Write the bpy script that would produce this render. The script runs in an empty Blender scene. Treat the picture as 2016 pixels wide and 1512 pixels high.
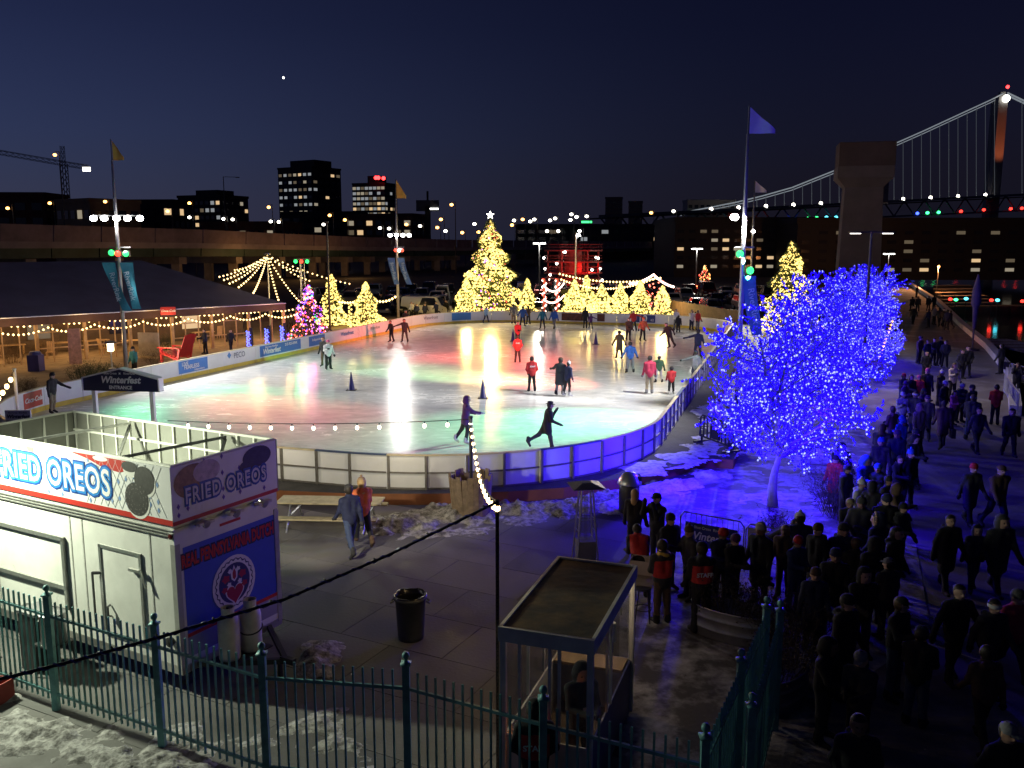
import bpy, bmesh, math, random
import numpy as np
from mathutils import Vector, Matrix
# ------------------------------------------------------------ camera, sky, exposure
S = bpy.context.scene
COL = S.collection
F = 1750.0; TILT = math.atan(278 / F); H = 7.8
cd = bpy.data.cameras.new('camera'); cam = bpy.data.objects.new('camera', cd); COL.objects.link(cam)
cam.location = (0, 0, H); cam.rotation_euler = (math.pi / 2 - TILT, 0, 0)
cd.sensor_width = 36; cd.lens = 36 * F / 2016; cd.clip_end = 6000; cd.clip_start = .1
S.camera = cam
W = bpy.data.worlds.new('World'); S.world = W; W.use_nodes = True
wn = W.node_tree; wn.nodes.clear()
wo = wn.nodes.new('ShaderNodeOutputWorld'); wb = wn.nodes.new('ShaderNodeBackground'); sk = wn.nodes.new('ShaderNodeTexSky')
sk.sky_type = 'NISHITA'; sk.sun_disc = False
SUN_EL = math.radians(-2.5); SUN_ROT = math.radians(-80)          # dusk: the sun is just below the left horizon
sk.sun_elevation = SUN_EL; sk.sun_rotation = SUN_ROT; sk.air_density = 1.0; sk.dust_density = .6; sk.ozone_density = 5
wb.inputs['Strength'].default_value = .15
# the city's skyglow, added to the twilight: strongest low down and towards the sunset
tc = wn.nodes.new('ShaderNodeTexCoord'); sx = wn.nodes.new('ShaderNodeSeparateXYZ'); wn.links.new(tc.outputs['Generated'], sx.inputs[0])
rp = wn.nodes.new('ShaderNodeValToRGB'); wn.links.new(sx.outputs['Z'], rp.inputs[0])
el = rp.color_ramp.elements
for k, (ps, cl) in enumerate([(0., (.075, .085, .17)), (.11, (.05, .066, .155)), (.22, (.026, .034, .085)), (.34, (.012, .014, .04)), (1., (.004, .005, .016))]):
    e_ = el[k] if k < 2 else el.new(ps)
    e_.position = ps; e_.color = (*cl, 1)
mrx = wn.nodes.new('ShaderNodeMapRange'); mrx.interpolation_type = 'SMOOTHSTEP'
for k_, v_ in (('From Min', -.75), ('From Max', .35), ('To Min', 3.1), ('To Max', .52)): mrx.inputs[k_].default_value = v_
wn.links.new(sx.outputs['X'], mrx.inputs['Value'])
vm = wn.nodes.new('ShaderNodeVectorMath'); vm.operation = 'SCALE'; wn.links.new(rp.outputs[0], vm.inputs[0]); wn.links.new(mrx.outputs[0], vm.inputs['Scale'])
va = wn.nodes.new('ShaderNodeVectorMath'); va.operation = 'ADD'; wn.links.new(vm.outputs[0], va.inputs[0]); wn.links.new(sk.outputs[0], va.inputs[1])
wn.links.new(va.outputs[0], wb.inputs[0]); wn.links.new(wb.outputs[0], wo.inputs[0])
S.view_settings.view_transform = 'Standard'; S.view_settings.look = 'None'; S.view_settings.gamma = 1
S.view_settings.exposure = 0
S.render.engine = 'CYCLES'
cy = S.cycles
cy.use_denoising = True; cy.denoiser = 'OPENIMAGEDENOISE'; cy.denoising_input_passes = 'RGB_ALBEDO_NORMAL'
cy.max_bounces = 5; cy.diffuse_bounces = 2; cy.glossy_bounces = 3; cy.transmission_bounces = 4; cy.transparent_max_bounces = 12
cy.sample_clamp_indirect = 4; cy.caustics_reflective = False; cy.caustics_refractive = False; cy.use_light_tree = True
random.seed(7); RNG = np.random.default_rng(7)
# ------------------------------------------------------------ pixel -> place
def ray(px, py):
    a = (px - 1008) / F; b = -(py - 756) / F
    return (a, math.cos(TILT) + b * math.sin(TILT), -math.sin(TILT) + b * math.cos(TILT))
def G(px, py, z=0.0):
    d = ray(px, py); t = (z - H) / d[2]; return Vector((d[0] * t, d[1] * t, z))
def atY(px, py, Y):
    d = ray(px, py); t = Y / d[1]; return Vector((d[0] * t, Y, H + d[2] * t))
def pix(p):
    z = p[2] - H; c = p[1] * math.cos(TILT) - z * math.sin(TILT); u = p[1] * math.sin(TILT) + z * math.cos(TILT)
    return 1008 + F * p[0] / c, 756 - F * u / c
# ------------------------------------------------------------ mesh helpers
class MB:
    def __init__(s): s.v = []; s.f = []; s.m = []
    def add(s, vs, fs, m=0):
        o = len(s.v); s.v += [tuple(v) for v in vs]; s.f += [tuple(i + o for i in f) for f in fs]; s.m += [m] * len(fs); return s
    def boxm(s, M, size, m=0):
        a, b, c = size[0] / 2, size[1] / 2, size[2] / 2
        vs = [M @ Vector((x * a, y * b, z * c)) for z in (-1, 1) for y in (-1, 1) for x in (-1, 1)]
        return s.add(vs, [(0, 2, 3, 1), (4, 5, 7, 6), (0, 1, 5, 4), (2, 6, 7, 3), (0, 4, 6, 2), (1, 3, 7, 5)], m)
    def box(s, c, size, m=0, rz=0, rx=0, ry=0):
        M = Matrix.Translation(c)
        if rz or rx or ry: M = M @ Matrix.Rotation(rz, 4, 'Z') @ Matrix.Rotation(ry, 4, 'Y') @ Matrix.Rotation(rx, 4, 'X')
        return s.boxm(M, size, m)
    def ext(s, x0, x1, y0, y1, z0, z1, m=0):
        return s.box(((x0 + x1) / 2, (y0 + y1) / 2, (z0 + z1) / 2), (x1 - x0, y1 - y0, z1 - z0), m)
    def bar(s, p, q, w, h=None, m=0):
        p = Vector(p); q = Vector(q); d = q - p; L = d.length
        M = Matrix.Translation((p + q) / 2) @ d.to_track_quat('X', 'Z').to_matrix().to_4x4()
        return s.boxm(M, (L, w, h or w), m)
    def tube(s, pts, rs, n=6, m=0, caps=True):
        pts = [Vector(p) for p in pts]
        if not hasattr(rs, '__len__'): rs = [rs] * len(pts)
        o = len(s.v); prev = None
        for i, p in enumerate(pts):
            d = (pts[min(i + 1, len(pts) - 1)] - pts[max(i - 1, 0)])
            if d.length < 1e-9: d = Vector((0, 0, 1))
            d.normalize()
            a = prev if prev is not None else (Vector((1, 0, 0)) if abs(d.x) < .8 else Vector((0, 1, 0)))
            a = (a - d * a.dot(d)).normalized(); prev = a; b = d.cross(a)
            for k in range(n):
                t = 2 * math.pi * k / n
                s.v.append(tuple(p + (a * math.cos(t) + b * math.sin(t)) * rs[i]))
        for i in range(len(pts) - 1):
            for k in range(n):
                k2 = (k + 1) % n
                s.f.append((o + i * n + k, o + i * n + k2, o + (i + 1) * n + k2, o + (i + 1) * n + k)); s.m.append(m)
        if caps:
            s.f.append(tuple(o + k for k in range(n))[::-1]); s.m.append(m)
            e = o + (len(pts) - 1) * n; s.f.append(tuple(e + k for k in range(n))); s.m.append(m)
        return s
    def lathe(s, prof, n=16, c=(0, 0, 0), m=0, sx=1, sy=1):
        o = len(s.v)
        for r, z in prof:
            for k in range(n):
                t = 2 * math.pi * k / n; s.v.append((c[0] + r * sx * math.cos(t), c[1] + r * sy * math.sin(t), c[2] + z))
        for i in range(len(prof) - 1):
            for k in range(n):
                k2 = (k + 1) % n
                s.f.append((o + i * n + k, o + i * n + k2, o + (i + 1) * n + k2, o + (i + 1) * n + k)); s.m.append(m)
        return s
    def prism(s, poly, z0, z1, m=0):
        n = len(poly)
        vs = [(x, y, z0) for x, y in poly] + [(x, y, z1) for x, y in poly]
        fs = [tuple(range(n))[::-1], tuple(range(n, 2 * n))] + [(i, (i + 1) % n, n + (i + 1) % n, n + i) for i in range(n)]
        return s.add(vs, fs, m)
    def octa(s, c, r, m=0):
        x, y, z = c
        return s.add([(x + r, y, z), (x - r, y, z), (x, y + r, z), (x, y - r, z), (x, y, z + r), (x, y, z - r)],
                     [(0, 2, 4), (2, 1, 4), (1, 3, 4), (3, 0, 4), (2, 0, 5), (1, 2, 5), (3, 1, 5), (0, 3, 5)], m)
    def ball(s, c, r, n=8, k=5, m=0, sz=1):
        return s.lathe([(max(1e-4, r * math.sin(math.pi * i / k)), -r * sz * math.cos(math.pi * i / k)) for i in range(k + 1)], n, c, m)
    def quad(s, a, b, c, d, m=0): return s.add([a, b, c, d], [(0, 1, 2, 3)], m)
    def mesh(s, name, mats, smooth=False):
        me = bpy.data.meshes.new(name); me.from_pydata(s.v, [], s.f)
        if not isinstance(mats, (list, tuple)): mats = [mats]
        for q in mats: me.materials.append(q)
        if len(mats) > 1: me.polygons.foreach_set('material_index', s.m)
        if smooth: me.polygons.foreach_set('use_smooth', [True] * len(s.f))
        me.update(); return me
    def obj(s, name, mats, parent=None, smooth=False, loc=None, rz=0):
        if not isinstance(smooth, bool): loc, rz, smooth = smooth, (loc or 0), False
        return link(name, s.mesh(name, mats, smooth), parent, loc, rz)
def link(name, me, parent=None, loc=None, rz=0):
    o = bpy.data.objects.new(name, me); COL.objects.link(o)
    if parent: o.parent = parent
    if loc is not None: o.location = loc
    if rz: o.rotation_euler.z = rz
    return o
def tag(o, label, cat, group=None):
    o['label'] = label; o['category'] = cat
    if group: o['group'] = group
    return o
def thing(name, label, cat, loc=(0, 0, 0), rz=0, group=None):
    o = bpy.data.objects.new(name, None); COL.objects.link(o); o.location = loc; o.rotation_euler = (0, 0, rz)
    o.empty_display_size = .2
    return tag(o, label, cat, group)
def struct(o): o['kind'] = 'structure'; return o
def stuff(o): o['kind'] = 'stuff'; return o
def copytree(o, loc=None, rz=None, label=None, parent=None, scale=None):
    c = o.copy(); COL.objects.link(c); c.parent = parent
    if loc is not None: c.location = loc
    if rz is not None: c.rotation_euler = (0, 0, rz)
    if scale is not None: c.scale = (scale,) * 3
    if label: c['label'] = label
    for ch in o.children: copytree(ch, parent=c)
    return c
def lamp(kind, name, loc, power, color, radius=.1, target=None, cone=None, blend=.5, parent=None):
    l = bpy.data.lights.new(name, kind); l.energy = power; l.color = color
    l.shadow_soft_size = radius
    o = bpy.data.objects.new(name, l); COL.objects.link(o); o.location = loc
    if parent: o.parent = parent
    if kind == 'SPOT':
        l.spot_size = math.radians(cone); l.spot_blend = blend
        src = Vector(loc) if parent is None else parent.matrix_basis @ Vector(loc)
        d = Vector(target) - src
        if parent is not None: d = parent.matrix_basis.to_3x3().inverted() @ d
        o.rotation_euler = d.to_track_quat('-Z', 'Y').to_euler()
    return o
# ------------------------------------------------------------ materials
MC = {}
def M(name, col=(.5, .5, .5), rough=.6, metal=0, var=.18, scale=3., bump=0., bscale=None, emit=None, es=0., spec=.5, alpha=None, col2=None, mixlo=.4, mixhi=.6, rvar=0.):
    if name in MC: return MC[name]
    m = bpy.data.materials.new(name); m.use_nodes = True; MC[name] = m
    nt = m.node_tree; N = nt.nodes; L = nt.links; b = N['Principled BSDF']
    b.inputs['Roughness'].default_value = rough; b.inputs['Metallic'].default_value = metal
    b.inputs['Specular IOR Level'].default_value = spec
    b.inputs['Base Color'].default_value = (*col, 1)
    if emit:
        b.inputs['Emission Color'].default_value = (*emit, 1); b.inputs['Emission Strength'].default_value = es
        m.cycles.emission_sampling = 'NONE'
    if alpha is not None: b.inputs['Alpha'].default_value = alpha
    if var or bump or col2:
        g = N.new('ShaderNodeNewGeometry')
        n = N.new('ShaderNodeTexNoise'); n.inputs['Scale'].default_value = scale; n.inputs['Detail'].default_value = 5; n.inputs['Roughness'].default_value = .65
        L.new(g.outputs['Position'], n.inputs['Vector'])
        r = N.new('ShaderNodeValToRGB'); e = r.color_ramp.elements
        if col2: e[0].position = mixlo; e[1].position = mixhi; e[0].color = (*col, 1); e[1].color = (*col2, 1)
        else:
            e[0].position = .3; e[1].position = .7
            e[0].color = (*[c * (1 - var) for c in col], 1); e[1].color = (*[min(1, c * (1 + var)) for c in col], 1)
        L.new(n.outputs['Fac'], r.inputs[0]); L.new(r.outputs[0], b.inputs['Base Color'])
        if rvar:
            mr = N.new('ShaderNodeMapRange'); mr.inputs['To Min'].default_value = max(.02, rough - rvar); mr.inputs['To Max'].default_value = min(1, rough + rvar)
            mr.inputs['From Min'].default_value = .3; mr.inputs['From Max'].default_value = .7
            L.new(n.outputs['Fac'], mr.inputs[0]); L.new(mr.outputs[0], b.inputs['Roughness'])
        if bump:
            n2 = N.new('ShaderNodeTexNoise'); n2.inputs['Scale'].default_value = bscale or scale * 6; n2.inputs['Detail'].default_value = 4
            L.new(g.outputs['Position'], n2.inputs['Vector'])
            bp = N.new('ShaderNodeBump'); bp.inputs['Strength'].default_value = bump; bp.inputs['Distance'].default_value = .03
            L.new(n2.outputs['Fac'], bp.inputs['Height']); L.new(bp.outputs[0], b.inputs['Normal'])
    return m
def E(name, col, es): return M(name, (.02, .02, .02), .5, var=0, emit=col, es=es)
white = M('white_paint', (.78, .78, .75), .45, var=.06, scale=1.5)
whitep = M('white_plastic', (.74, .76, .77), .35, var=.07, scale=.8, rvar=.1)
steel = M('galvanized_steel', (.42, .43, .44), .42, .85, var=.2, scale=8, rvar=.1)
darksteel = M('dark_steel', (.06, .06, .065), .5, .4, var=.2)
black = M('black_paint', (.02, .02, .022), .5, var=.2)
rubber = M('black_rubber', (.035, .035, .036), .85, var=.35, scale=2, bump=.4)
snow = M('snow', (.3, .28, .26), .85, scale=5, col2=(.68, .69, .71), mixlo=.34, mixhi=.56, bump=.9, bscale=22)
dirty = M('dirty_snow', (.09, .085, .08), .9, scale=6, col2=(.42, .41, .4), mixlo=.36, mixhi=.6, bump=1., bscale=18)
wood = M('weathered_wood', (.23, .17, .11), .75, var=.35, scale=6, bump=.3)
navy = M('navy_paint', (.018, .02, .07), .45, var=.1)
glass = M('window_glass', (.16, .17, .18), .05, var=0, alpha=.2)
bulbw = E('warm_bulb', (1., .66, .26), 5.)
bulby = E('yellow_bulb', (1., .7, .17), 3.)
bulbblue = E('blue_led', (.01, .0, 1.), 1.5)
bulbcore = E('bright_blue_led', (.27, .31, 1.), 2.6)
def text(body, size, mt, parent=None, loc=(0, 0, 0), rot=(0, 0, 0), ext=.004, off=0., shear=0., name='lettering', align='CENTER', space=1.):
    c = bpy.data.curves.new('t', 'FONT'); c.body = body; c.size = size; c.extrude = ext; c.offset = off; c.shear = shear
    c.align_x = align; c.align_y = 'CENTER'; c.space_character = space; c.resolution_u = 3
    o = bpy.data.objects.new('t', c); COL.objects.link(o)
    dg = bpy.context.evaluated_depsgraph_get(); me = bpy.data.meshes.new_from_object(o.evaluated_get(dg))
    bpy.data.objects.remove(o); bpy.data.curves.remove(c)
    me.materials.clear(); me.materials.append(mt)
    q = link(name, me, parent, loc); q.rotation_euler = rot
    return q
def noise2(x, y, seed=0):
    def h(i, j): 
        v = np.sin(i * 127.1 + j * 311.7 + seed * 74.7) * 43758.5453; return v - np.floor(v)
    xi = np.floor(x); yi = np.floor(y); fx = x - xi; fy = y - yi
    fx = fx * fx * (3 - 2 * fx); fy = fy * fy * (3 - 2 * fy)
    return (h(xi, yi) * (1 - fx) + h(xi + 1, yi) * fx) * (1 - fy) + (h(xi, yi + 1) * (1 - fx) + h(xi + 1, yi + 1) * fx) * fy
def fbm(x, y, seed=0, o=4):
    a = .5; t = 0
    for i in range(o): t = t + a * noise2(x, y, seed + i); x = x * 2.03; y = y * 2.03; a *= .5
    return t
def snowpatch(label, path, width, hgt, step=.12, z=0., thr=.42, seed=0, name='snow_bank', mt_=None):
    """a lumpy bank of snow along a path of ground points"""
    P = np.array([(p[0], p[1]) for p in path], float)
    lo = P.min(0) - width; hi = P.max(0) + width
    X, Y = np.meshgrid(np.arange(lo[0], hi[0], step), np.arange(lo[1], hi[1], step), indexing='ij')
    D = np.full(X.shape, 1e9)
    for a, b in zip(P[:-1], P[1:]):
        d = b - a; t = np.clip(((X - a[0]) * d[0] + (Y - a[1]) * d[1]) / (d @ d + 1e-9), 0, 1)
        D = np.minimum(D, np.hypot(X - a[0] - t * d[0], Y - a[1] - t * d[1]))
    n = .62 * fbm(X * 1.3, Y * 1.3, seed) + .38 * fbm(X * 4.1, Y * 4.1, seed + 5); n2 = fbm(X * 6, Y * 6, seed + 9)
    Z = (1 - D / width) * .6 + (n - thr) * 2.2
    Zz = np.where(Z > 0, Z * hgt * (.35 + 1.4 * n2), Z * .12) - .012
    ok = Z > -.22
    idx = -np.ones(X.shape, int); cell = ok[:-1, :-1] & ok[1:, :-1] & ok[:-1, 1:] & ok[1:, 1:]
    vs = []; fs = []
    def vid(i, j):
        if idx[i, j] < 0: idx[i, j] = len(vs); vs.append((X[i, j] + (n2[i, j] - .5) * step, Y[i, j] + (n[i, j] - .5) * step, z + .006 + Zz[i, j]))
        return idx[i, j]
    for i, j in zip(*np.nonzero(cell)): fs.append((vid(i, j), vid(i + 1, j), vid(i + 1, j + 1), vid(i, j + 1)))
    b = MB(); b.v = vs; b.f = fs; b.m = [0] * len(fs)
    return stuff(tag(b.obj(name, mt_ or snow, smooth=True), label, 'snow'))
def strand(p, q, sag, n):
    p = Vector(p); q = Vector(q)
    return [p.lerp(q, t) - Vector((0, 0, sag * 4 * t * (1 - t))) for t in [i / n for i in range(n + 1)]]
# ============================================================ the setting
QUAY = [(20.5, -20), (20.5, 30), (23.5, 40), (30, 52), (36, 66), (43, 84), (56, 116), (76, 170), (150, 340)]
asphalt = M('asphalt', (.055, .053, .052), .85, var=.3, scale=.6, bump=.3, bscale=30)
plaza_m = M('plaza_concrete', (.17, .16, .155), .8, var=.35, scale=.5, bump=.25, bscale=12, rvar=.1)
prom_m = M('promenade_concrete', (.15, .135, .125), .75, var=.0, scale=.35, col2=(.28, .27, .27), mixlo=.5, mixhi=.66, bump=.25, bscale=14)
frost_m = M('frosted_paving', (.115, .11, .107), .7, scale=1.1, col2=(.58, .58, .6), mixlo=.46, mixhi=.66, bump=.5, bscale=9)
gravel_m = M('sandy_gravel', (.24, .18, .12), .9, var=.3, scale=1.2, bump=.5, bscale=20)
b = MB()
poly = [(-900, -30), (20.5, -30)] + QUAY[1:] + [(400, 900), (400, 1500), (-900, 1500)]
b.add([(x, y, -.012) for x, y in poly], [tuple(range(len(poly)))])
for (x0, y0), (x1, y1) in zip(QUAY[:-1], QUAY[1:]): b.quad((x0, y0, -.012), (x1, y1, -.012), (x1, y1, -3), (x0, y0, -3))
struct(b.obj('ground', asphalt))
water_m = M('river_water', (.008, .011, .016), .09, var=0, bump=.55, bscale=.55)
b = MB(); b.quad((10, -60, -1.7), (2500, -60, -1.7), (2500, 3000, -1.7), (10, 3000, -1.7)); struct(b.obj('river_water', water_m))
# plaza slabs, each one its own piece
pl = MB(); pl.add([(x, y, -.006) for x, y in [(-16, 6), (8, 6), (8, 30), (-16, 30)]], [(0, 1, 2, 3)])
plaza = struct(pl.obj('plaza', M('plaza_joint', (.05, .048, .047), .9, var=.2)))
au = Vector((.455, .89, 0)).normalized(); av = Vector((.89, -.455, 0)).normalized()
slabmesh = []
for k in range(3):
    q = MB(); a, c = 2.4, 1.58; e = .007
    q.add([(-a/2+e, -c/2+e, 0), (a/2-e, -c/2+e, 0), (a/2-e, c/2-e, 0), (-a/2+e, c/2-e, 0), (-a/2+e, -c/2+e, -.03), (a/2-e, -c/2+e, -.03), (a/2-e, c/2-e, -.03), (-a/2+e, c/2-e, -.03)],
          [(0, 1, 2, 3), (0, 4, 5, 1), (1, 5, 6, 2), (2, 6, 7, 3), (3, 7, 4, 0)])
    slabmesh.append(q.mesh('paving_slab', [M('slab_%d' % k, [(.115, .11, .106), (.1, .097, .094), (.128, .122, .116)][k], .78, var=.32, scale=.7, bump=.25, bscale=14, rvar=.3)]))
o0 = Vector((-2.74, 21.01, 0))
for i in range(-9, 8):
    for j in range(-12, 10):
        p = o0 + av * (i * 2.4 + (1.2 if j % 2 else 0)) + au * (j * 1.58)
        if -15 < p.x < 3.4 and 7.5 < p.y < 25.2 and not (p.x > 1.7 and p.y < 18):
            o = link('paving_slab', random.choice(slabmesh), plaza, (p.x, p.y, random.uniform(-.0015, .004))); o.rotation_euler = (random.uniform(-.001, .001), random.uniform(-.001, .001), math.atan2(av.y, av.x))
# frosted paving below the blue trees, promenade, patio
b = MB(); b.add([(x, y, .009) for x, y in [(2.3, 18), (1.2, 9), (1.2, 6), (5.2, 6), (5.2, 14), (8.5, 17), (12, 26), (15.5, 40), (24, 62), (30, 84), (19, 86), (8, 44), (7.2, 33), (6.2, 29), (3, 26.2), (3.4, 22)]], [tuple(range(16))]); struct(b.obj('frosted_paving', frost_m))
b = MB(); pr_ = [(4.6, -5), (20.45, -5), (20.45, 30), (23.4, 40), (29.8, 52), (35.7, 66), (42.5, 84), (55, 116), (70, 158), (42, 158), (30, 84), (24, 62), (15.5, 40), (12, 26), (8.5, 17), (4.6, 17)]
b.add([(x, y, -.002) for x, y in pr_], [tuple(range(len(pr_)))])
prom = struct(b.obj('promenade', prom_m))
b = MB(); b.add([(x, y, -.003) for x, y in [(-60, 36), (-26, 36), (-20, 47), (-9, 82), (-9, 95), (-60, 95)]], [tuple(range(6))]); struct(b.obj('patio_gravel', gravel_m))
# ------------------------------------------------------------ the rink
RC = Vector((-1.69, 55.24, 0)); HL, HW, RR, TH = 28.18, 13.73, 8.53, .306
RU = Vector((math.sin(TH), math.cos(TH), 0)); RW = Vector((math.cos(TH), -math.sin(TH), 0))
SEG = [('l', (HW, -(HL - RR)), (0, 1), 2 * (HL - RR)), ('a', (HW - RR, HL - RR), 0), ('l', (HW - RR, HL), (-1, 0), 2 * (HW - RR)), ('a', (-(HW - RR), HL - RR), 1),
       ('l', (-HW, HL - RR), (0, -1), 2 * (HL - RR)), ('a', (-(HW - RR), -(HL - RR)), 2), ('l', (-(HW - RR), -HL), (1, 0), 2 * (HW - RR)), ('a', (HW - RR, -(HL - RR)), 3)]
PERIM = 4 * (HL - RR) + 4 * (HW - RR) + 2 * math.pi * RR
def perim(s, off=0.):
    s %= PERIM
    for g in SEG:
        L = g[3] if g[0] == 'l' else math.pi * RR / 2
        if s <= L:
            if g[0] == 'l':
                a = g[1][0] + g[2][0] * s; c = g[1][1] + g[2][1] * s; na, nc = g[2][1], -g[2][0]
            else:
                t = g[2] * math.pi / 2 + s / RR; na, nc = math.cos(t), math.sin(t); a = g[1][0] + RR * na; c = g[1][1] + RR * nc
            n = RW * na + RU * nc
            return RC + RW * a + RU * c + n * off, n
        s -= L
    return perim(0, off)
ZI = .36
b = MB(); pts = [perim(PERIM * i / 160, .05)[0] for i in range(160)]
b.add([(p.x, p.y, ZI) for p in pts], [tuple(range(160))])
# ice with cut marks and a wet sheen
ice = bpy.data.materials.new('rink_ice'); ice.use_nodes = True; nt = ice.node_tree; N = nt.nodes; L = nt.links; bs = N['Principled BSDF']
g = N.new('ShaderNodeNewGeometry'); mp = N.new('ShaderNodeMapping'); mp.inputs['Rotation'].default_value = (0, 0, .5); mp.inputs['Scale'].default_value = (.62, 1.15, 1)
L.new(g.outputs['Position'], mp.inputs[0])
n1 = N.new('ShaderNodeTexNoise'); n1.inputs['Scale'].default_value = 1.1; n1.inputs['Detail'].default_value = 9; n1.inputs['Roughness'].default_value = .72; n1.inputs['Distortion'].default_value = 1.6
L.new(mp.outputs[0], n1.inputs[0])
n2 = N.new('ShaderNodeTexNoise'); n2.inputs['Scale'].default_value = .16; n2.inputs['Detail'].default_value = 3; L.new(g.outputs['Position'], n2.inputs[0])
r = N.new('ShaderNodeValToRGB'); r.color_ramp.elements[0].position = .33; r.color_ramp.elements[0].color = (.6, .63, .65, 1); r.color_ramp.elements[1].position = .66; r.color_ramp.elements[1].color = (.85, .87, .88, 1)
L.new(n1.outputs[0], r.inputs[0]); L.new(r.outputs[0], bs.inputs['Base Color'])
ad = N.new('ShaderNodeMath'); ad.operation = 'ADD'; L.new(n1.outputs[0], ad.inputs[0]); L.new(n2.outputs[0], ad.inputs[1])
mr = N.new('ShaderNodeMapRange'); mr.inputs['From Min'].default_value = .7; mr.inputs['From Max'].default_value = 1.25; mr.inputs['To Min'].default_value = .1; mr.inputs['To Max'].default_value = .3
L.new(ad.outputs[0], mr.inputs[0]); L.new(mr.outputs[0], bs.inputs['Roughness'])
bs.inputs['Specular IOR Level'].default_value = .45
bp = N.new('ShaderNodeBump'); bp.inputs['Strength'].default_value = .12; bp.inputs['Distance'].default_value = .02; L.new(n1.outputs[0], bp.inputs['Height']); L.new(bp.outputs[0], bs.inputs['Normal'])
struct(b.obj('ice', ice))
# raised deck round the ice
deck_top = rubber; fascia_m = M('rust_brown_fascia', (.27, .1, .035), .6, var=.25, scale=1.2)
near = [G(x, y, .34) for x, y in [(420, 955), (560, 966), (700, 972), (860, 972), (1000, 968), (1110, 960), (1210, 944), (1300, 925), (1388, 903), (1444, 905)]]
outer = [near[-1] + Vector((2.2, 6, 0)), Vector((13, 44, 0))]
back = [perim(s, 1.3)[0] for s in np.linspace(8, PERIM - 38, 60)]
poly = [(p.x, p.y) for p in list(near) + outer] + [(p.x, p.y) for p in back]
b = MB(); b.prism(poly, -.02, .34); 
b.m = [1 if i > 1 else 0 for i in range(len(b.f))]
struct(b.obj('rink_deck', [deck_top, fascia_m]))
# boards
boards = thing('rink_boards', 'white hockey boards ringing the oval ice with yellow kick strip', 'rink boards')
NP = 64; yell = M('yellow_kickplate', (.62, .47, .06), .5, var=.15, scale=2); capm = M('board_cap', (.55, .47, .3), .5, var=.15); capb = M('board_cap_blue', (.05, .08, .16), .5)
frame_m = M('board_frame_steel', (.2, .19, .17), .5, .5, var=.25, scale=5)
ZT = 1.40
for i in range(NP):
    s0 = PERIM * i / NP; s1 = PERIM * (i + 1) / NP; sub = 5
    def strip(o0, o1, z0, z1, e0=.012):
        q = MB()
        ss = [s0 + e0 + (s1 - s0 - 2 * e0) * k / sub for k in range(sub + 1)]
        A = [perim(s, o0)[0] for s in ss]; C = [perim(s, o1)[0] for s in ss]
        for k in range(sub):
            a, c, d, e = A[k], A[k+1], C[k+1], C[k]
            lo = [Vector((p.x, p.y, z0)) for p in (a, c, d, e)]; hi = [Vector((p.x, p.y, z1)) for p in (a, c, d, e)]
            q.add(lo + hi, [(0, 1, 2, 3)[::-1], (4, 5, 6, 7), (0, 1, 5, 4), (2, 3, 7, 6)] + ([(3, 0, 4, 7)] if k == 0 else []) + ([(1, 2, 6, 5)] if k == sub - 1 else []))
        return q
    pan = strip(0, .04, ZI - .02, ZT).obj('board_panel', whitep, boards)
    strip(-.012, -.001, ZI + .002, ZI + .22).obj('kick_plate', yell, pan)
    strip(-.03, .1, ZT + .002, ZT + .04, .004).obj('cap_rail', capb if i in (2, 58, 61) else capm, pan)
    pm, nm = perim((s0 + s1) / 2)
    if nm.dot(-pm) > -6:      # outside seen: steel frame
        for s in (s0 + .05, (s0 + s1) / 2):
            p, n = perim(s, .085); MB().box((0, 0, 0), (.07, .07, ZT - .34)).obj('frame_post', frame_m, pan, (p.x, p.y, (ZT + .342) / 2), math.atan2(n.y, n.x))
        strip(.045, .08, .84, .89, .03).obj('mid_rail', frame_m, pan)
        strip(.045, .08, .345, .4, .03).obj('base_rail', frame_m, pan)
def spos(px, off=-.015, zz=.8):
    """arc length on the far or left inside of the boards that shows at pixel column px"""
    best = None
    for k in range(2400):
        s = PERIM * k / 2400; p, n = perim(s, off)
        if n.dot(Vector((p.x, p.y, 0))) <= 0: continue
        e = abs(pix((p.x, p.y, zz))[0] - px)
        if best is None or e < best[0]: best = (e, s)
    return best[1]
adblue = M('banner_blue', (.03, .16, .5), .5, var=.05); adred = M('banner_red', (.45, .03, .03), .5, var=.05); adwhite = M('banner_white', (.75, .77, .8), .5, var=.05)
adnavy = M('banner_navy', (.03, .05, .2), .5, var=.08); adbrown = M('banner_maroon', (.1, .03, .02), .5, var=.6, scale=4); inkgrey = M('grey_ink', (.2, .22, .28), .6, var=0); inkwhite = M('white_ink', (.8, .8, .8), .6, var=0); inkblue = M('blue_ink', (.06, .2, .5), .6, var=0)
def banner(x0, x1, m, z0=ZI + .3, z1=ZT - .06, lines=()):
    a = spos(x0); c = spos(x1)
    if a < c: a, c = c, a
    q = MB(); n = max(1, int((a - c) / .8))
    P = [perim(a + (c - a) * k / n, -.018)[0] for k in range(n + 1)]
    for k in range(n): q.quad((P[k].x, P[k].y, z0), (P[k+1].x, P[k+1].y, z0), (P[k+1].x, P[k+1].y, z1), (P[k].x, P[k].y, z1))
    o = q.obj('banner', m, boards)
    for (txt, u, v, size, mm, sh, of) in lines:
        p, nn = perim(a + (c - a) * u, -.06); 
        text(txt, size, mm, o, (p.x, p.y, z0 + (z1 - z0) * v), (math.pi / 2, 0, math.atan2(nn.y, nn.x) - math.pi / 2), .001, of, sh)
    return o, a, c, z0, z1
banner(48, 84, adred, lines=[('Coca-Cola', .5, .5, .3, inkwhite, .35, .008)])
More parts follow.
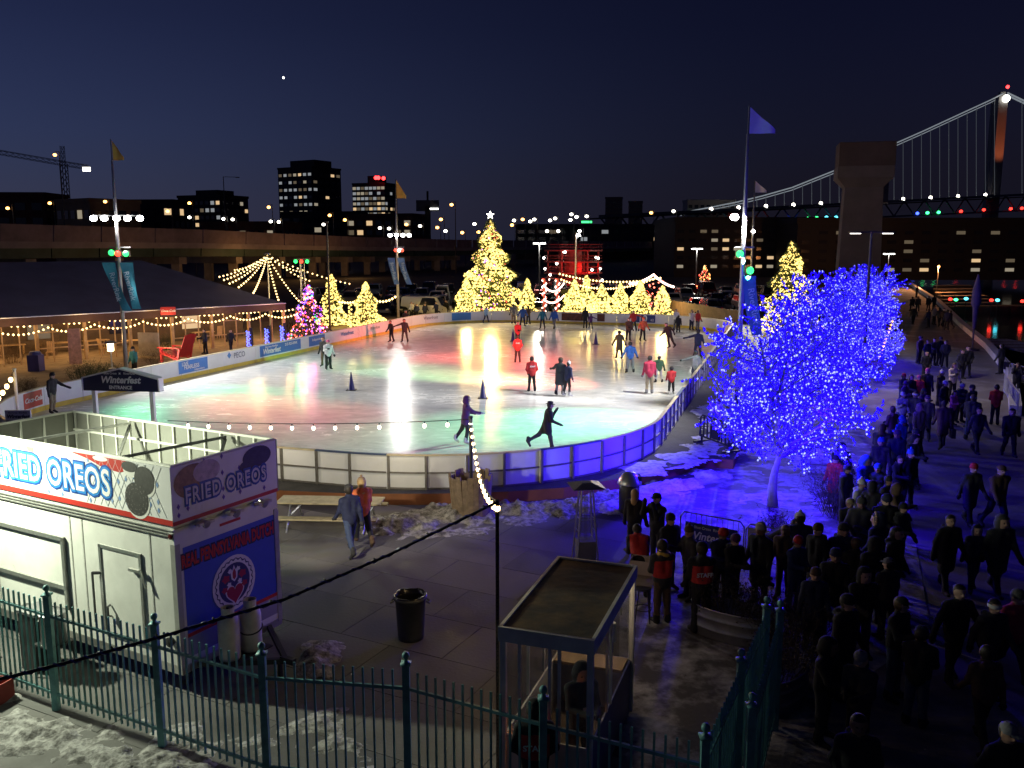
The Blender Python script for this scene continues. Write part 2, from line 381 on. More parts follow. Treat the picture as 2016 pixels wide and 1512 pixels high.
banner(352, 409, adblue, lines=[('LIVE', .2, .75, .3, inkwhite, 0, .006), ('FEARLESS', .42, .46, .32, inkwhite, 0, .006), ('Independence', .68, .16, .16, inkwhite, 0, .002)])
o, a, c, z0, z1 = banner(440, 492, adwhite, lines=[('PECO', .58, .62, .46, inkgrey, 0, .006)])
p, nn = perim(a + (c - a) * .22, -.022); q = MB(); q.add([(0, -.2, 0), (.2, 0, 0), (0, .2, 0), (-.2, 0, 0)], [(0, 1, 2, 3)]); lg = q.obj('emblem', inkblue, o, (p.x, p.y, z0 + .5)); lg.rotation_euler = (math.pi / 2, 0, math.atan2(nn.y, nn.x) - math.pi / 2)
banner(512, 592, adblue, lines=[('Blue Cross  RiverRink', .26, .82, .16, inkwhite, 0, .002), ('Winterfest', .26, .42, .46, inkwhite, .25, .012), ('215-925-RINK', .74, .72, .26, inkwhite, 0, .004)])
banner(608, 640, adblue, lines=[('Independence', .5, .62, .26, inkwhite, 0, .003)])
banner(668, 698, adwhite, lines=[('Waterfront', .5, .6, .42, inkblue, 0, .008)])
banner(724, 752, adwhite, lines=[('Waterfront', .5, .6, .36, inkgrey, 0, .004)])
banner(838, 858, adwhite, lines=[('Waterfront', .5, .6, .4, inkgrey, 0, .006)])
banner(890, 927, adblue)
banner(1106, 1154, adbrown, lines=[('BIERGARTEN', .4, .25, .25, inkwhite, 0, .004)][:0])
banner(1176, 1191, adbrown)
banner(1251, 1290, adnavy, lines=[('10', .35, .5, .85, inkwhite, 0, .02), ('62', .85, .35, .3, inkwhite, 0, .004)])
# ============================================================ the fried-dough trailer
TRZ = math.atan2(-.484, .875); TL = 6.0; TW = 2.45; ZB = .45; ZS = 3.06; ZP = 4.08
tr = thing('food_trailer', 'white concession trailer with tall sign parapet and blue painted end', 'food trailer', (-5.74, 14.5, 0), TRZ)
skin = M('trailer_white', (.72, .72, .68), .4, var=.09, scale=1.7, rvar=.15, bump=.05, bscale=2.5); alum = M('aluminium_trim', (.55, .55, .52), .35, .8, var=.15, scale=6)
b = MB(); b.ext(-TL, 0, 0, TW, ZB, ZS - .06); b.obj('body', skin, tr)
b = MB(); b.ext(-TL, .0, -.004, .03, ZB - .1, ZB + .06); b.ext(-.03, .006, -.002, TW + .002, ZB - .1, ZB + .05); b.obj('skirt_trim', alum, tr)
b = MB()
for k in range(3): b.tube([(-TL, -.02, 2.86 + k * .055), (0, -.02, 2.86 + k * .055)], .018, 5)
b.obj('gutter_trim', alum, tr)
b = MB(); b.ext(-.1, .012, -.012, .1, ZB, 2.72); b.obj('corner_post', M('corner_trim', (.45, .45, .42), .4, .4), tr)
b = MB(); b.ext(-.1, .012, TW - .1, TW + .012, ZB, 2.72); b.obj('corner_post', MC['corner_trim'], tr)
b = MB(); b.ext(-.12, .02, -.02, .16, 2.72, 3.0); cc = b.obj('corner_cap', skin, tr)
b = MB(); b.lathe([(.001, 0), (.05, 0), (.05, .02), (.001, .03)], 10); ml = b.obj('marker_lamp', M('dark_red_lens', (.09, .012, .01), .2, var=0), cc, (-.05, -.022, 2.87)); ml.rotation_euler = (math.pi/2, 0, 0)
b = MB(); b.ext(-TL, 0, 0, TW, ZS - .055, ZS - .01); b.obj('roof', white, tr)
# parapet: four sign walls
signw = M('sign_white', (.8, .8, .8), .45, var=.04, scale=2); signl = M('sign_lilac', (.66, .62, .7), .5, var=.05, scale=2)
wl = {}
b = MB(); b.ext(-TL, 0, -.03, 0, ZS, ZP); wl['side'] = b.obj('side_sign', signw, tr)
b = MB(); b.ext(.0, .03, -.03, TW, ZS, ZP); wl['end'] = b.obj('end_sign', signw, tr)
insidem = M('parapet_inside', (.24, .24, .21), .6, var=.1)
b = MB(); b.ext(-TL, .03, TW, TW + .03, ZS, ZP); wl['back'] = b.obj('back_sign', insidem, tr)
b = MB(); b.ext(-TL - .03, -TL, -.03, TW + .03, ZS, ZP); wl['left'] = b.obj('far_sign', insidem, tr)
frame = M('frame_white', (.82, .82, .75), .4, var=.05)
for y0, y1, x, ax in ((0, TW, 0, 'b'),):
    for k in range(14):
        xx = -TL + .06 + k * (TL - .12) / 13
        MB().box((0, 0, 0), (.035, .035, ZP - ZS)).obj('frame_rod', frame, wl['back'], (xx, TW - .02, (ZS + ZP) / 2))
        if k % 2: MB().box((0, 0, 0), (.035, .035, ZP - ZS - .02)).obj('frame_rod', frame, wl['side'], (xx, .02, (ZS + ZP) / 2 - .012))
for zz in (ZS + .1, ZS + .62, ZP + .01):
    b = MB(); b.box((-TL / 2, TW - .045, zz), (TL - .02, .03, .045)); b.obj('frame_rail', frame, wl['back'])
for zz in (ZS + .62, ZP + .01):
    b = MB(); b.box((-TL / 2, .045, zz), (TL - .02, .03, .045)); b.obj('frame_rail', frame, wl['side'])
b = MB(); b.box((-.012, TW / 2, ZP + .01), (.05, TW, .04)); b.obj('frame_rail', frame, wl['end'])
for k in range(5):
    yy = .15 + k * .52; MB().box((0, 0, 0), (.035, .035, ZP - ZS)).obj('frame_rod', frame, wl['left'], (-TL + .02, yy, (ZS + ZP) / 2))
b = MB(); b.box((-TL + .03, TW / 2, ZP + .01), (.05, TW - .1, .045)); b.obj('frame_rail', frame, wl['left'])
for x in (-4.0, -1.2):
    b = MB(); b.bar((x - .6, .06, ZP - .12), (x, TW - .08, ZP - .06), .05); b.bar((x, TW - .1, ZP - .1), (x + .35, TW - .9, ZS + .02), .05, m=0); b.obj('brace', alum if x < -2 else darksteel, tr)
b = MB(); b.lathe([(.28, 0), (.28, .38), (.3, .42), (.26, .42), (.25, .3), (.001, .3)], 20, (-.75, 1.0, ZS - .01)); b.lathe([(.12, .3), (.13, .42), (.08, .47), (.001, .48)], 12, (-.75, 1.0, ZS - .01)); b.obj('roof_vent', white, tr, True)
# side sign artwork
red = M('sign_red', (.5, .03, .02), .45, var=.08); blue1 = M('sign_blue_dark', (.012, .07, .35), .45, var=.05); blue2 = M('sign_blue', (.03, .22, .62), .45, var=.05); diam = M('sign_diamond', (.2, .32, .58), .5, var=.1); line = M('sign_line', (.6, .64, .66), .5, var=0)
RS = (math.pi / 2, 0, 0); RE = (math.pi / 2, 0, math.pi / 2)
def panel(par, x0, x1, z0, z1, m, y, name='print', end=False):
    b = MB()
    if end: b.quad((y, x0, z0), (y, x1, z0), (y, x1, z1), (y, x0, z1))
    else: b.quad((x0, y, z0), (x1, y, z0), (x1, y, z1), (x0, y, z1))
    return b.obj(name, m, par)
def disc(par, u, z, ru, rz_, m, y, end=False, name='print', n=24, rot=0, star=0.):
    b = MB(); P = []
    for k in range(n):
        t = 2 * math.pi * k / n; rr = 1 + star * (1 if k % 2 else -1)
        a = u + ru * rr * math.cos(t); c = z + rz_ * rr * math.sin(t); P.append((y, a, c) if end else (a, y, c))
    b.add(P, [tuple(range(n))]); return b.obj(name, m, par)
panel(wl['side'], -TL, .03, ZS, ZS + .1, red, -.033, 'red_stripe'); panel(wl['end'], -.03, TW, ZS, ZS + .07, red, .033, 'red_stripe', True)
def lozenges(par, x0, x1, end, rnd, m):
    b = MB(); k = 0
    for i in range(int((x1 - x0) / .2)):
        for j in range(6):
            if rnd.random() > .34: continue
            u = x0 + .1 + i * .2; z = ZS + .16 + j * .15 + (i % 2) * .075; w = .035; h = .055; yy = .0335 if end else -.0335
            P = [(u - w, z), (u, z - h), (u + w, z), (u, z + h)]; b.add([(yy, a, c) if end else (a, yy, c) for a, c in P], [(0, 1, 2, 3)])
    return b.obj('diamond_pattern', m, par)
rnd = random.Random(3); stuff(lozenges(wl['side'], -5.8, 0, False, rnd, diam)); stuff(lozenges(wl['end'], 0, 2.4, True, rnd, M('sign_diamond_violet', (.12, .06, .35), .5, var=.05)))
b = MB()
for k in range(40):
    x = -6 + k * .19
    for sg in (1, -1):
        xa, xb = x, x + sg * .5
        if max(xa, xb) > 0 or min(xa, xb) < -2.2: continue
        b.bar((xa, -.0325, ZS + .12), (xb, -.0325, ZP - .02), .003, .006)
stuff(b.obj('lattice_lines', line, wl['side']))
for par, x, s, z, rot, y, e in ((wl['side'], -3.22, .64, 3.58, RS, -.036, 0), (wl['end'], 1.2, .36, 3.5, RE, .036, 1)):
    for k, (mm, of, dy) in enumerate(((blue1, .072, 0), (blue2, .046, .003), (signw if not e else M('sign_lettering_pale', (.62, .62, .66), .5, var=0), .008, .006))):
        yy = y - dy if not e else y + dy
        lo = (x, yy, z) if not e else (yy, x, z)
        if e and k == 1: continue
        o = text('FRIED OREOS', s, mm, par, lo, rot, .001, of * s / .6, 0, space=1.06 if not e else 1.12)
        o.scale = (.84 if not e else .8, 1.08 if not e else 1.1, 1)
# cookies printed on the side sign
cd1 = M('cookie_dark', (.028, .026, .025), .6, var=.5, scale=14); cream = M('cookie_cream', (.75, .74, .7), .5, var=.04)
for u, z, r in ((-.98, 3.98, .2), (-.62, 3.78, .25), (-.84, 3.42, .3)):
    disc(wl['side'], u + .03, z - .05, r, min(r, ZP - z + .04) , cream, -.0345 - .001 * (u < -.8), False, 'cookie_print'); 
    disc(wl['side'], u, z, r, min(r, ZP - z - .005), cd1, -.0375 - .001 * (u < -.8), False, 'cookie_print')
ring = M('cookie_emboss', (.11, .1, .095), .6, var=.5, scale=18)
b = MB()
for k in range(30):
    t = 2 * math.pi * k / 30
    for rr, w in ((.26, .012), (.19, .016), (.12, .014)):
        if (k + int(rr * 100)) % (2 if rr > .2 else 3): b.add([(-.84 + rr * math.cos(t + d) * e, -.0405, 3.42 + rr * math.sin(t + d) * e) for d, e in ((0, .94), (.12, .94), (.12, 1.06), (0, 1.06))], [(0, 1, 2, 3)])
stuff(b.obj('cookie_print', ring, wl['side']))
b = MB(); b.add([(-2.6, -.0338, 4.07), (-1.05, -.0338, 4.07), (-1.05, -.0338, 3.9), (-1.25, -.0338, 3.84), (-1.7, -.0338, 3.88), (-2.1, -.0338, 3.99)], [tuple(range(6))]); b.obj('red_ribbon_print', red, wl['side'])
disc(wl['side'], -1.75, 4.03, .2, .045, signw, -.0345, False, 'print')
b = MB(); b.add([(-4.3, -.0338, 4.0), (-4.05, -.0338, 4.02), (-4.1, -.0338, 3.78), (-4.2, -.0338, 3.8)], [(0, 1, 2, 3)]); b.obj('yellow_print', M('sign_yellow', (.72, .5, .15), .5, var=.2), wl['side']); b = MB(); b.add([(-3.9, -.0338, 4.02), (-3.65, -.0338, 4.02), (-3.68, -.0338, 3.85), (-3.85, -.0338, 3.72), (-3.9, -.0338, 3.76), (-3.8, -.0338, 3.88)], [tuple(range(6))]); b.obj('orange_print', M('sign_orange', (.7, .3, .15), .5, var=.2), wl['side'])
# end sign art
tan = M('funnel_print', (.3, .16, .06), .5, var=.5, scale=8)
disc(wl['end'], .45, 3.75, .42, .3, tan, .0345, True); disc(wl['end'], .75, 3.86, .3, .2, M('cream_print', (.5, .4, .42), .5, var=.3, scale=9), .0352, True)
disc(wl['end'], 1.95, 3.86, .36, .2, cd1, .0345, True); disc(wl['end'], 1.7, 3.72, .2, .12, cd1, .0349, True)
# end wall: blue mural, title, hex sign
mur = M('mural_blue', (.05, .09, .5), .5, var=.1, scale=1.2); mural = panel(tr, .16, TW - .1, .62, 2.62, mur, .004, 'mural', True)
panel(mural, .16, TW - .1, .62, .98, M('mural_grey', (.3, .29, .36), .5, var=.1), .0052, 'lower_band', True); panel(mural, .16, TW - .1, .98, 1.05, red, .006, 'red_stripe', True)
panel(tr, 1.0, 1.5, 2.76, 2.81, red, .004, 'red_bar', True)
for mm, of, dy in ((navy, .035, .006), (red, .01, .009)):
    o = text('REAL PENNSYLVANIA DUTCH', .25, mm, mural, (dy, 1.22, 2.36), RE, .001, of, 0); o.scale = (.66, 1.25, 1)
pale = M('hex_white', (.72, .7, .74), .5, var=.05); hexb = M('hex_navy', (.03, .03, .13), .5, var=0); hexr = M('hex_red', (.36, .02, .05), .5, var=0)
hx = disc(mural, 1.27, 1.62, .52, .52, pale, .012, True, 'hex_disc', 32)
disc(hx, 1.27, 1.62, .455, .455, hexb, .014, True, 'hex_ring', 48, star=.03); disc(hx, 1.27, 1.62, .43, .43, pale, .015, True, 'hex_ring', 48, star=.05); disc(hx, 1.27, 1.62, .375, .375, hexb, .016, True, 'hex_ring', 32)
def flat(par, P, m, x, name): b = MB(); b.add([(x, u, z) for u, z in P], [tuple(range(len(P)))]); return b.obj(name, m, par)
heart = [(1.27 + .19 * .066 * 16 * math.sin(t) ** 3, 1.42 + .0125 * (13 * math.cos(t) - 5 * math.cos(2*t) - 2 * math.cos(3*t) - math.cos(4*t))) for t in np.linspace(0, 2 * math.pi, 24, False)][::-1]
flat(hx, [((u - 1.27) * 1.15 + 1.27, (z - 1.42) * 1.18 + 1.42) for u, z in heart], pale, .0175, 'heart'); flat(hx, heart, hexr, .019, 'heart')
for s in (-1, 1):
    for (du, dz, r, mm) in ((.2, .12, .09, hexr), (.24, -.08, .07, hexr), (.13, .0, .05, pale), (.1, .24, .05, pale)):
        disc(hx, 1.27 + s * du, 1.62 + dz, r, r * .8, mm, .0178, True, 'bird', 10, star=.18)
flat(hx, [(1.2, 1.7), (1.27, 1.64), (1.34, 1.7), (1.37, 1.92), (1.31, 1.86), (1.27, 1.96), (1.23, 1.86), (1.17, 1.92)], pale, .018, 'tulip'); flat(hx, [(1.23, 1.72), (1.27, 1.68), (1.31, 1.72), (1.31, 1.82), (1.27, 1.9), (1.23, 1.82)], hexr, .0195, 'tulip')
# door, hatch, lights below the end sign
seam_m = M('seam_grey', (.45, .45, .42), .5, var=.2, scale=9)
for x in (-.62, -2.45, -2.8, -5.2):
    b = MB(); b.ext(x - .018, x + .018, -.006, -.001, ZB + .07, 2.82)
    for k in range(22): b.box((x, -.008, ZB + .14 + k * .105), (.012, .006, .012))
    stuff(b.obj('rivet_seam', seam_m, tr))
dr = panel(tr, -1.95, -.9, .75, 2.36, skin, -.012, 'door')
b = MB()
for x0, x1, z0, z1 in ((-2.0, -.86, 2.36, 2.42), (-2.0, -.86, .72, .76), (-2.0, -1.94, .72, 2.4), (-.92, -.86, .72, 2.4)): b.ext(x0, x1, -.03, -.004, z0, z1)
b.obj('door_frame', alum, dr)
b = MB(); b.bar((-1.78, -.02, 1.3), (-1.78, -.08, 1.28), .03); b.bar((-1.78, -.08, 1.28), (-1.78, -.08, 1.08), .03); b.bar((-1.78, -.08, 1.1), (-1.78, -.02, 1.08), .03); b.obj('handle', darksteel, dr)
b = MB(); b.bar((-2.16, -.07, 1.85), (-2.16, -.07, .9), .03); b.bar((-2.16, -.07, 1.85), (-1.98, -.02, 1.87), .05); b.obj('hinge_bar', darksteel, dr)
b = MB(); b.box((-1.0, -.05, 2.1), (.3, .05, .05)); b.bar((-.86, -.06, 2.14), (-.72, -.06, 1.82), .03); b.obj('door_latch', alum, dr)
hw = panel(tr, -6, -3.05, 1.42, 2.3, skin, -.01, 'serving_hatch')
b = MB()
for x0, x1, z0, z1 in ((-6, -2.98, 2.3, 2.38), (-6, -2.98, 1.34, 1.42), (-3.05, -2.98, .95, 2.36)): b.ext(x0, x1, -.06, -.004, z0, z1)
b.obj('hatch_frame', alum, hw)
b = MB(); b.lathe([(.001, 0), (.07, .0), (.09, .08), (.001, .1)], 10); o = b.obj('vent_cap', black, tr, loc=(-.2, -.005, .95)); o.rotation_euler = (math.pi/2, 0, 0)
for k in range(3):
    b = MB(); b.tube([(.06, .55 + k * .7, 3.0), (.2, .55 + k * .7, 2.96)], [.05, .08], 8); b.box((.14, .55 + k * .7, 2.99), (.12, .34, .05)); b.obj('sign_lamp', alum, tr)
# wheel
b = MB(); 
tire = MB(); tire.lathe([(.2, -.1), (.3, -.11), (.345, -.07), (.345, .07), (.3, .11), (.2, .1)], 22)
tw = tire.obj('tyre', M('tyre_rubber', (.015, .015, .015), .8, var=.2), tr, loc=(-4.15, -.04, .38)); tw.rotation_euler = (math.pi/2, 0, 0)
b = MB(); b.lathe([(.205, .02), (.2, .08), (.13, .05), (.07, .09), (.001, .09)], 16)
for k in range(6): t = k * math.pi / 3; b.box((.14 * math.cos(t), .14 * math.sin(t), .075), (.035, .05, .02), rz=t)
b.obj('rim', white, tw)
b = MB(); b.tube([(-4.6 + .45 - .45 * math.cos(t), -.03, .38 + .45 * math.sin(t)) for t in np.linspace(0, math.pi, 9)], .035, 5); b.obj('wheel_arch', alum, tr)
# tongue
b = MB(); b.bar((0, .35, .42), (1.25, TW / 2, .4), .09); b.bar((0, TW - .35, .42), (1.25, TW / 2, .4), .09); b.box((1.3, TW / 2, .42), (.3, .1, .1)); b.bar((1.1, TW/2, .4), (1.1, TW/2, .02), .06); b.box((.45, .95, .47), (.55, 1.0, .02)); b.obj('tongue', black, tr)
b = MB(); b.ext(-5.6, -.3, .3, TW - .3, .3, ZB); b.obj('chassis', black, tr)
for x in (-.3, -5.5):
    b = MB(); b.bar((x, .4, .3), (x, .4, .012), .08); b.box((x, .4, .006), (.2, .2, .012)); b.obj('jack_stand', darksteel, tr)
# propane cylinders standing on the tongue platform
tank_m = M('propane_tank', (.55, .53, .5), .4, var=.15, scale=5)
for (lx, ly, lab) in ((.42, .7, 'white propane cylinder at the trailer hitch, nearer the mural corner post'), (.5, 1.15, 'white propane cylinder at the trailer hitch, hose tied round its middle')):
    w = Matrix.Translation(tr.location) @ Matrix.Rotation(TRZ, 4, 'Z') @ Vector((lx, ly, .48))
    t = thing('propane_cylinder', lab, 'gas cylinder', w, 0)
    b = MB(); b.lathe([(.001, 0), (.18, 0), (.19, .04), (.19, .66), (.17, .76), (.09, .84), (.001, .85)], 18); b.obj('tank', tank_m, t, True)
    b = MB(); b.lathe([(.11, .8), (.12, .96), (.1, .96), (.095, .82)], 14); b.obj('collar', tank_m, t); b = MB(); b.tube([(0, 0, .84), (0, 0, .95)], .025, 6); b.tube([(0, 0, .91), (.07, 0, .91)], .02, 6); b.obj('valve', darksteel, t)
    if ly > 1: b = MB(); b.tube([(.2 * math.cos(a), .2 * math.sin(a), .42 + .06 * math.sin(a)) for a in np.linspace(-2.4, .6, 12)], .012, 5); b.obj('hose', black, t)
# work light that floods the trailer side (it stands just outside the view)
wl_p = Vector((-11.7, 15.7, 0))
t = thing('flood_lamp_stand', 'tripod work floodlight aimed at the trailer side', 'flood lamp', wl_p)
b = MB(); b.tube([(0, 0, 0), (0, 0, 5.2)], .03, 6)
for k in range(3): a = k * 2.1; b.tube([(0, 0, .7), (.6 * math.cos(a), .6 * math.sin(a), .01)], .018, 5)
b.obj('stand', darksteel, t); b = MB(); b.box((.06, .02, 5.25), (.1, .4, .28)); b.obj('lamp_head', E('flood_white', (1, .98, .85), 20), t)
lamp('SPOT', 'flood_light', wl_p + Vector((.25, .1, 5.25)), 3300, (.92, 1., .74), .15, target=(-7.8, 16.0, 2.4), cone=120, blend=.9)
# ============================================================ iron fence
fen = thing('iron_fence', 'teal iron picket fence with ball-topped posts turning a corner beside the booth', 'fence')
fm = M('teal_iron', (.11, .3, .3), .5, .1, var=.3, scale=5)
FH = 2.1
posts = [(-12.3, 16.4), (-9.95, 15.2), (-7.7, 13.98), (-5.47, 12.85), (-3.55, 11.85), (-1.47, 11.55), (.4, 10.6), (2.28, 9.7), (3.2, 11.65), (4.08, 13.5)]
postm = MB(); postm.box((0, 0, FH / 2 - .03), (.1, .1, FH - .06)); pmesh = postm.mesh('post', fm)
capmesh = MB(); capmesh.box((0, 0, 0), (.14, .14, .03)); capmesh.lathe([(.05, .015), (.03, .04), (.025, .06), (.05, .09), (.055, .12), (.04, .155), (.001, .17)], 10); capmesh = capmesh.mesh('post_cap', fm, True)
pickm = MB(); pickm.box((0, 0, (FH - .15 + .16) / 2), (.026, .026, FH - .31)); pickm = pickm.mesh('picket', fm)
def fence_run(par, pts, gap=.145, skip=()):
    for k, p in enumerate(pts):
        if k in skip: continue
        o = link('post', pmesh, par, (p[0], p[1], 0)); link('post_cap', capmesh, o, (0, 0, FH - .05))
    for p, q in zip(pts[:-1], pts[1:]):
        p = Vector((*p, 0)); q = Vector((*q, 0)); d = (q - p); L_ = d.length; d.normalize(); rz = math.atan2(d.y, d.x)
        for z in (.3, FH - .42):
            MB().box((0, 0, 0), (L_ - .1, .035, .045)).obj('rail', fm, par, ((p + q) / 2) + Vector((0, 0, z)), rz)
        n = int(round((L_ - .1) / gap))
        for i in range(1, n):
            w = p + d * (.05 + (L_ - .1) * i / n); o = link('picket', pickm, par, w, rz)
fence_run(fen, posts)
f2 = thing('fence_gate', 'open teal picket gate leaf standing parallel behind the fence corner', 'gate')
fence_run(f2, [(3.02, 10.42), (4.25, 13.35)], skip=())
# ============================================================ far background
conc = M('viaduct_concrete', (.33, .28, .29), .85, var=.25, scale=.25); concd = M('viaduct_wall', (.25, .19, .21), .9, var=.25, scale=.4); girder = M('green_girder', (.05, .09, .07), .6, var=.3, scale=.5)
ST = [(-700, 95, 425, 545), (-300, 118, 432, 518), (0, 135, 440, 510), (200, 152, 446, 507), (400, 172, 452, 505), (560, 194, 460, 505), (722, 220, 467, 505), (900, 260, 472, 503), (1100, 330, 474, 498), (1300, 430, 476, 494)]
via = thing('highway_viaduct', 'long raised concrete highway on piers with a tall plain side wall', 'viaduct')
TOP = [atY(p, t, Y) for p, Y, t, b_ in ST]; BOT = [atY(p, b_, Y) for p, Y, t, b_ in ST]
def sect(k, f): return TOP[k].lerp(BOT[k], f)
for k in range(len(ST) - 1):
    n = max(2, int((TOP[k + 1] - TOP[k]).length / 9))
    bd = Vector((-18, 9, 0))
    for f0, f1, nm, mt_, back, ins in ((.0, .5, 'wall_panel', concd, .3, .06), (.5, .7, 'fascia_panel', conc, 18, .0), (.7, 1., 'girder', girder, .8, .03)):
        for i in range(n):
            a0 = i / n + (.006 if ins else 0); a1 = (i + 1) / n - (.006 if ins else 0)
            P = [sect(k, f0).lerp(sect(k + 1, f0), a) for a in (a0, a1)] + [sect(k, f1).lerp(sect(k + 1, f1), a) for a in (a1, a0)]
            d = Vector((-.9, .44, 0)) * back; o_ = Vector((-.9, .44, 0)) * (.5 * (nm == 'girder') + ins)
            b = MB(); b.add([p + o_ for p in P] + [p + d + o_ for p in P], [(0, 1, 2, 3)[::-1], (4, 5, 6, 7), (0, 1, 5, 4), (2, 3, 7, 6), (1, 2, 6, 5), (3, 0, 4, 7)]); b.obj(nm, mt_, via)
pierm = M('pier_concrete', (.32, .27, .22), .85, var=.25, scale=.5)
for px in (-120, 60, 235, 360, 470, 560, 625, 690, 735, 800, 870, 905):
    for k in range(len(ST) - 1):
        if ST[k][0] <= px < ST[k + 1][0]: break
    f = (px - ST[k][0]) / (ST[k + 1][0] - ST[k][0]); p = BOT[k].lerp(BOT[k + 1], f); Y = ST[k][1] + f * (ST[k + 1][1] - ST[k][1])
    b = MB(); b.box((0, 0, p.z / 2 - .7), (1.5, 1.5, p.z - 1.3)); b.box((-6, 3, p.z / 2 - .7), (1.5, 1.5, p.z - 1.3)); b.bar((1.5, -.7, p.z - .75), (-12, 6, p.z - .75), 1.8, 1.3); b.obj('pier', pierm, via, (p.x - 2, p.y + 1, 0))
# sodium lamps under the deck
for px, py, Y in ((330, 520, 150), (500, 505, 178), (700, 520, 200), (610, 515, 190)):
    p = atY(px, py, Y); lamp('POINT', 'street_light', (p.x, p.y, 4.), 450, (1, .5, .15), .4)
# ---------------------------------------------------------------- buildings
wdark = M('dark_facade', (.017, .015, .016), .7, var=.2, scale=.1); wbrick = M('brick_facade', (.12, .05, .03), .85, var=.3, scale=.3)
wlit = [E('lit_window_warm', (1., .68, .36), .75), E('lit_window_soft', (.95, .82, .6), .32), E('lit_window_cool', (.8, .85, .9), .3), E('lit_window_dim', (.9, .7, .45), .12)]
wun = M('dark_window', (.02, .022, .03), .15, var=0)
def bld(name, label, cpx, Y, ytop, wl_, dr_, ang, rows, cols, litp, wall, fz=(.0, 1.), cols2=None, litp2=.12, seed=1, cap=None, wsz=(.62, .5), warm=None):
    rnd = random.Random(seed); c = atY(cpx, 478, Y); top = atY(cpx, ytop, Y).z
    t = thing(name, label, 'building', (c.x, c.y, 0), ang)
    b = MB(); b.ext(-wl_, 0, 0, dr_, 0, top); b.obj('wall', wall, t)
    b = MB(); b.ext(-wl_ - .3, .3, -.3, dr_ + .3, top, top + 1.2); b.obj('roof', wall, t)
    if cap: b = MB(); b.ext(-wl_ * cap[1], -wl_ * cap[0], dr_ * .2, dr_ * .8, top + 1.2, top + 1.2 + cap[2]); b.obj('roof_plant', wall, t)
    z0 = top * fz[0]; z1 = top * fz[1]; rh = (z1 - z0) / rows
    for r_ in range(rows): b = MB(); b.ext(-wl_ - .12, .12, -.12, dr_ * .98, z0 + r_ * rh - .22, z0 + r_ * rh + .12); b.obj('floor_band', wall, t)
    for face, W_, nc, lp in ((0, wl_, cols, litp), (1, dr_, cols2 or cols, litp2)):
        cw = W_ / nc; fr = MB(); ww = cw * wsz[0]; wh = rh * wsz[1]
        ms = {}
        for m_ in wlit + [wun]:
            q = MB(); 
            if face == 0: q.box((0, 0, 0), (ww, .2, wh))
            else: q.box((0, 0, 0), (.2, ww, wh))
            ms[m_.name] = q.mesh('window', m_)
        for r_ in range(rows):
            for k in range(nc):
                m_ = (rnd.choice(warm) if warm else rnd.choice(wlit)) if rnd.random() < lp else wun
                u = (k + .5) * cw; z = z0 + (r_ + .5) * rh
                link('window', ms[m_.name], t, (-W_ + u, -.04, z) if face == 0 else (.04, u, z))
    return t
cool = [wlit[1], wlit[2], wlit[2], wlit[3], wlit[3], wlit[0], wlit[2]]
bld('apartment_tower', 'dark slab tower with rows of lit windows under a stepped roof', 619, 650, 330, 34, 30, -.55, 7, 7, .7, wdark, (.36, .97), 5, .1, 5, (.1, .8, 5), (.58, .36), cool)
bld('apartment_tower', 'pale-windowed tower topped by red aviation lights', 760, 760, 362, 31, 22, -.35, 9, 8, .93, wdark, (.3, .98), 5, .2, 8, (.25, .6, 6), (.78, .55), cool)
bld('office_block', 'low wide dark office block with a few lit storeys', 438, 430, 388, 26, 20, -.4, 4, 8, .35, wdark, (.5, .97), 6, .15, 4, (.2, .7, 2.5))
bld('brick_building', 'long low brick building with gabled pale parapet behind the highway', 560, 330, 442, 32, 18, -.15, 3, 9, .12, wbrick, (.3, .9), 4, .1, 6)
bld('brick_building', 'red brick block below the pale-windowed tower', 812, 420, 425, 34, 20, -.3, 3, 7, .25, wbrick, (.3, .95), 4, .1, 7)
bld('brick_building', 'squat brick block lit by an orange wall lamp, left of the flagpole', 182, 260, 398, 18, 16, -.6, 3, 5, .12, M('sandstone_facade', (.32, .2, .1), .85, var=.2, scale=.4), (.2, .95), 4, .05, 9)
bld('brick_building', 'dark rooftop row at the far left beyond the highway wall', 95, 330, 385, 60, 20, .05, 3, 10, .1, wbrick, (.3, .95), 4, .05, 10)
bld('dark_block', 'black warehouse block between brick rows beyond the highway', 345, 380, 398, 34, 20, -.1, 3, 7, .07, wdark, (.3, .95), 4, .05, 11)
bld('dark_block', 'dark block beneath the stepped-roof tower', 700, 500, 420, 44, 20, -.2, 3, 7, .1, wdark, (.3, .95), 4, .05, 12)
bld('stone_tower', 'taller of two squat stone towers beyond the lit trees', 1222, 620, 391, 11, 9, -.2, 6, 4, .0, M('stone_facade', (.2, .14, .11), .9, var=.2, scale=.1), (.5, .97), 3, .0, 13)
bld('stone_tower', 'shorter of two squat stone towers beyond the lit trees', 1262, 620, 399, 9, 8, -.2, 6, 4, .0, MC['stone_facade'], (.5, .97), 3, .0, 14)
bld('dark_block', 'flat-roofed dark hall under the bridge approach', 1345, 420, 446, 78, 25, .0, 3, 16, .12, wdark, (.3, .95), 5, .0, 15)
bld('pale_block', 'pale floodlit block beside the bridge cable end', 1445, 560, 397, 30, 12, .05, 3, 8, .0, M('pale_facade', (.34, .3, .26), .8, var=.1), (.6, .97), 4, .0, 16)
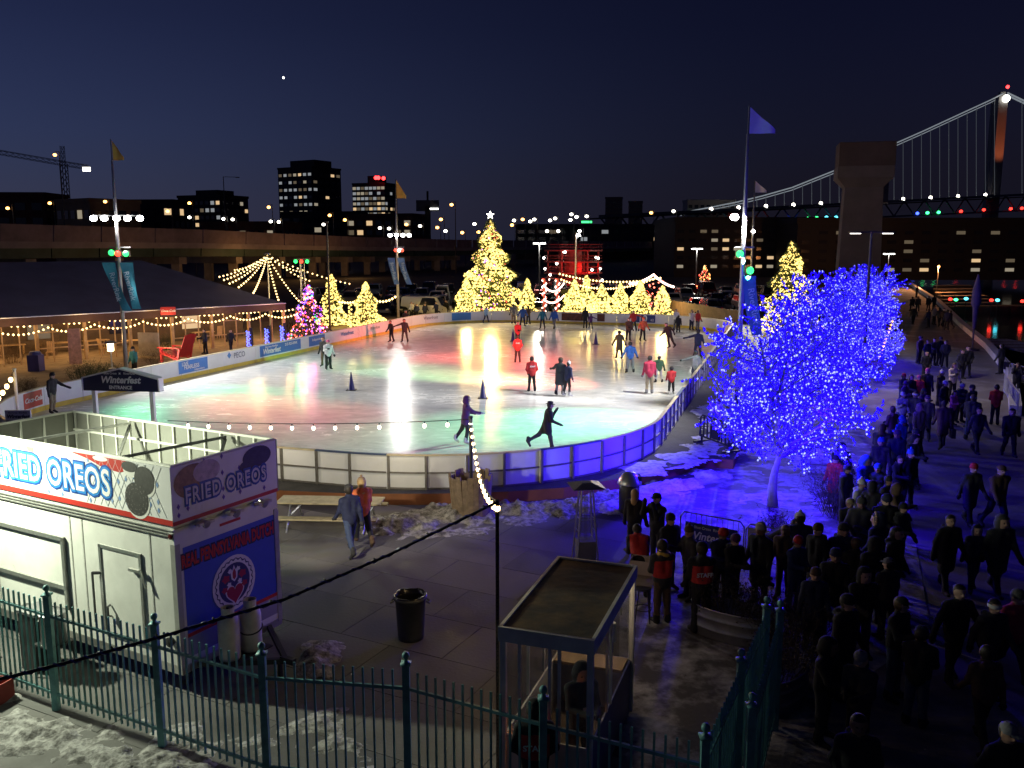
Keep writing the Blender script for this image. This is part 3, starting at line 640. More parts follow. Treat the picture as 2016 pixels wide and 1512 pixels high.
# pier apartments on the right: long dark block with scattered lit rooms
bld('pier_apartments', 'long dark pier apartment block with scattered warm lit rooms', 1640, 205, 438, 36, 30, .0, 5, 14, .26, wdark, (.12, .92), 8, .1, 21, None, (.55, .34), [wlit[0], wlit[3], wlit[3], wlit[1]])
bld('pier_apartments', 'dark apartment block with warm lit rooms behind the moorings', 2110, 190, 440, 58, 30, .0, 5, 16, .22, wdark, (.1, .92), 8, .1, 25, None, (.5, .36), [wlit[0], wlit[3], wlit[1], wlit[3]])
# red aviation lights
for px, py in ((740, 350), (745, 350), (755, 351)):
    p = atY(px, py, 757); o = MB().ball((0, 0, 0), 1.6, 8, 5).obj('aviation_light', E('red_beacon', (1, .03, .03), 8), None, p); tag(o, 'red aviation light on the pale-windowed tower roof', 'beacon', 'red roof lights')
# ---------------------------------------------------------------- tower crane
Y = 480; base = atY(134, 440, Y); t = thing('tower_crane', 'tower crane with lit counterweight sign above the highway wall', 'crane', (base.x, Y, 0))
zt = atY(134, 322, Y).z
def lattice(b, p, q, w, n):
    p = Vector(p); q = Vector(q); d = (q - p).normalized(); a = d.cross(Vector((0, 1, .3))).normalized() * w; c = d.cross(a).normalized() * w
    cs = [a + c, a - c, -a - c, -a + c]
    for k in cs: b.bar(p + k, q + k, w * .22)
    for i in range(n):
        u = p.lerp(q, i / n); v = p.lerp(q, (i + 1) / n)
        for k in range(4): b.bar(u + cs[k], v + cs[(k + 1) % 4], w * .16)
b = MB(); lattice(b, (0, 0, 0), (0, 0, zt), 1.4, 16); b.obj('mast', darksteel, t)
b = MB(); lattice(b, (0, 0, zt), (-75, 0, zt + 13), 1.0, 24); b.obj('jib', darksteel, t)
b = MB(); lattice(b, (0, 0, zt), (13, 0, zt - 2), 1.0, 6); b.obj('counter_jib', darksteel, t)
b = MB(); lattice(b, (0, 0, zt), (0, 0, zt + 9), .8, 4); b.obj('apex', darksteel, t)
b = MB(); b.box((12.5, -1.2, zt - 3), (4, .6, 2.2)); b.obj('lit_sign', E('crane_sign', (1, .95, .8), 3), t)
# ---------------------------------------------------------------- billboard mast
p = atY(842, 405, 380); t = thing('billboard_mast', 'billboard box on a mast with a bright lower lamp', 'billboard', (p.x, 380, 0))
b = MB(); b.box((0, 0, p.z / 2), (2.2, 2, p.z)); b.obj('mast', wdark, t); b = MB(); b.box((0, 0, p.z), (9.5, 2, 4.5)); b.obj('box_sign', M('billboard_face', (.12, .12, .12), .6), t)
b = MB(); b.box((2.8, -1.1, p.z - 1.3), (3.5, .3, .5)); b.obj('lamp_bar', E('billboard_lamp', (1, 1, .95), 6), t); b = MB(); b.box((0, 0, p.z + 4), (.8, .8, 4)); b.obj('spire', wdark, t)
# ---------------------------------------------------------------- street lamps far away
sod = E('sodium_lamp', (1., .43, .1), 9); wlm = E('white_lamp', (1., .93, .78), 9)
OR_ = [(15, 410, 150), (98, 400, 200), (207, 397, 230), (330, 416, 190), (373, 400, 300), (529, 408, 260), (649, 424, 260), (679, 433, 250), (800, 442, 260), (889, 403, 230), (868, 432, 280), (861, 448, 300), (910, 458, 320), (942, 457, 330), (1008, 443, 330), (1029, 432, 350), (1282, 419, 430)]
WH_ = [(440, 431, 230), (458, 432, 230), (533, 436, 245), (549, 437, 245), (373, 428, 210), (637, 442, 260), (748, 449, 260), (766, 450, 260), (827, 445, 280), (877, 455, 270), (934, 441, 320), (955, 455, 300), (1012, 434, 350), (1044, 436, 340), (1052, 432, 340), (1077, 455, 210), (1099, 455, 210), (1141, 455, 200), (1083, 434, 340), (1093, 430, 340), (1125, 422, 340), (1135, 427, 340), (1155, 426, 340), (1326, 416, 430), (1123, 433, 350)]
def farlamp(px, py, Y, m_, lab, grp, r_px=3.4, tall=None):
    p = atY(px, py, Y); t = thing('street_lamp', lab, 'street lamp', (p.x, p.y, 0), 0, grp); r = r_px * Y / F
    b = MB(); b.tube([(r + .5, 0, 0), (r + .5, 0, p.z + r + .3)], [.16, .09], 5); b.bar((r + .5, 0, p.z + r + .25), (0, 0, p.z + r + .2), .12); b.obj('pole', darksteel, t)
    MB().ball((0, 0, 0), r, 10, 6, sz=.8).obj('lamp_head', m_, t, True, (0, 0, p.z))
def where(px): 
    for x, w in ((120, 'left of the crane mast'), (260, 'by the sandy block near the gold pennant'), (480, 'in front of the low office block'), (600, 'left of the stepped-roof tower'), (700, 'at the foot of the stepped-roof tower'), (800, 'below the pale-windowed tower'), (900, 'around the billboard mast'), (1000, 'either side of the tallest lit fir'), (1070, 'above the gap beside the tallest fir'), (1170, 'over the red-lit tower'), (1400, 'under the bridge cable end')):
        if px < x: return w
for q in OR_: farlamp(*q, sod, 'far orange street lamp ' + where(q[0]), 'orange sodium street lamps')
for q in WH_: farlamp(*q, wlm, 'far white street lamp ' + where(q[0]), 'white street lamps')
farlamp(108, 305, 170, sod, 'tall lamp on the viaduct with one arm glowing orange by the crane', None)
for px, Y in ((440, 230),):
    p = atY(466, 348, Y); t = thing('street_lamp', 'unlit cobra-arm lamp against the dusk sky by the office block', 'street lamp', (p.x - 3.4, Y, 0)); b = MB(); b.tube([(0, 0, 0), (0, 0, p.z)], [.2, .1], 5); b.obj('pole', darksteel, t); b = MB(); b.bar((0, 0, p.z), (3.6, 0, p.z - .1), .12); b.box((3.6, 0, p.z - .15), (.9, .4, .2)); b.obj('arm', darksteel, t)
# green lit sign far off
p = atY(1155, 437, 380); o = MB().box((0, 0, 0), (4.4, .3, .8)).obj('lit_sign', E('green_sign', (.05, 1, .2), 3), None, p); tag(o, 'small green lit sign on a far roof', 'sign')
# the planet low in the west
p = atY(558, 153, 3000); o = MB().ball((0, 0, 0), 3.6, 8, 5).obj('planet', E('planet_light', (1, .97, .9), 5), None, p); tag(o, 'single bright planet in the dusk sky', 'planet')
# ---------------------------------------------------------------- suspension bridge
br = thing('suspension_bridge', 'suspension bridge with glowing cables and coloured deck lights', 'bridge')
steelb = M('bridge_steel', (.1, .12, .16), .6, .2, var=.1, scale=.05); cabm = E('cable_added_glow', (.75, .85, .95), .26); hang = E('hanger_added_glow', (.7, .8, .95), .07)  # cables and hangers emit: the light falling on them is put into the material
def BY(px): return 520 + (px - 1340) * (657 - 520) / 640
def bp_(px, py, off=0): return atY(px, py, BY(px) + off)
cab = [(1340, 419), (1400, 408), (1450, 398), (1500, 386), (1560, 369), (1640, 337), (1700, 311), (1750, 288), (1820, 257), (1900, 220), (1950, 197), (1977, 183)]
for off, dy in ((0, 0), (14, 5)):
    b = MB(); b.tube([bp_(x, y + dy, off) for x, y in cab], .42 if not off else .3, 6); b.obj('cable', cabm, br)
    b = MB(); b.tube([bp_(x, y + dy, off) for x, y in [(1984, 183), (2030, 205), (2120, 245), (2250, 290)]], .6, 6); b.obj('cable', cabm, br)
def deck(px, f): a = 418 + (385 - 418) * (px - 1340) / 640; return a + f * (27 + 4 * (px - 1340) / 640)
for off in (0, 16):
    for f, w in ((0, 1.6), (1, 1.2)):
        b = MB()
        for x in range(1180, 2140, 40): b.bar(bp_(x, deck(x, f), off), bp_(x + 40, deck(x + 40, f), off), 1.2, w)
        b.obj('deck_chord', steelb, br)
    b = MB()
    for i, x in enumerate(range(1180, 2140, 20)): b.bar(bp_(x, deck(x, i % 2), off), bp_(x + 20, deck(x + 20, 1 - i % 2), off), .7)
    b.obj('deck_truss', steelb, br)
b = MB()
for x in range(1180, 2140, 40): p, q = bp_(x, deck(x, .15), 8), bp_(x + 40, deck(x + 40, .15), 8); b.bar(p, q, 17, .8)
b.obj('roadway', wdark, br)
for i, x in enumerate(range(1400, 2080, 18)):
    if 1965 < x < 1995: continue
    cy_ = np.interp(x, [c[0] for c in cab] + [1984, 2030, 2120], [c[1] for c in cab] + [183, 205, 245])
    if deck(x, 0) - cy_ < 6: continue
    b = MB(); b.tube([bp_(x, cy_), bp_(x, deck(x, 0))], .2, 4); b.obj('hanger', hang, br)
    if i % 3 == 0: p = bp_(x, deck(x, -.12)); MB().ball((0, 0, 0), 1.15, 8, 5).obj('deck_lamp', wlm, br, True, p)
cols_ = {'b': E('blue_lamp', (.05, .1, 1), 5), 'g': E('green_lamp', (.05, 1, .25), 5), 'r': E('red_lamp', (1, .03, .02), 5), 'c': E('cyan_lamp', (.1, .8, 1), 4)}
for x, y, c in [(1397, 440, 'g'), (1414, 439, 'c'), (1430, 438, 'c'), (1447, 437, 'r'), (1465, 436, 'r'), (1482, 435, 'r'), (1500, 434, 'r'), (1554, 432, 'b'), (1572, 431, 'b'), (1590, 430, 'g'), (1608, 429, 'g'), (1627, 428, 'c'), (1646, 428, 'c'), (1806, 420, 'b'), (1826, 419, 'g'), (1848, 418, 'g'), (1892, 416, 'r'), (1937, 413, 'r'), (1990, 411, 'r'), (2012, 410, 'r')]:
    MB().ball((0, 0, 0), 1.25, 8, 5, sz=.8).obj('coloured_lamp', cols_[c], br, True, bp_(x, y, -1))
towm = M('bridge_tower_steel', (.16, .15, .15), .6, var=.1, scale=.05)
tb = bp_(1980, 190); 
for dx, dy in ((-4.5, 0), (4.5, 16)):
    b = MB(); b.box((tb.x + dx * .6, tb.y + dy, tb.z / 2), (6.5, 5, tb.z)); b.box((tb.x + dx * .6, tb.y + dy, tb.z + 1.5), (4, 3, 3)); b.obj('tower_leg', towm, br)
b = MB()
for z0, z1 in ((45, 68), (68, 91), (91, 112)):
    b.bar((tb.x - 2.7, tb.y, z0), (tb.x + 2.7, tb.y + 16, z1), 1.5); b.bar((tb.x - 2.7, tb.y, z1), (tb.x + 2.7, tb.y + 16, z0), 1.5)
b.obj('tower_bracing', towm, br)
MB().ball((0, 0, 0), 2.6, 8, 5).obj('tower_lamp', E('tower_white', (1, 1, .9), 8), br, True, bp_(1981, 194, -4)); MB().ball((0, 0, 0), 1.2, 8, 5).obj('beacon', E('red_beacon', (1, .03, .03), 8), br, True, bp_(1984, 171, 0))
lamp('SPOT', 'tower_uplight', (tb.x - 2, tb.y - 24, 40), 130000, (1, .22, .08), 1., target=(tb.x - 3, tb.y, 85), cone=26, blend=.8)
# ---------------------------------------------------------------- lone concrete pier
pm_ = M('pillar_concrete', (.2, .175, .18), .85, var=.16, scale=.5, bump=.3, bscale=3)
Y = 115; c = atY(1690, 500, Y); t = thing('concrete_pillar', 'huge lone concrete pier with a hammerhead top beside the blue trees', 'pillar', (c.x, Y, 0), -.25)
zt = atY(1690, 283, Y).z; zh = atY(1690, 352, Y).z; zn = atY(1690, 370, Y).z
b = MB(); b.add([(-2.6, -2, 0), (2.6, -2, 0), (2.6, 2, 0), (-2.6, 2, 0), (-2.25, -1.7, zn), (2.25, -1.7, zn), (2.25, 1.7, zn), (-2.25, 1.7, zn)], [(0, 1, 5, 4), (1, 2, 6, 5), (2, 3, 7, 6), (3, 0, 4, 7), (4, 5, 6, 7)]); b.obj('shaft', pm_, t)
b = MB(); b.add([(-2.25, -1.7, zn), (2.25, -1.7, zn), (2.25, 1.7, zn), (-2.25, 1.7, zn), (-3.3, -2.6, zh), (3.3, -2.6, zh), (3.3, 2.6, zh), (-3.3, 2.6, zh)], [(0, 1, 5, 4), (1, 2, 6, 5), (2, 3, 7, 6), (3, 0, 4, 7)]); b.ext(-3.3, 3.3, -2.6, 2.6, zh, zh + 1.4); b.obj('corbel', pm_, t)
b = MB(); b.ext(-3.2, 3.35, -2.5, 2.6, zh + 1.42, zt); b.obj('head_block', M('pillar_cap', (.13, .1, .1), .9, var=.2, scale=.4), t)
b = MB(); b.ext(2.3, 3.0, -.8, .8, zh - 3, zh - .4); b.obj('drain_box', darksteel, t)
# ---------------------------------------------------------------- parked cars
def make_car(kind):
    t = thing('parked_car', 'parked car', 'car', (0, 0, -50))
    L_, w, hb, hr = {'sedan': (4.5, .88, .85, 1.42), 'suv': (4.7, .94, 1.05, 1.75), 'van': (5.2, .98, 1.15, 2.1)}[kind]
    prof = {'sedan': [(-.5, .35), (-.5, .72), (-.46, hb), (-.34, hb + .03), (-.2, hr - .03), (-.1, hr), (.12, hr), (.2, hr - .04), (.3, hb + .04), (.46, hb - .08), (.5, .65), (.5, .35)],
            'suv': [(-.5, .4), (-.5, .9), (-.48, hb), (-.42, hr - .08), (-.38, hr), (.1, hr), (.16, hr - .04), (.26, hb + .05), (.45, hb - .05), (.5, .85), (.5, .4)],
            'van': [(-.5, .4), (-.5, 1.2), (-.49, hr - .1), (-.46, hr), (.2, hr), (.27, hr - .1), (.38, hb + .05), (.48, hb - .12), (.5, .8), (.5, .4)]}[kind]
    b = MB(); n = len(prof); rows = []
    for y, k in ((-1, 0), (-1, 1), (1, 1), (1, 0)): pass
    def ring(yy, tum): return [(x * L_, yy * w * (1 - tum * max(0, (z - hb) / (hr - hb)) * .2) , z) for x, z in prof]
    A, Bq = ring(-1, 1), ring(1, 1)
    b.add(A + Bq, [tuple(range(n))[::-1], tuple(range(n, 2 * n))] + [(i, (i + 1) % n, n + (i + 1) % n, n + i) for i in range(n)])
    b.obj('body', whitep, t)
    b = MB(); gz0 = hb + .06; gz1 = hr - .1; f = .8
    for s in (-1, 1):
        yy = s * (w * .995 + .0); yt = s * (w * .84)
        x0, x1 = {'sedan': (-.27, .22), 'suv': (-.42, .18), 'van': (-.1, .3)}[kind]
        b = MB(); b.quad((x0 * L_, yy - s * .0, gz0), (x1 * L_, yy, gz0), ((x1 - .07) * L_, yt + s * .02, gz1), ((x0 + .06) * L_, yt + s * .02, gz1))
        b.obj('side_window', M('car_glass', (.01, .012, .015), .08, var=0), t)
    fx0, fx1 = {'sedan': (.305, .205), 'suv': (.262, .165), 'van': (.382, .275)}[kind]
    b = MB(); b.quad((fx0 * L_, -w * .85, gz0 - .02), (fx0 * L_, w * .85, gz0 - .02), (fx1 * L_ + .03, w * .72, gz1 + .03), (fx1 * L_ + .03, -w * .72, gz1 + .03)); b.obj('windscreen', MC['car_glass'], t)
    rx0, rx1 = {'sedan': (-.345, -.21), 'suv': (-.487, -.425), 'van': (-.5, -.495)}[kind]
    b = MB(); b.quad((rx0 * L_ - .02, w * .85, gz0 - .02), (rx0 * L_ - .02, -w * .85, gz0 - .02), (rx1 * L_ - .03, -w * .72, gz1), (rx1 * L_ - .03, w * .72, gz1)); b.obj('rear_window', MC['car_glass'], t)
    for x in (-.31, .31):
        for s in (-1, 1):
            b = MB(); b.lathe([(.001, -.1), (.2, -.11), (.33, -.1), (.34, .1), (.2, .11), (.001, .1)], 14); o = b.obj('wheel', MC['tyre_rubber'], t, loc=(x * L_, s * (w - .08), .34)); o.rotation_euler = (math.pi / 2, 0, 0)
            b = MB(); b.lathe([(.2, 0), (.18, .02), (.001, .03)], 10); q = b.obj('rim', steel, o, loc=(0, 0, -.13 * s if s < 0 else -.13)); q.location.z = .115 if s < 0 else -.145
    for s in (-1, 1):
        b = MB(); b.box((.495 * L_, s * w * .7, .72), (.06, .3, .14)); b.obj('headlight', M('headlamp_glass', (.5, .5, .52), .1, var=0), t)
        b = MB(); b.box((-.5 * L_, s * w * .78, .85), (.05, .22, .16)); b.obj('tail_light', M('tail_lens', (.25, .01, .01), .2, var=0), t)
    return t
cars = {k: make_car(k) for k in ('sedan', 'suv', 'van')}
CARC = {'white': (.7, .7, .7), 'silver': (.35, .36, .37), 'black': (.015, .015, .017), 'grey': (.12, .12, .13), 'dark blue': (.02, .03, .09), 'dark red': (.15, .015, .015)}
def place_car(x, y, rz, kind, cname, place):
    c = copytree(cars[kind], (x, y, .0), rz, '%s %s parked %s' % (cname, {'sedan': 'saloon car', 'suv': 'tall estate car', 'van': 'delivery van'}[kind], place)); c['group'] = 'cars in the lot beyond the rink'
    for ch in c.children:
        if ch.name.startswith('body'): ch.material_slots[0].link = 'OBJECT'; ch.material_slots[0].material = M('car_' + cname, CARC[cname], .25, .3, var=.03)
rnd = random.Random(12); rows_ = [(98, 'in the row next to the fence'), (104.5, 'in the second row from the fence'), (115, 'in the middle row of the lot'), (121.5, 'in the fourth row of the lot'), (133, 'in the row under the highway')]
for y, pl_ in rows_:
    x = -14 if y < 110 else -26
    while x < y * .27 + 2:
        px = pix((x, y, 1))[0]
        if rnd.random() < .8 and not (890 < px < 1015 and y < 105): place_car(x, y + rnd.uniform(-.4, .4), math.pi / 2 * rnd.choice((1, -1)) + rnd.uniform(-.05, .05), rnd.choice(('sedan', 'suv', 'suv', 'sedan', 'van')), rnd.choice(('white', 'silver', 'silver', 'black', 'grey', 'dark blue', 'dark red', 'black')), pl_)
        x += 2.75
place_car(-9.2, 96, -.25, 'van', 'white', 'side-on beside the flagpole at the rink corner')
for k in cars.values():
    for ch in list(k.children_recursive): bpy.data.objects.remove(ch)
    bpy.data.objects.remove(k)
# parking-lot lamps with two heads
for px, py, Y in ((1062, 479, 128), (1372, 490, 150), (1750, 500, 150)):
    p = atY(px, py, Y); t = thing('lot_lamp', {1062: 'twin-head white lot lamp behind the tall tree', 1372: 'twin-head lot lamp over the far cars', 1750: 'twin-head lamp beyond the pier top'}[px], 'street lamp', (p.x, Y, 0)); b = MB(); b.tube([(0, 0, 0), (0, 0, p.z)], [.12, .07], 6); b.obj('pole', darksteel, t)
    for s in (-1, 1): MB().box((0, 0, 0), (.75, .35, .16)).obj('lamp_head', E('lot_lamp_head', (1, .98, .9), 14), t, (s * .5, -.1, p.z))
    lamp('POINT', 'lot_light', (p.x, Y - .5, p.z - .25), 1500 if px < 1500 else 500, (1, .95, .82), .35)
# lot fence and lit tower on the far side
b = None
t = thing('red_lit_tower', 'open steel viewing tower of three decks washed in red light', 'tower', (*atY(1128, 560, 150).xy, 0)); zt = atY(1128, 493, 150).z
rm = M('tower_red_paint', (.4, .06, .05), .6, var=.3)
for k in range(4):
    z = 1.0 + k * (zt - 1) / 3; b = MB(); b.lathe([(.2, -.12), (4.9, -.12), (4.9, .12), (.2, .12)], 12, (0, 0, z)); b.obj('deck', rm, t)
    b = MB(); b.tube([(4.8 * math.cos(a), 4.8 * math.sin(a), z + 1) for a in np.linspace(0, 2 * math.pi, 13)], .06, 4); b.tube([(4.8 * math.cos(a), 4.8 * math.sin(a), z + .55) for a in np.linspace(0, 2 * math.pi, 13)], .04, 4); b.obj('railing', rm, t)
    if k < 3:
        for i in range(5): a = 2 * math.pi * i / 5 + k * .3; MB().ball((0, 0, 0), .22, 6, 4).obj('lamp', wlm, t, (4.9 * math.cos(a), 4.9 * math.sin(a), z + .6 + (i % 2)))
for i in range(6): a = 2 * math.pi * i / 6; b = MB(); b.tube([(4.2 * math.cos(a), 4.2 * math.sin(a), 0), (4.2 * math.cos(a), 4.2 * math.sin(a), zt)], .16, 6); b.obj('column', rm, t)
b = MB(); b.lathe([(1.5, 0), (1.5, zt)], 12); b.obj('core', rm, t)
q = t.location
lamp('POINT', 'red_light', (q.x, q.y - 9, 3.5), 800, (1, .06, .04), .4); lamp('POINT', 'red_light', (q.x + 2.6, q.y - 2, 3.2), 400, (1, .05, .03), .3)
# ============================================================ light poles round the rink
clothw = M('flag_white', (.6, .58, .66), .8, var=.08); clothy = M('flag_gold', (.55, .33, .06), .8, var=.1); teal = M('banner_teal', (.05, .3, .42), .7, var=.2, scale=2); bannerb = M('banner_pale_blue', (.1, .22, .5), .7, var=.2, scale=2)
floodm = E('flood_lens', (1, .98, .92), 30); gl = E('stage_green', (.03, 1, .16), 3.2); rl = E('stage_red', (1, .06, .03), 3.2); wl2 = E('stage_white', (1, .9, .75), 10)
def flag(t, m, z, L_, h, droop=.0):
    b = MB(); n = 8
    for i in range(n + 1):
        f = i / n; y = .12 * math.sin(f * 6) * f
        b.v += [(.06 + L_ * f, y, z - droop * f - h * .85 * f), (.06 + L_ * f * .999, y + .01, z - h)]
    for i in range(n): b.f.append((2 * i, 2 * i + 1, 2 * i + 3, 2 * i + 2)); b.m.append(0)
    b.obj('flag', m, t, True)
def feather(t, m, x, z0, z1, lean, txt=True):
    b = MB(); n = 10
    for i in range(n + 1):
        f = i / n; xx = x + lean * f ** 1.4; w = .33 * (1 - .25 * f)
        for s in (-1, 0, 1): b.v.append((xx + s * w, -.1 + .12 * math.sin(f * 5 + s) , z1 + (z0 - z1) * f))
    for i in range(n):
        for s in (0, 1): b.f.append((3 * i + s, 3 * i + s + 1, 3 * i + s + 4, 3 * i + s + 3)); b.m.append(0)
    o = b.obj('banner', m, t, True)
    if txt: 
        q = text('RiverRink', .42, M('banner_ink', (.55, .75, .85), .7, var=0), o, (x + lean * .42, -.3, (z0 + z1) / 2), (math.pi / 2, math.pi / 2 - .2, 0), .001, .004)
poles = {}
def rinkpole(key, x, y, ztop, lab, zl, heads, stage, flagm, fl, banners, bm, side=1):
    t = thing('light_pole', lab, 'light pole', (x, y, 0)); poles[key] = t
    b = MB(); b.tube([(0, 0, 0), (0, 0, zl), (0, 0, ztop)], [.13, .1, .06], 8); b.obj('pole', M('pole_aluminium', (.45, .45, .46), .4, .5, var=.1), t, True)
    if fl: flag(t, flagm, ztop + .02 + fl[1], fl[0], fl[1]); b = MB(); b.tube([(0, 0, ztop), (0, 0, ztop + fl[1] + .1)], .03, 6); b.obj('flag_staff', darksteel, t)
    if heads:
        b = MB(); b.bar((heads[0], -.1, zl + .15), (heads[-1], -.1, zl + .15), .07); b.obj('lamp_bar', steel, t)
        for hx in heads: MB().ball((0, 0, 0), .2, 10, 6, sz=.8).obj('flood_head', floodm, t, (hx, -.15, zl))
    for sx, sz, sm in stage:
        o = MB().ball((0, 0, 0), .17, 10, 6).obj('stage_lamp', sm, t, True, (sx, -.2, sz)); b = MB(); b.box((sx, -.05, sz), (.3, .2, .34)); b.obj('lamp_housing', black, t)
    if stage: b = MB(); b.bar((min(s[0] for s in stage) - .2, 0, stage[0][1] + .3), (max(s[0] for s in stage) + .2, 0, stage[0][1] + .3), .06); b.obj('cross_arm', steel, t)
    for bx, z0, z1, ln in banners: feather(t, bm, bx, z0, z1, ln)
    return t
rinkpole('L', -22.17, 50.6, 12.3, 'tall rink light pole with gold pennant and two teal feather banners', 9.15, (-1.2, -.6, .1, .7, 1.4), [(-.3, 7.25, gl), (.05, 7.2, rl), (.5, 7.2, gl)], clothy, (.62, 1.05), [(-.55, 4.0, 6.7, .9), (.45, 4.1, 6.7, .45)], teal)
rinkpole('M', -10.9, 85.15, 11.9, 'rink light pole with gold pennant by the corner of the lit trees', 8.5, (-.6, .0, .6, 1.2), [(-.1, 7.1, rl), (.25, 7.1, wl2), (.5, 7.1, rl)], clothy, (.9, 1.7), [(-.55, 3.9, 6.4, .5), (.35, 3.9, 6.4, .8)], bannerb)
rinkpole('R', 10.55, 41., 12.6, 'tall rink light pole with large white pennant behind the blue trees', 8.95, (-.5,), [(-.2, 7.3, gl), (.3, 6.55, gl)], clothw, (1.15, 1.15), [(.3, 3.6, 6.3, .45)], bannerb)
rinkpole('F', 23.5, 88, 12.6, 'far rink light pole with a small white pennant', 8.9, (0.,), [], clothw, (1.1, 1.1), [], bannerb)
rinkpole('C', *atY(1133, 560, 96).xy, 8.9, 'pale light pole rising behind the row of lit trees', 8.6, (.25,), [], None, None, [], bannerb)
IC = Vector((RC.x, RC.y, ZI))
WH = (1, .965, .9)
def rk(a, c): return RC + RW * a + RU * c + Vector((0, 0, ZI))
for key, z, tg, pw, cn in (('L', 9.1, rk(-3, -8), 10400, 112), ('M', 8.5, rk(-1, 8), 1900, 150), ('R', 8.9, rk(1, 1), 9000, 104), ('R', 8.8, Vector((0, 36, .4)), 7600, 72), ('F', 8.9, rk(3, 11), 9200, 130)):
    p = poles[key].location; lamp('SPOT', 'flood_light', (p.x, p.y - .35, z - .15), pw, WH, .25, target=tg, cone=cn, blend=.5)
# coloured stage beams
for key, dx, z, col, tg, pw, cn in (
    ('L', -.3, 7.25, (.1, 1, .4), G(470, 775, ZI), 1700, 22), ('L', .05, 7.2, (1, .12, .08), G(560, 815, ZI), 4600, 24), ('L', .5, 7.2, (.1, 1, .4), G(330, 828, ZI), 1300, 26),
    ('R', -.2, 7.3, (.1, 1, .45), G(1080, 835, ZI), 3000, 34), ('R', .3, 6.5, (.1, 1, .4), G(1300, 742, ZI), 900, 24), ('R', -.2, 7.2, (1, .15, .08), G(1010, 745, ZI), 3600, 24),
    ('R', -.1, 7.1, (1, .1, .06), G(920, 690, ZI), 3600, 22), ('L', .5, 7.1, (1, .1, .06), G(1100, 695, ZI), 4200, 20), ('R', .2, 7.1, (.1, 1, .4), G(880, 735, ZI), 2400, 18)):
    p = poles[key].location; lamp('SPOT', 'stage_beam', (p.x + dx, p.y - .3, z), pw * 27, col, .12, target=tg, cone=cn * 1.25, blend=1.)
# truss tower with stage lamps, and dark pole
p = G(599, 655); t = thing('truss_tower', 'slim lighting truss with green and red lamps beside the purple tree', 'truss', (p.x, p.y, 0)); zt = atY(597, 517, p.y).z
b = MB()
for a in (0, 2.09, 4.19): b.tube([(.22 * math.cos(a), .22 * math.sin(a), 0), (.22 * math.cos(a), .22 * math.sin(a), zt)], .03, 5)
for k in range(int(zt / .4)):
    for a in (0, 2.09, 4.19): b.bar((.22 * math.cos(a), .22 * math.sin(a), k * .4), (.22 * math.cos(a + 2.09), .22 * math.sin(a + 2.09), k * .4 + .4), .022)
b.obj('truss', steel, t)
for dx, m_ in ((-.5, gl), (.0, rl), (.5, gl)): MB().ball((0, 0, 0), .17, 8, 5).obj('stage_lamp', m_, t, True, (dx, -.1, zt + .1))
b = MB(); b.bar((-.7, 0, zt + .3), (.7, 0, zt + .3), .06); b.obj('cross_bar', steel, t)
lamp('SPOT', 'stage_beam', (p.x - .5, p.y - .2, zt), 900, (.1, 1, .35), .12, target=G(760, 720, ZI), cone=26, blend=.6); lamp('SPOT', 'stage_beam', (p.x, p.y - .2, zt), 700, (1, .15, .2), .12, target=G(700, 705, ZI), cone=24, blend=.6)
p = G(650, 648); t = thing('utility_pole', 'thin black pole in front of the yellow-lit trees', 'pole', (p.x, p.y, 0)); zt = atY(649, 437, p.y).z; b = MB(); b.tube([(0, 0, 0), (0, 0, zt)], [.11, .08], 7); b.obj('shaft', black, t); b = MB(); b.box((0, 0, zt), (.25, .25, .1)); b.obj('cap', black, t)
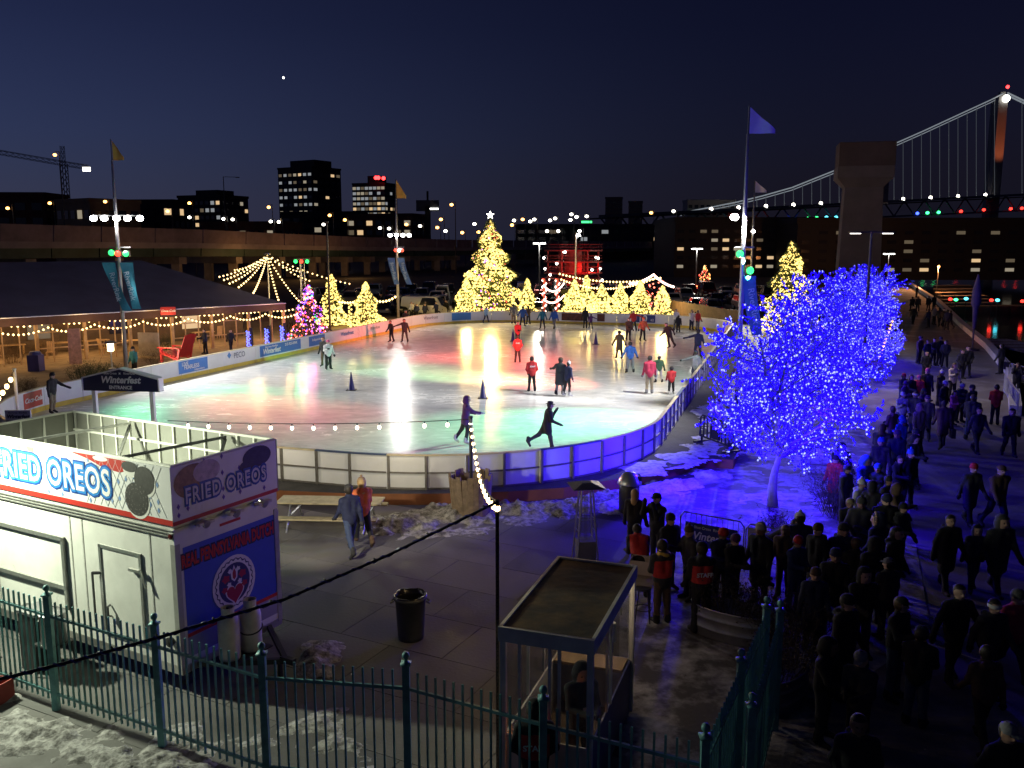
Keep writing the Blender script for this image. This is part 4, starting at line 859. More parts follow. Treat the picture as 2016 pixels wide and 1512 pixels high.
# ============================================================ lit Christmas trees
needle = M('fir_needles', (.035, .06, .02), .8, var=.4, scale=3); barkm = M('bark', (.09, .06, .04), .9, var=.3, scale=6)
def make_xmas(name, lab, pos, hgt, rad, nleaf, nb, br_, mats, seed, star=False, group=None, mode=None):
    rnd = np.random.default_rng(seed); t = thing(name, lab, 'christmas tree', pos, rnd.uniform(0, 6), group)
    b = MB(); b.tube([(0, 0, 0), (0, 0, hgt * .95)], [hgt * .025 + .04, .02], 6); b.obj('trunk', barkm, t)
    def prof(f): return rad * 1.25 * (1 - f) ** .8 * (.82 + .18 * math.sin(f * hgt * 3.2)) + .04
    b = MB()
    for i in range(nleaf):
        f = rnd.random() ** 1.35; a = rnd.uniform(0, 6.283); r = prof(f) * (rnd.random() ** .45) * (1 + .12 * math.sin(a * 3 + f * 9)); z = hgt * (.05 + .93 * f)
        c = Vector((r * math.cos(a), r * math.sin(a), z)); s = (.14 + .2 * rnd.random()) * (.5 + hgt / 12)
        d = Vector((math.cos(a), math.sin(a), -.35 + .5 * rnd.normal() * .5)).normalized(); u = d.cross(Vector((rnd.normal(), rnd.normal(), rnd.normal()))).normalized() * s * .35
        b.add([c - d * s * .6 - u, c - d * s * .6 + u, c + d * s], [(0, 1, 2)])
    stuff(b.obj('foliage', needle, t))
    b = MB(); k = len(mats)
    for i in range(nb):
        f = rnd.random() ** 1.5; a = rnd.uniform(0, 6.283)
        if i % 3 == 0: f = (round(f * hgt * 2.6 - a / 6.283) + a / 6.283 + .12 * math.sin(a * 7 + f * 5)) / (hgt * 2.6); f = min(.99, max(0, f))
        r = prof(f) * rnd.uniform(.74, 1.06); z = hgt * (.05 + .93 * f); cl = .5 + .5 * math.sin(a * 2.3 + f * 11 + seed) * math.sin(f * 17 + a)
        b.octa((r * math.cos(a), r * math.sin(a), z), br_ * rnd.uniform(.45, .8) * (1 + 1.1 * max(0, cl) ** 2), int(rnd.choice(k, p=mode)) if mode else 0)
    stuff(b.obj('light_string', mats, t))
    if star:
        b = MB(); P = []
        for i in range(10): rr = .42 if i % 2 == 0 else .18; P.append((rr * math.sin(i * math.pi / 5), rr * math.cos(i * math.pi / 5)))
        b.add([(x, -.06, z + hgt + .35) for x, z in P] + [(x, .06, z + hgt + .35) for x, z in P], [tuple(range(10)), tuple(range(10, 20))[::-1]] + [(i, (i + 1) % 10, 10 + (i + 1) % 10, 10 + i) for i in range(10)])
        o = b.obj('star', E('star_white', (1, .96, .85), 8), t); o.rotation_euler.z = -t.rotation_euler.z
    return t
rbb = [E('red_bulb', (1, .08, .05), 5), E('purple_bulb', (.55, .08, 1), 5), E('blue_bulb', (.12, .06, 1), 5), E('pink_bulb', (1, .3, .5), 5), E('orange_bulb', (1, .4, .1), 5), E('green_bulb', (.1, .9, .4), 4)]
Yt = 90.
def tp(px, Y): return Vector(((px - 1008) / F * (Y * math.cos(TILT) + H * math.sin(TILT)), Y, 0))
make_xmas('christmas_tree', 'tallest fir by the rink with white lights and a star', tp(966, 91), 10.2, 3.15, 8000, 4600, .1, [bulby, rbb[0], rbb[1]], 1, True, mode=[.93, .04, .03])
lamp('POINT', 'tree_light', tp(966, 86.3) + Vector((0, 0, 4.5)), 2600, (1, .66, .2), .5)
small = [(918, 89, 4.4, 1.5, 'yellow-lit fir just left of the tallest tree'), (1038, 89, 4.3, 1.15, 'yellow-lit fir just right of the tallest tree'), (1130, 89, 4.2, 1.6, 'wide yellow-lit fir beside the candy-cane frames'), (1154, 90.5, 4.6, 1.2, 'yellow-lit fir tucked behind the wide fir'),
         (1184, 88.6, 3.8, 1.35, 'yellow-lit fir in the middle of the low row'), (1220, 88.4, 3.9, 1.25, 'brightest yellow-lit fir of the low row'), (1259, 88, 4.2, 1.45, 'yellow-lit fir next to the red garland arch'), (1303, 87.5, 3.7, 1.25, 'yellow-lit fir at the end of the row by the plank fence')]
for k, (px, Y, h_, r_, lb) in enumerate(small):
    make_xmas('christmas_tree', lb, tp(px, Y), h_, r_, 1500, 1050, .1, [bulby], 10 + k, group='small lit firs behind the boards')
    if k in (0, 3, 5, 7): lamp('POINT', 'tree_light', tp(px, Y - 2.4) + Vector((0, 0, 2.4)), 600, (1, .7, .22), .5)
make_xmas('christmas_tree', 'yellow-lit fir behind the thin black pole on the patio', tp(655, 84), 4.9, 1.35, 1500, 1050, .1, [bulby], 31); make_xmas('christmas_tree', 'yellow-lit fir beside the lit archway on the patio', tp(722, 82), 4.3, 1.5, 1500, 1050, .1, [bulby], 32)
lamp('POINT', 'tree_light', tp(690, 80.5) + Vector((0, 0, 2.4)), 250, (1, .74, .28), .5)
make_xmas('christmas_tree', 'multicoloured fir of red and purple lights by the truss', tp(610, 70), 4.6, 1.55, 1500, 620, .09, rbb, 33, mode=[.26, .27, .12, .15, .13, .07])
lamp('POINT', 'tree_light', tp(612, 67.6) + Vector((0, 0, 2.2)), 90, (1, .2, .55), .4)
make_xmas('christmas_tree', 'tall yellow-lit fir rising behind the blue trees', tp(1551, 76), 8.0, 2.4, 3600, 2200, .085, [bulby], 34)
lamp('POINT', 'tree_light', tp(1551, 73) + Vector((0, 0, 6)), 250, (1, .74, .28), .5)
make_xmas('christmas_tree', 'tiny red-lit fir far across the car park', tp(1387, 150), 4.2, 1.3, 500, 120, .14, [rbb[4], rbb[0]], 35, mode=[.6, .4])
# garland frames and strings beyond the boards
def bulbs(name, lab, pts, r, m_, cat='string lights', wire=True, group=None, parts=False, drop=0.):
    t = thing(name, lab, cat, pts[0], 0, group); o0 = Vector(pts[0])
    if wire: b = MB(); b.tube([Vector(p) - o0 for p in pts], .012, 4); b.obj('wire', black, t)
    if parts:
        bm_ = MB(); bm_.ball((0, 0, -drop), r, 8, 6, sz=1.25); bm_ = bm_.mesh('bulb', m_, True)
        sm_ = MB(); sm_.tube([(0, 0, .01), (0, 0, -drop + r * .9)], .02, 6); sm_ = sm_.mesh('socket', black)
        for p in pts[1:]: 
            o = link('bulb', bm_, t, Vector(p) - o0); link('socket', sm_, o)
    else:
        b = MB()
        for p in pts: b.octa(Vector(p) - o0 - Vector((0, 0, r)), r)
        stuff(b.obj('bulbs', m_, t))
    return t
pinkw = E('pink_white_bulb', (1, .62, .5), 7)
bulbs('string_lights', 'upper warm bulb string over the low firs', strand(atY(1102, 537, 92), atY(1300, 545, 92), .6, 30), .12, bulbw); bulbs('string_lights', 'lower warm bulb string over the low firs', strand(atY(1105, 548, 90), atY(1290, 545, 90), 1.0, 34), .12, bulbw)
bulbs('string_lights', 'bulb string rising to the garland arch peak', strand(atY(1240, 556, 89), atY(1287, 538, 89), .2, 14), .13, pinkw); bulbs('string_lights', 'bulb string falling from the garland arch peak', strand(atY(1287, 538, 89), atY(1326, 562, 89), .2, 14), .13, pinkw)
for px, lb in ((1071, 'outer'), (1097, 'inner')):
    p = tp(px, 92); t = thing('candy_cane_post', '%s red and white lit candy-cane post with garland' % lb, 'light post', p); zt = atY(px, 548, 92).z
    b = MB(); b.tube([(0, 0, 0), (0, 0, zt)], .12, 8); b.obj('post', M('candy_red', (.4, .05, .05), .5), t); b = MB()
    for i in range(40): a = i * .9; b.octa((.2 * math.cos(a), .2 * math.sin(a), zt * i / 40), .1, i % 3 == 0)
    stuff(b.obj('light_string', [pinkw, rbb[0]], t))
bulbs('string_lights', 'garland swag between the candy-cane posts', strand(atY(1071, 560, 91.5), atY(1110, 556, 91.5), .7, 16), .11, pinkw); bulbs('string_lights', 'low garland swag between the candy-cane posts', strand(atY(1071, 588, 91.5), atY(1110, 580, 91.5), .5, 14), .11, pinkw)
bulbs('string_lights', 'red garland wound up the arch at the end fir', [atY(1292 + 14 * math.sin(i * .8), 612 - i * 2.4, 87) for i in range(26)], .1, E('red_garland', (1, .15, .1), 5)); 
# patio strings
bulbs('string_lights', 'short bulb string running from the firs to the flagpole', strand(atY(742, 590, 83), atY(778, 582, 85), .2, 6), .13, bulbw); bulbs('string_lights', 'bulb string between the two patio firs', strand(atY(668, 592, 82), atY(722, 585, 82), .2, 10), .12, bulbw)
pk = atY(526, 501, 80); t = thing('canopy_mast', 'slim mast carrying a fan of warm light strings', 'mast', (pk.x, pk.y, 0)); b = MB(); b.tube([(0, 0, 0), (0, 0, pk.z + .1)], [.08, .05], 6); b.obj('pole', steel, t); b = MB(); b.lathe([(.3, 0), (.3, .08), (.05, .2)], 10, (0, 0, pk.z)); b.obj('crown_ring', steel, t)
for i, (x, y, Y, n) in enumerate([(432, 543, 74, 22), (441, 549, 70, 24), (452, 556, 67, 24), (470, 563, 64, 24), (499, 574, 62, 30), (548, 588, 66, 24), (588, 590, 70, 26), (609, 551, 84, 18), (688, 557, 86, 28), (462, 530, 92, 18), (590, 533, 92, 16)]):
    bulbs('string_lights', ['shortest left', 'left edge', 'second left', 'third left', 'steepest middle', 'right-leaning middle', 'far right', 'high right', 'longest right, reaching the firs,', 'rear left', 'rear right'][i] + ' strand of the fan of bulbs on the mast', strand(pk, atY(x, y, Y), .25, int(n * .62)), .085, bulbw)
lamp('POINT', 'string_glow', (pk.x, pk.y - 5, 4.5), 260, (1, .68, .3), .6)
# archway of lights
b = None
for px in (690, 706): bulbs('light_column', ('left' if px < 700 else 'right') + ' lit leg of the patio archway', [tp(px, 79) + Vector((.12 * math.sin(i * 2.2), .1 * math.cos(i * 1.7), .1 + i * .13)) for i in range(20)], .1, bulby, 'light column')
# blue-lit posts on the patio
for k, px in enumerate((492, 528, 558)):
    p = G(px, 698 - k * 6); pts = [p + Vector((.16 * math.cos(i * 2.4), .16 * math.sin(i * 2.4), .1 + i * .035)) for i in range(48)]
    t = bulbs('lit_post', ['first', 'second', 'third'][k] + ' blue-lit post counted from the red chair', pts, .055, E('azure_bulb', (.08, .12, 1), 6), 'light post', wire=False); b = MB(); b.tube([Vector((0, 0, -.1)), Vector((0, 0, 1.8))], .12, 7); b.obj('post', barkm, t)
    lamp('POINT', 'blue_glow', p + Vector((0, -.6, 1)), 25, (.05, .06, 1), .2)
# ============================================================ blue-lit bare trees
twig = M('bare_bark', (.3, .28, .27), .85, var=.25, scale=8)
def bare_tree(seed, hgt, nlimb=7, dens=1., base=1.5):
    rnd = random.Random(seed); br = []; led = []
    def grow(p, d, L_, r, lev):
        n = 4; pts = [p]; rs = [r]
        for i in range(n):
            d = (d + Vector((rnd.gauss(0, .14), rnd.gauss(0, .14), rnd.gauss(.03, .1)))).normalized(); q = pts[-1] + d * L_ / n
            e = math.hypot(q.x, q.y) / (hgt * .47); f = (q.z - hgt * .56) / (hgt * .43)
            if lev and q.z > base and e * e + f * f > 1 + rnd.uniform(-.12, .06): q = pts[-1] + (q - pts[-1]) * .12 + Vector((-q.x, -q.y, hgt * .5 - q.z)) * .035        # the crown was clipped to a dome
            pts.append(q); rs.append(r * (1 - .75 * (i + 1) / n) + .003)
        br.append((pts, rs, lev))
        if lev >= 1:
            m = int(L_ / (.062 if lev > 1 else .06) * dens)
            for i in range(m):
                f = rnd.uniform(.05, 1); k = min(n - 1, int(f * n)); q = pts[k].lerp(pts[k + 1], f * n - k); o = Vector((rnd.gauss(0, 1), rnd.gauss(0, 1), rnd.gauss(0, 1))).normalized() * (rs[k] + .03); led.append(q + o)
        if lev < 3:
            for i in range({0: nlimb, 1: 9, 2: 6}[lev]):
                f = rnd.uniform(.25, 1) if lev else rnd.uniform(.72, 1.); k = min(n - 1, int(f * n)); q = pts[k].lerp(pts[k + 1], f * n - k)
                a = rnd.uniform(0, 6.283) if lev else 6.283 * i / nlimb + rnd.uniform(-.3, .3)
                up = d.orthogonal().normalized(); side = (up * math.cos(a) + d.cross(up) * math.sin(a))
                nd = (d * (.55 if lev else .5) + side * (.85 if lev else .95) + Vector((0, 0, .12))).normalized()
                grow(q, nd, L_ * ({0: 1.08, 1: .58, 2: .5}[lev]) * rnd.uniform(.75, 1.15) * (hgt / 5.5 if lev == 0 else 1), rs[k] * .55, lev + 1)
        return
    grow(Vector((0, 0, 0)), Vector((.05, 0, 1)), base * 1.25, .15, 0)
    # leader
    for a in range(3): grow(Vector((.05, 0, base * 1.2)), Vector((rnd.uniform(-.3, .3), rnd.uniform(-.3, .3), 1)).normalized(), hgt - base * 1.9, .08, 1)
    b = MB()
    for pts, rs, lev in br:
        if lev == 0: continue
        b.tube(pts, rs, 4 if lev < 2 else 3, caps=False)
    tk = MB(); tk.tube(*[x for x in br[0][:2]], 10)
    l1 = MB(); l2 = MB()
    for q in led:
        if rnd.random() < .1: l2.octa(q, rnd.uniform(.018, .036))
        else: l1.octa(q, rnd.uniform(.018, .034))
    return tk.mesh('trunk', twig, True), b.mesh('crown', twig), l1.mesh('light_string', bulbblue), l2.mesh('light_string', bulbcore)
bt = [bare_tree(3, 5.7, 10, 1.9, 1.4), bare_tree(8, 6.0, 9, 1.6, 1.4)]
for k, (x, y, v, sc, lb) in enumerate([(7.8, 25.7, 0, 1.12, 'blue-lit bare tree standing behind the metal barricade'), (11.3, 33.2, 1, 1.15, 'second blue-lit bare tree along the promenade, beside the black barricade'), (15.2, 41.0, 0, 1.12, 'blue-lit bare tree by the twin-arm lamp post'), (19.2, 49.5, 1, 1.12, 'fourth blue-lit bare tree along the promenade'), (23.3, 58, 0, 1.15, 'last blue-lit bare tree, beside the concrete pier')]):
    t = thing('bare_tree', lb, 'tree', (x, y, 0), [.4, 2., 3.7, 5., 1.2][k]); t.scale = (sc,) * 3
    for nm, me in zip(('trunk', 'crown', 'light_string', 'light_string'), bt[v]):
        o = link(nm, me, t)
        if nm != 'trunk': stuff(o)
    for dx, dy, dz in ((-2.2 if k == 0 else -1.2, 1.2 if k == 0 else -.8, 2.3), (1.0, -.9, 2.6), (.1, 1.0, 4.2)):
        lamp('POINT', 'blue_tree_light', (x + dx, y + dy, dz), (1500 if dz < 2.5 else 650) if k == 0 else 350, (.03, .005, 1), .25)
# ============================================================ promenade lamp
Y = 47.5; p = atY(1716, 456, Y); t = thing('lamp_post', 'twin-arm dark lamp post among the blue trees', 'lamp post', (p.x, Y, 0)); b = MB(); b.tube([(0, 0, 0), (0, 0, p.z)], [.11, .07], 8); b.obj('pole', darksteel, t)
for s in (-1, 1): b = MB(); b.bar((0, 0, p.z), (s * 1.0, 0, p.z - .05), .07); o = b.obj('arm', darksteel, t); MB().box((0, 0, 0), (.62, .28, .07)).obj('lamp_head', darksteel, t, (s * .85, 0, p.z - .04)); MB().box((0, 0, 0), (.5, .2, .03)).obj('lens', E('promenade_lamp', (1, .93, .85), 7), t, (s * .85, -.02, p.z - .1))
lamp('SPOT', 'promenade_light', (p.x + .85, Y, p.z - .2), 1500, (1, .88, .74), .15, target=(p.x + 6, Y - 3, 0), cone=116, blend=.7)
# ============================================================ things on the plaza
warmlamp = (1, .8, .5)
# service lamp on the far side of the trailer
b = MB(); b.box((-1.6, TW + .14, 2.95), (.5, .2, .12)); b.obj('service_lamp', E('service_lens', (1, .95, .8), 15), tr)
sp = Matrix.Translation(tr.location) @ Matrix.Rotation(TRZ, 4, 'Z') @ Vector((-1.4, TW + .45, 3.0))
lamp('SPOT', 'service_light', sp, 1000, (1, .92, .7), .12, target=(-4.2, 28, 1.5), cone=84, blend=.5)
# picnic table
p = G(650, 1040); t = thing('picnic_table', 'pale timber picnic table on metal legs below the boards', 'picnic table', (p.x, p.y + .2, 0), -.06)
pale_wood = M('pale_timber', (.42, .36, .22), .7, var=.25, scale=5)
for k in range(5): MB().box((0, 0, 0), (2.9, .14, .04)).obj('table_plank', pale_wood, t, (0, -.3 + k * .15, .74))
for s in (-1, 1):
    for k in range(2): MB().box((0, 0, 0), (2.9, .13, .04)).obj('bench_plank', pale_wood, t, (0, s * (.68 + k * .14), .44))
    b = MB(); b.tube([(s * 1.05, -.75, .03), (s * 1.05, -.28, .7), (s * 1.05, .28, .7), (s * 1.05, .75, .03)], .03, 6); b.tube([(s * 1.05, -.8, .41), (s * 1.05, .8, .41)], .028, 6); b.obj('leg_frame', steel, t)
# slatted planter holding the light pole
p = G(928, 1012); pole_xy = p.copy(); t = thing('slatted_planter', 'rough wooden slat tub packed round the string-light pole', 'planter', (p.x, p.y, 0))
sl = random.Random(4)
for k in range(24):
    a = 2 * math.pi * k / 24; r = .52; hh = 1.15 + sl.uniform(-.12, .12)
    o = MB().add([(-.09, -.02, 0), (.09, -.02, 0), (.09, .02, 0), (-.09, .02, 0), (-.075, -.02, hh), (.075, -.02, hh), (.075, .02, hh), (-.075, .02, hh)], [(0, 1, 5, 4), (1, 2, 6, 5), (2, 3, 7, 6), (3, 0, 4, 7), (4, 5, 6, 7), (3, 2, 1, 0)]).obj('slat', wood, t, (r * math.cos(a), r * math.sin(a), 0), a + math.pi / 2); o.rotation_euler.x = sl.uniform(.06, .12)
b = MB(); b.lathe([(.46, .0), (.42, .8), (.001, .85)], 16); b.obj('fill', M('dark_soil', (.05, .04, .03), .9, bump=.5), t)
lp = thing('string_light_pole', 'slim dark pole in the slatted tub carrying bulb strings', 'pole', (p.x, p.y, 0)); zt = atY(924, 822, p.y).z
b = MB(); b.tube([(0, 0, .3), (0, 0, zt)], .05, 8); b.obj('shaft', black, lp); b = MB(); b.tube([(0, 0, zt - .02), (0, 0, zt + .04)], .065, 8); b.obj('cap', black, lp)
ptop = Vector((p.x, p.y, zt))
# perforated post beside the booth
pp = Vector((-.2, 11.62, 0)); t = thing('perforated_post', 'tall perforated steel post beside the ticket booth', 'post', pp); zt2 = atY(985, 984, pp.y).z
b = MB(); b.box((0, 0, zt2 / 2), (.05, .05, zt2)); b.obj('tube', M('rusty_steel', (.13, .1, .08), .6, .4, var=.3, scale=12), t)
b = MB()
for k in range(int(zt2 / .06)): b.box((0, -.026, .1 + k * .06), (.018, .004, .018))
stuff(b.obj('holes', black, t)); pt2 = pp + Vector((0, 0, zt2 - .02))
warmb = E('edison_bulb', (1, .66, .28), 11)
bulbs('string_lights', 'bright bulb string dropping from the slatted-tub pole to the perforated post', strand(ptop - Vector((0, 0, .05)), pt2, .55, 16), .042, warmb, parts=True, drop=.1)
ledges = E('pale_bulb', (1, .86, .66), 4.5)
tl = Vector((-9.9, 27.2, 3.2)); tlp = atY(400, 838, 26.0)
bulbs('string_lights', 'thin string of round bulbs crossing above the boards to the slatted-tub pole', strand(atY(330, 828, 27.0), ptop - Vector((0, 0, .05)), .12, 14), .055, ledges, parts=True, drop=.13)
for f in (.3, .75): q = atY(330, 828, 27.0).lerp(ptop, f); lamp('POINT', 'string_glow', q - Vector((0, .3, .3)), 70, (1, .85, .6), .1)
for f in (.3, .7): q = ptop.lerp(pt2, f); lamp('POINT', 'string_glow', q - Vector((.05, 0, .75)), 45, (1, .66, .3), .1)
# dark garland cable with blue lights, from the fence corner up to the perforated post
gb = [atY(-60, 1352, 8.6), atY(150, 1300, 9.2), atY(330, 1250, 9.8), atY(560, 1180, 10.6), atY(760, 1095, 11.6), atY(980, 988, 11.58)]
gpts = []
for a, c in zip(gb[:-1], gb[1:]):
    for k in range(8): gpts.append(a.lerp(c, k / 8))
gpts.append(gb[-1])
t = thing('light_cable', 'thick dark cable with unlit blue light string sagging across the plaza', 'cable', gpts[0]); o0 = gpts[0]
b = MB(); b.tube([q - o0 for q in gpts], .02, 7); b.obj('cable', M('cable_sheath', (.012, .012, .03), .6, var=.2), t, True)
b = MB(); 
hp = [gpts[0].lerp(gpts[0], 0) for _ in ()]
for k in range(len(gpts) * 4 - 4): 
    i = k // 4; q = gpts[i].lerp(gpts[i + 1], (k % 4) / 4); hp.append(q - o0 + Vector((0, .024 * math.cos(k * 1.3), .024 * math.sin(k * 1.3))))
b.tube(hp, .012, 4); b.obj('blue_wire', M('blue_wire', (.03, .03, .3), .4, var=.1), t)
b = MB()
for k in range(3, len(gpts), 4): b.octa(gpts[k] - o0 + Vector((0, 0, .035)), .02)
stuff(b.obj('clips', black, t))
# trash can
p = G(806, 1268); t = thing('trash_can', 'grey plastic rubbish bin with black liner on the open plaza', 'rubbish bin', (p.x, p.y + .28, 0))
b = MB(); b.lathe([(.001, 0), (.25, 0), (.265, .1), (.3, .82), (.335, .84), (.335, .89), (.3, .9), (.29, .85), (.24, .3), (.001, .28)], 22); b.obj('bin', M('grey_bin', (.06, .062, .062), .55, var=.2, scale=4), t, True)
b = MB(); b.lathe([(.305, .86), (.325, .92), (.29, .915), (.27, .8), (.22, .35)], 22); 
for i, v in enumerate(b.v): b.v[i] = (v[0] * (1 + .03 * math.sin(i * 2.1)), v[1] * (1 + .03 * math.cos(i * 1.7)), v[2] + .012 * math.sin(i * 1.3))
b.obj('liner', M('black_bag', (.012, .012, .013), .25, var=.1), t, True)
for s in (-1, 1): b = MB(); b.tube([(s * .32, -.08, .8), (s * .38, -.06, .76), (s * .38, .06, .76), (s * .32, .08, .8)], .016, 5); b.obj('handle', MC['grey_bin'], t)
# pyramid patio heater
p = G(1152, 1112); t = thing('patio_heater', 'steel pyramid patio heater standing behind the booth', 'patio heater', (p.x, p.y, 0), .15)
b = MB(); 
for sx in (-1, 1):
    for sy in (-1, 1): b.bar((sx * .27, sy * .27, .05), (sx * .13, sy * .13, 1.98), .035)
b.obj('frame', steel, t); b = MB(); b.box((0, 0, .35), (.44, .44, .6)); b.obj('base_cabinet', M('brushed_steel', (.35, .35, .36), .35, .8, var=.15), t)
b = MB(); b.tube([(0, 0, .6), (0, 0, 1.95)], .05, 10); b.obj('glass_tube', glass, t)
b = MB()
for z in (.9, 1.2, 1.5, 1.75): 
    w = .25 - .13 * (z - .3) / 1.7; b.box((0, -w, z), (w * 2, .012, .012)); b.box((w, 0, z), (.012, w * 2, .012)); b.box((-w, 0, z), (.012, w * 2, .012))
stuff(b.obj('guard_bars', steel, t))
b = MB(); b.add([(-.4, -.4, 2.0), (.4, -.4, 2.0), (.4, .4, 2.0), (-.4, .4, 2.0), (-.12, -.12, 2.1), (.12, -.12, 2.1), (.12, .12, 2.1), (-.12, .12, 2.1)], [(3, 2, 1, 0), (0, 1, 5, 4), (1, 2, 6, 5), (2, 3, 7, 6), (3, 0, 4, 7), (4, 5, 6, 7)]); b.obj('reflector', MC['brushed_steel'], t)
# domed litter bin
p = G(1238, 1008); t = thing('litter_bin', 'dark litter bin with a rounded steel dome by the rink deck', 'litter bin', (p.x, p.y, 0))
b = MB(); b.lathe([(.001, 0), (.28, 0), (.3, .05), (.3, .82), (.27, .85), (.001, .85)], 18); b.obj('drum', M('bin_black', (.03, .03, .032), .45, var=.2), t, True)
b = MB(); b.lathe([(.36, .86), (.36, .9), (.31, 1.0), (.24, 1.12), (.12, 1.2), (.001, 1.22)], 18); b.obj('dome', MC['brushed_steel'], t, True); b = MB(); b.ext(.16, .33, -.16, .16, .98, 1.1); b.obj('opening', black, t)
# ticket booth
bx = [(-.08, 11.72), (1.12, 11.12), (2.02, 13.92), (.62, 14.52)]; bc = Vector((.93, 12.72, 0)); bang = math.radians(-19)
t = thing('ticket_booth', 'small glazed ticket booth with a flat brown roof by the fence', 'booth', bc, bang); ux, uy = .62, 1.42
pt_m = M('booth_paint', (.6, .58, .53), .55, var=.15, scale=3); 
b = MB(); b.ext(-ux - .06, ux + .06, -uy - .06, uy + .06, 2.38, 2.55); b.obj('roof_frame', pt_m, t)
b = MB(); b.ext(-ux - .02, ux + .02, -uy - .02, uy + .02, 2.552, 2.562); b.obj('roof_sheet', M('roof_brown', (.12, .075, .03), .85, var=.0, scale=1.1, col2=(.035, .028, .022), mixlo=.4, mixhi=.6, bump=.3), t)
for x0, x1, y0, y1 in ((-ux - .06, ux + .06, -uy - .06, -uy - .01), (-ux - .06, ux + .06, uy + .01, uy + .06), (-ux - .06, -ux - .01, -uy - .01, uy + .01), (ux + .01, ux + .06, -uy - .01, uy + .01)): b = MB(); b.ext(x0, x1, y0, y1, 2.552, 2.59); b.obj('roof_rim', pt_m, t)
for x, y in [(-ux, -uy), (-ux * .62, -uy), (.05, -uy), (ux * .3, -uy), (ux, -uy), (ux, -.4), (ux, -.15), (ux, uy), (-ux, uy), (0, uy), (-ux, -.3), (-ux, .5)]:
    big = abs(x) == ux and abs(y) == uy; w = .08 if big else .04; b = MB(); b.ext(x - w / 2, x + w / 2, y - w / 2, y + w / 2, .05 if big else 1.0, 2.38); b.obj('mullion', pt_m, t)
for x0, x1, y0, y1, nm in ((-ux, ux, -uy + .0, -uy + .03, 'f'), (ux - .03, ux, -uy + .05, uy - .05, 'r'), (-ux, -ux + .03, -uy + .05, uy - .05, 'l'), (-ux, ux, uy - .03, uy, 'b')):
    b = MB(); b.ext(x0 + .041, x1 - .041, y0, y1, .05, .98) if nm in 'fb' else b.ext(x0, x1, y0, y1, .05, .98); b.obj('lower_panel', pt_m if nm != 'r' else M('booth_blue', (.04, .05, .16), .5), t)
    b = MB(); b.ext(x0 + (.05 if nm in 'fb' else .012), x1 - (.05 if nm in 'fb' else .012), y0 + .012, y1 - .012, 1.0, 2.36); b.obj('pane', glass, t)
b = MB(); b.ext(-ux + .04, ux - .04, -uy + .04, uy - .04, 0.005, .06); b.obj('floor', wood, t)
b = MB(); b.ext(-ux + .05, ux - .05, uy - .5, uy - .05, .95, 1.0); b.obj('counter', M('counter_ply', (.4, .28, .14), .6, var=.2, scale=6), t)
b = MB(); b.tube([(ux - .1, .35, 1.75), (ux - .1, .35, 2.05)], .06, 10); b.obj('paper_roll', white, t)
# heater glow and an added fill light inside the booth
M3 = Matrix.Translation(bc) @ Matrix.Rotation(bang, 4, 'Z')
q = M3 @ Vector((-.28, -1.15, .62)); o = MB().box((0, 0, 0), (.05, .02, .2)).obj('heater_element', E('heater_orange', (1, .25, .05), 6), None, q); 
h = thing('space_heater', 'small heater glowing orange inside the booth', 'heater', M3 @ Vector((-.28, -1.12, .06))); o.parent = h; o.location = (0, -.1, .7); b = MB(); b.box((0, .0, .45), (.3, .18, .88)); b.obj('case', black, h)
lamp('POINT', 'heater_glow', q + Vector((0, -.25, .1)), 4, (1, .35, .1), .05); lamp('POINT', 'booth_fill', M3 @ Vector((.1, .9, 2.2)), 12, (1, .8, .55), .1)  # second lamp is an added fill with no fixture, brightens the booth frame
# sales table, box and stool by the queue
p = G(1262, 1128, .78); t = thing('folding_table', 'grey folding table behind the booth carrying a cardboard box', 'table', (p.x, p.y, 0), bang)
b = MB(); b.box((0, 0, .75), (.7, 1.3, .04)); b.obj('table_top', M('table_top_grey', (.3, .26, .2), .6), t)
for sx in (-1, 1):
    for sy in (-1, 1): b = MB(); b.bar((sx * .3, sy * .55, .0), (sx * .3, sy * .55, .73), .03); b.obj('leg', darksteel, t)
bxm = M('cardboard_white', (.5, .44, .38), .8, var=.15); ctr = Vector((p.x + .05, p.y + .1, .77)); t = thing('open_box', 'pale open cardboard box on the folding table', 'box', ctr, bang)
for x0, x1, y0, y1 in ((-.25, .25, -.2, -.19), (-.25, .25, .19, .2), (-.25, -.24, -.188, .188), (.24, .25, -.188, .188)): b = MB(); b.ext(x0, x1, y0, y1, 0, .3); b.obj('side', bxm, t)
b = MB(); b.ext(-.238, .238, -.188, .188, 0.002, .012); b.obj('base', bxm, t)
p = G(1265, 1222); t = thing('bar_stool', 'thin dark bar stool beside the folding table', 'stool', (p.x, p.y, 0)); b = MB(); b.lathe([(.001, .7), (.17, .7), (.17, .74), (.001, .75)], 14); b.obj('seat', darksteel, t)
for k in range(4): a = k * 1.57 + .6; b = MB(); b.tube([(.12 * math.cos(a), .12 * math.sin(a), .7), (.22 * math.cos(a), .22 * math.sin(a), 0)], .013, 5); b.obj('leg', darksteel, t)
b = MB(); b.tube([(.18 * math.cos(a), .18 * math.sin(a), .28) for a in np.linspace(0, 6.283, 14)], .01, 5); b.obj('foot_ring', darksteel, t)
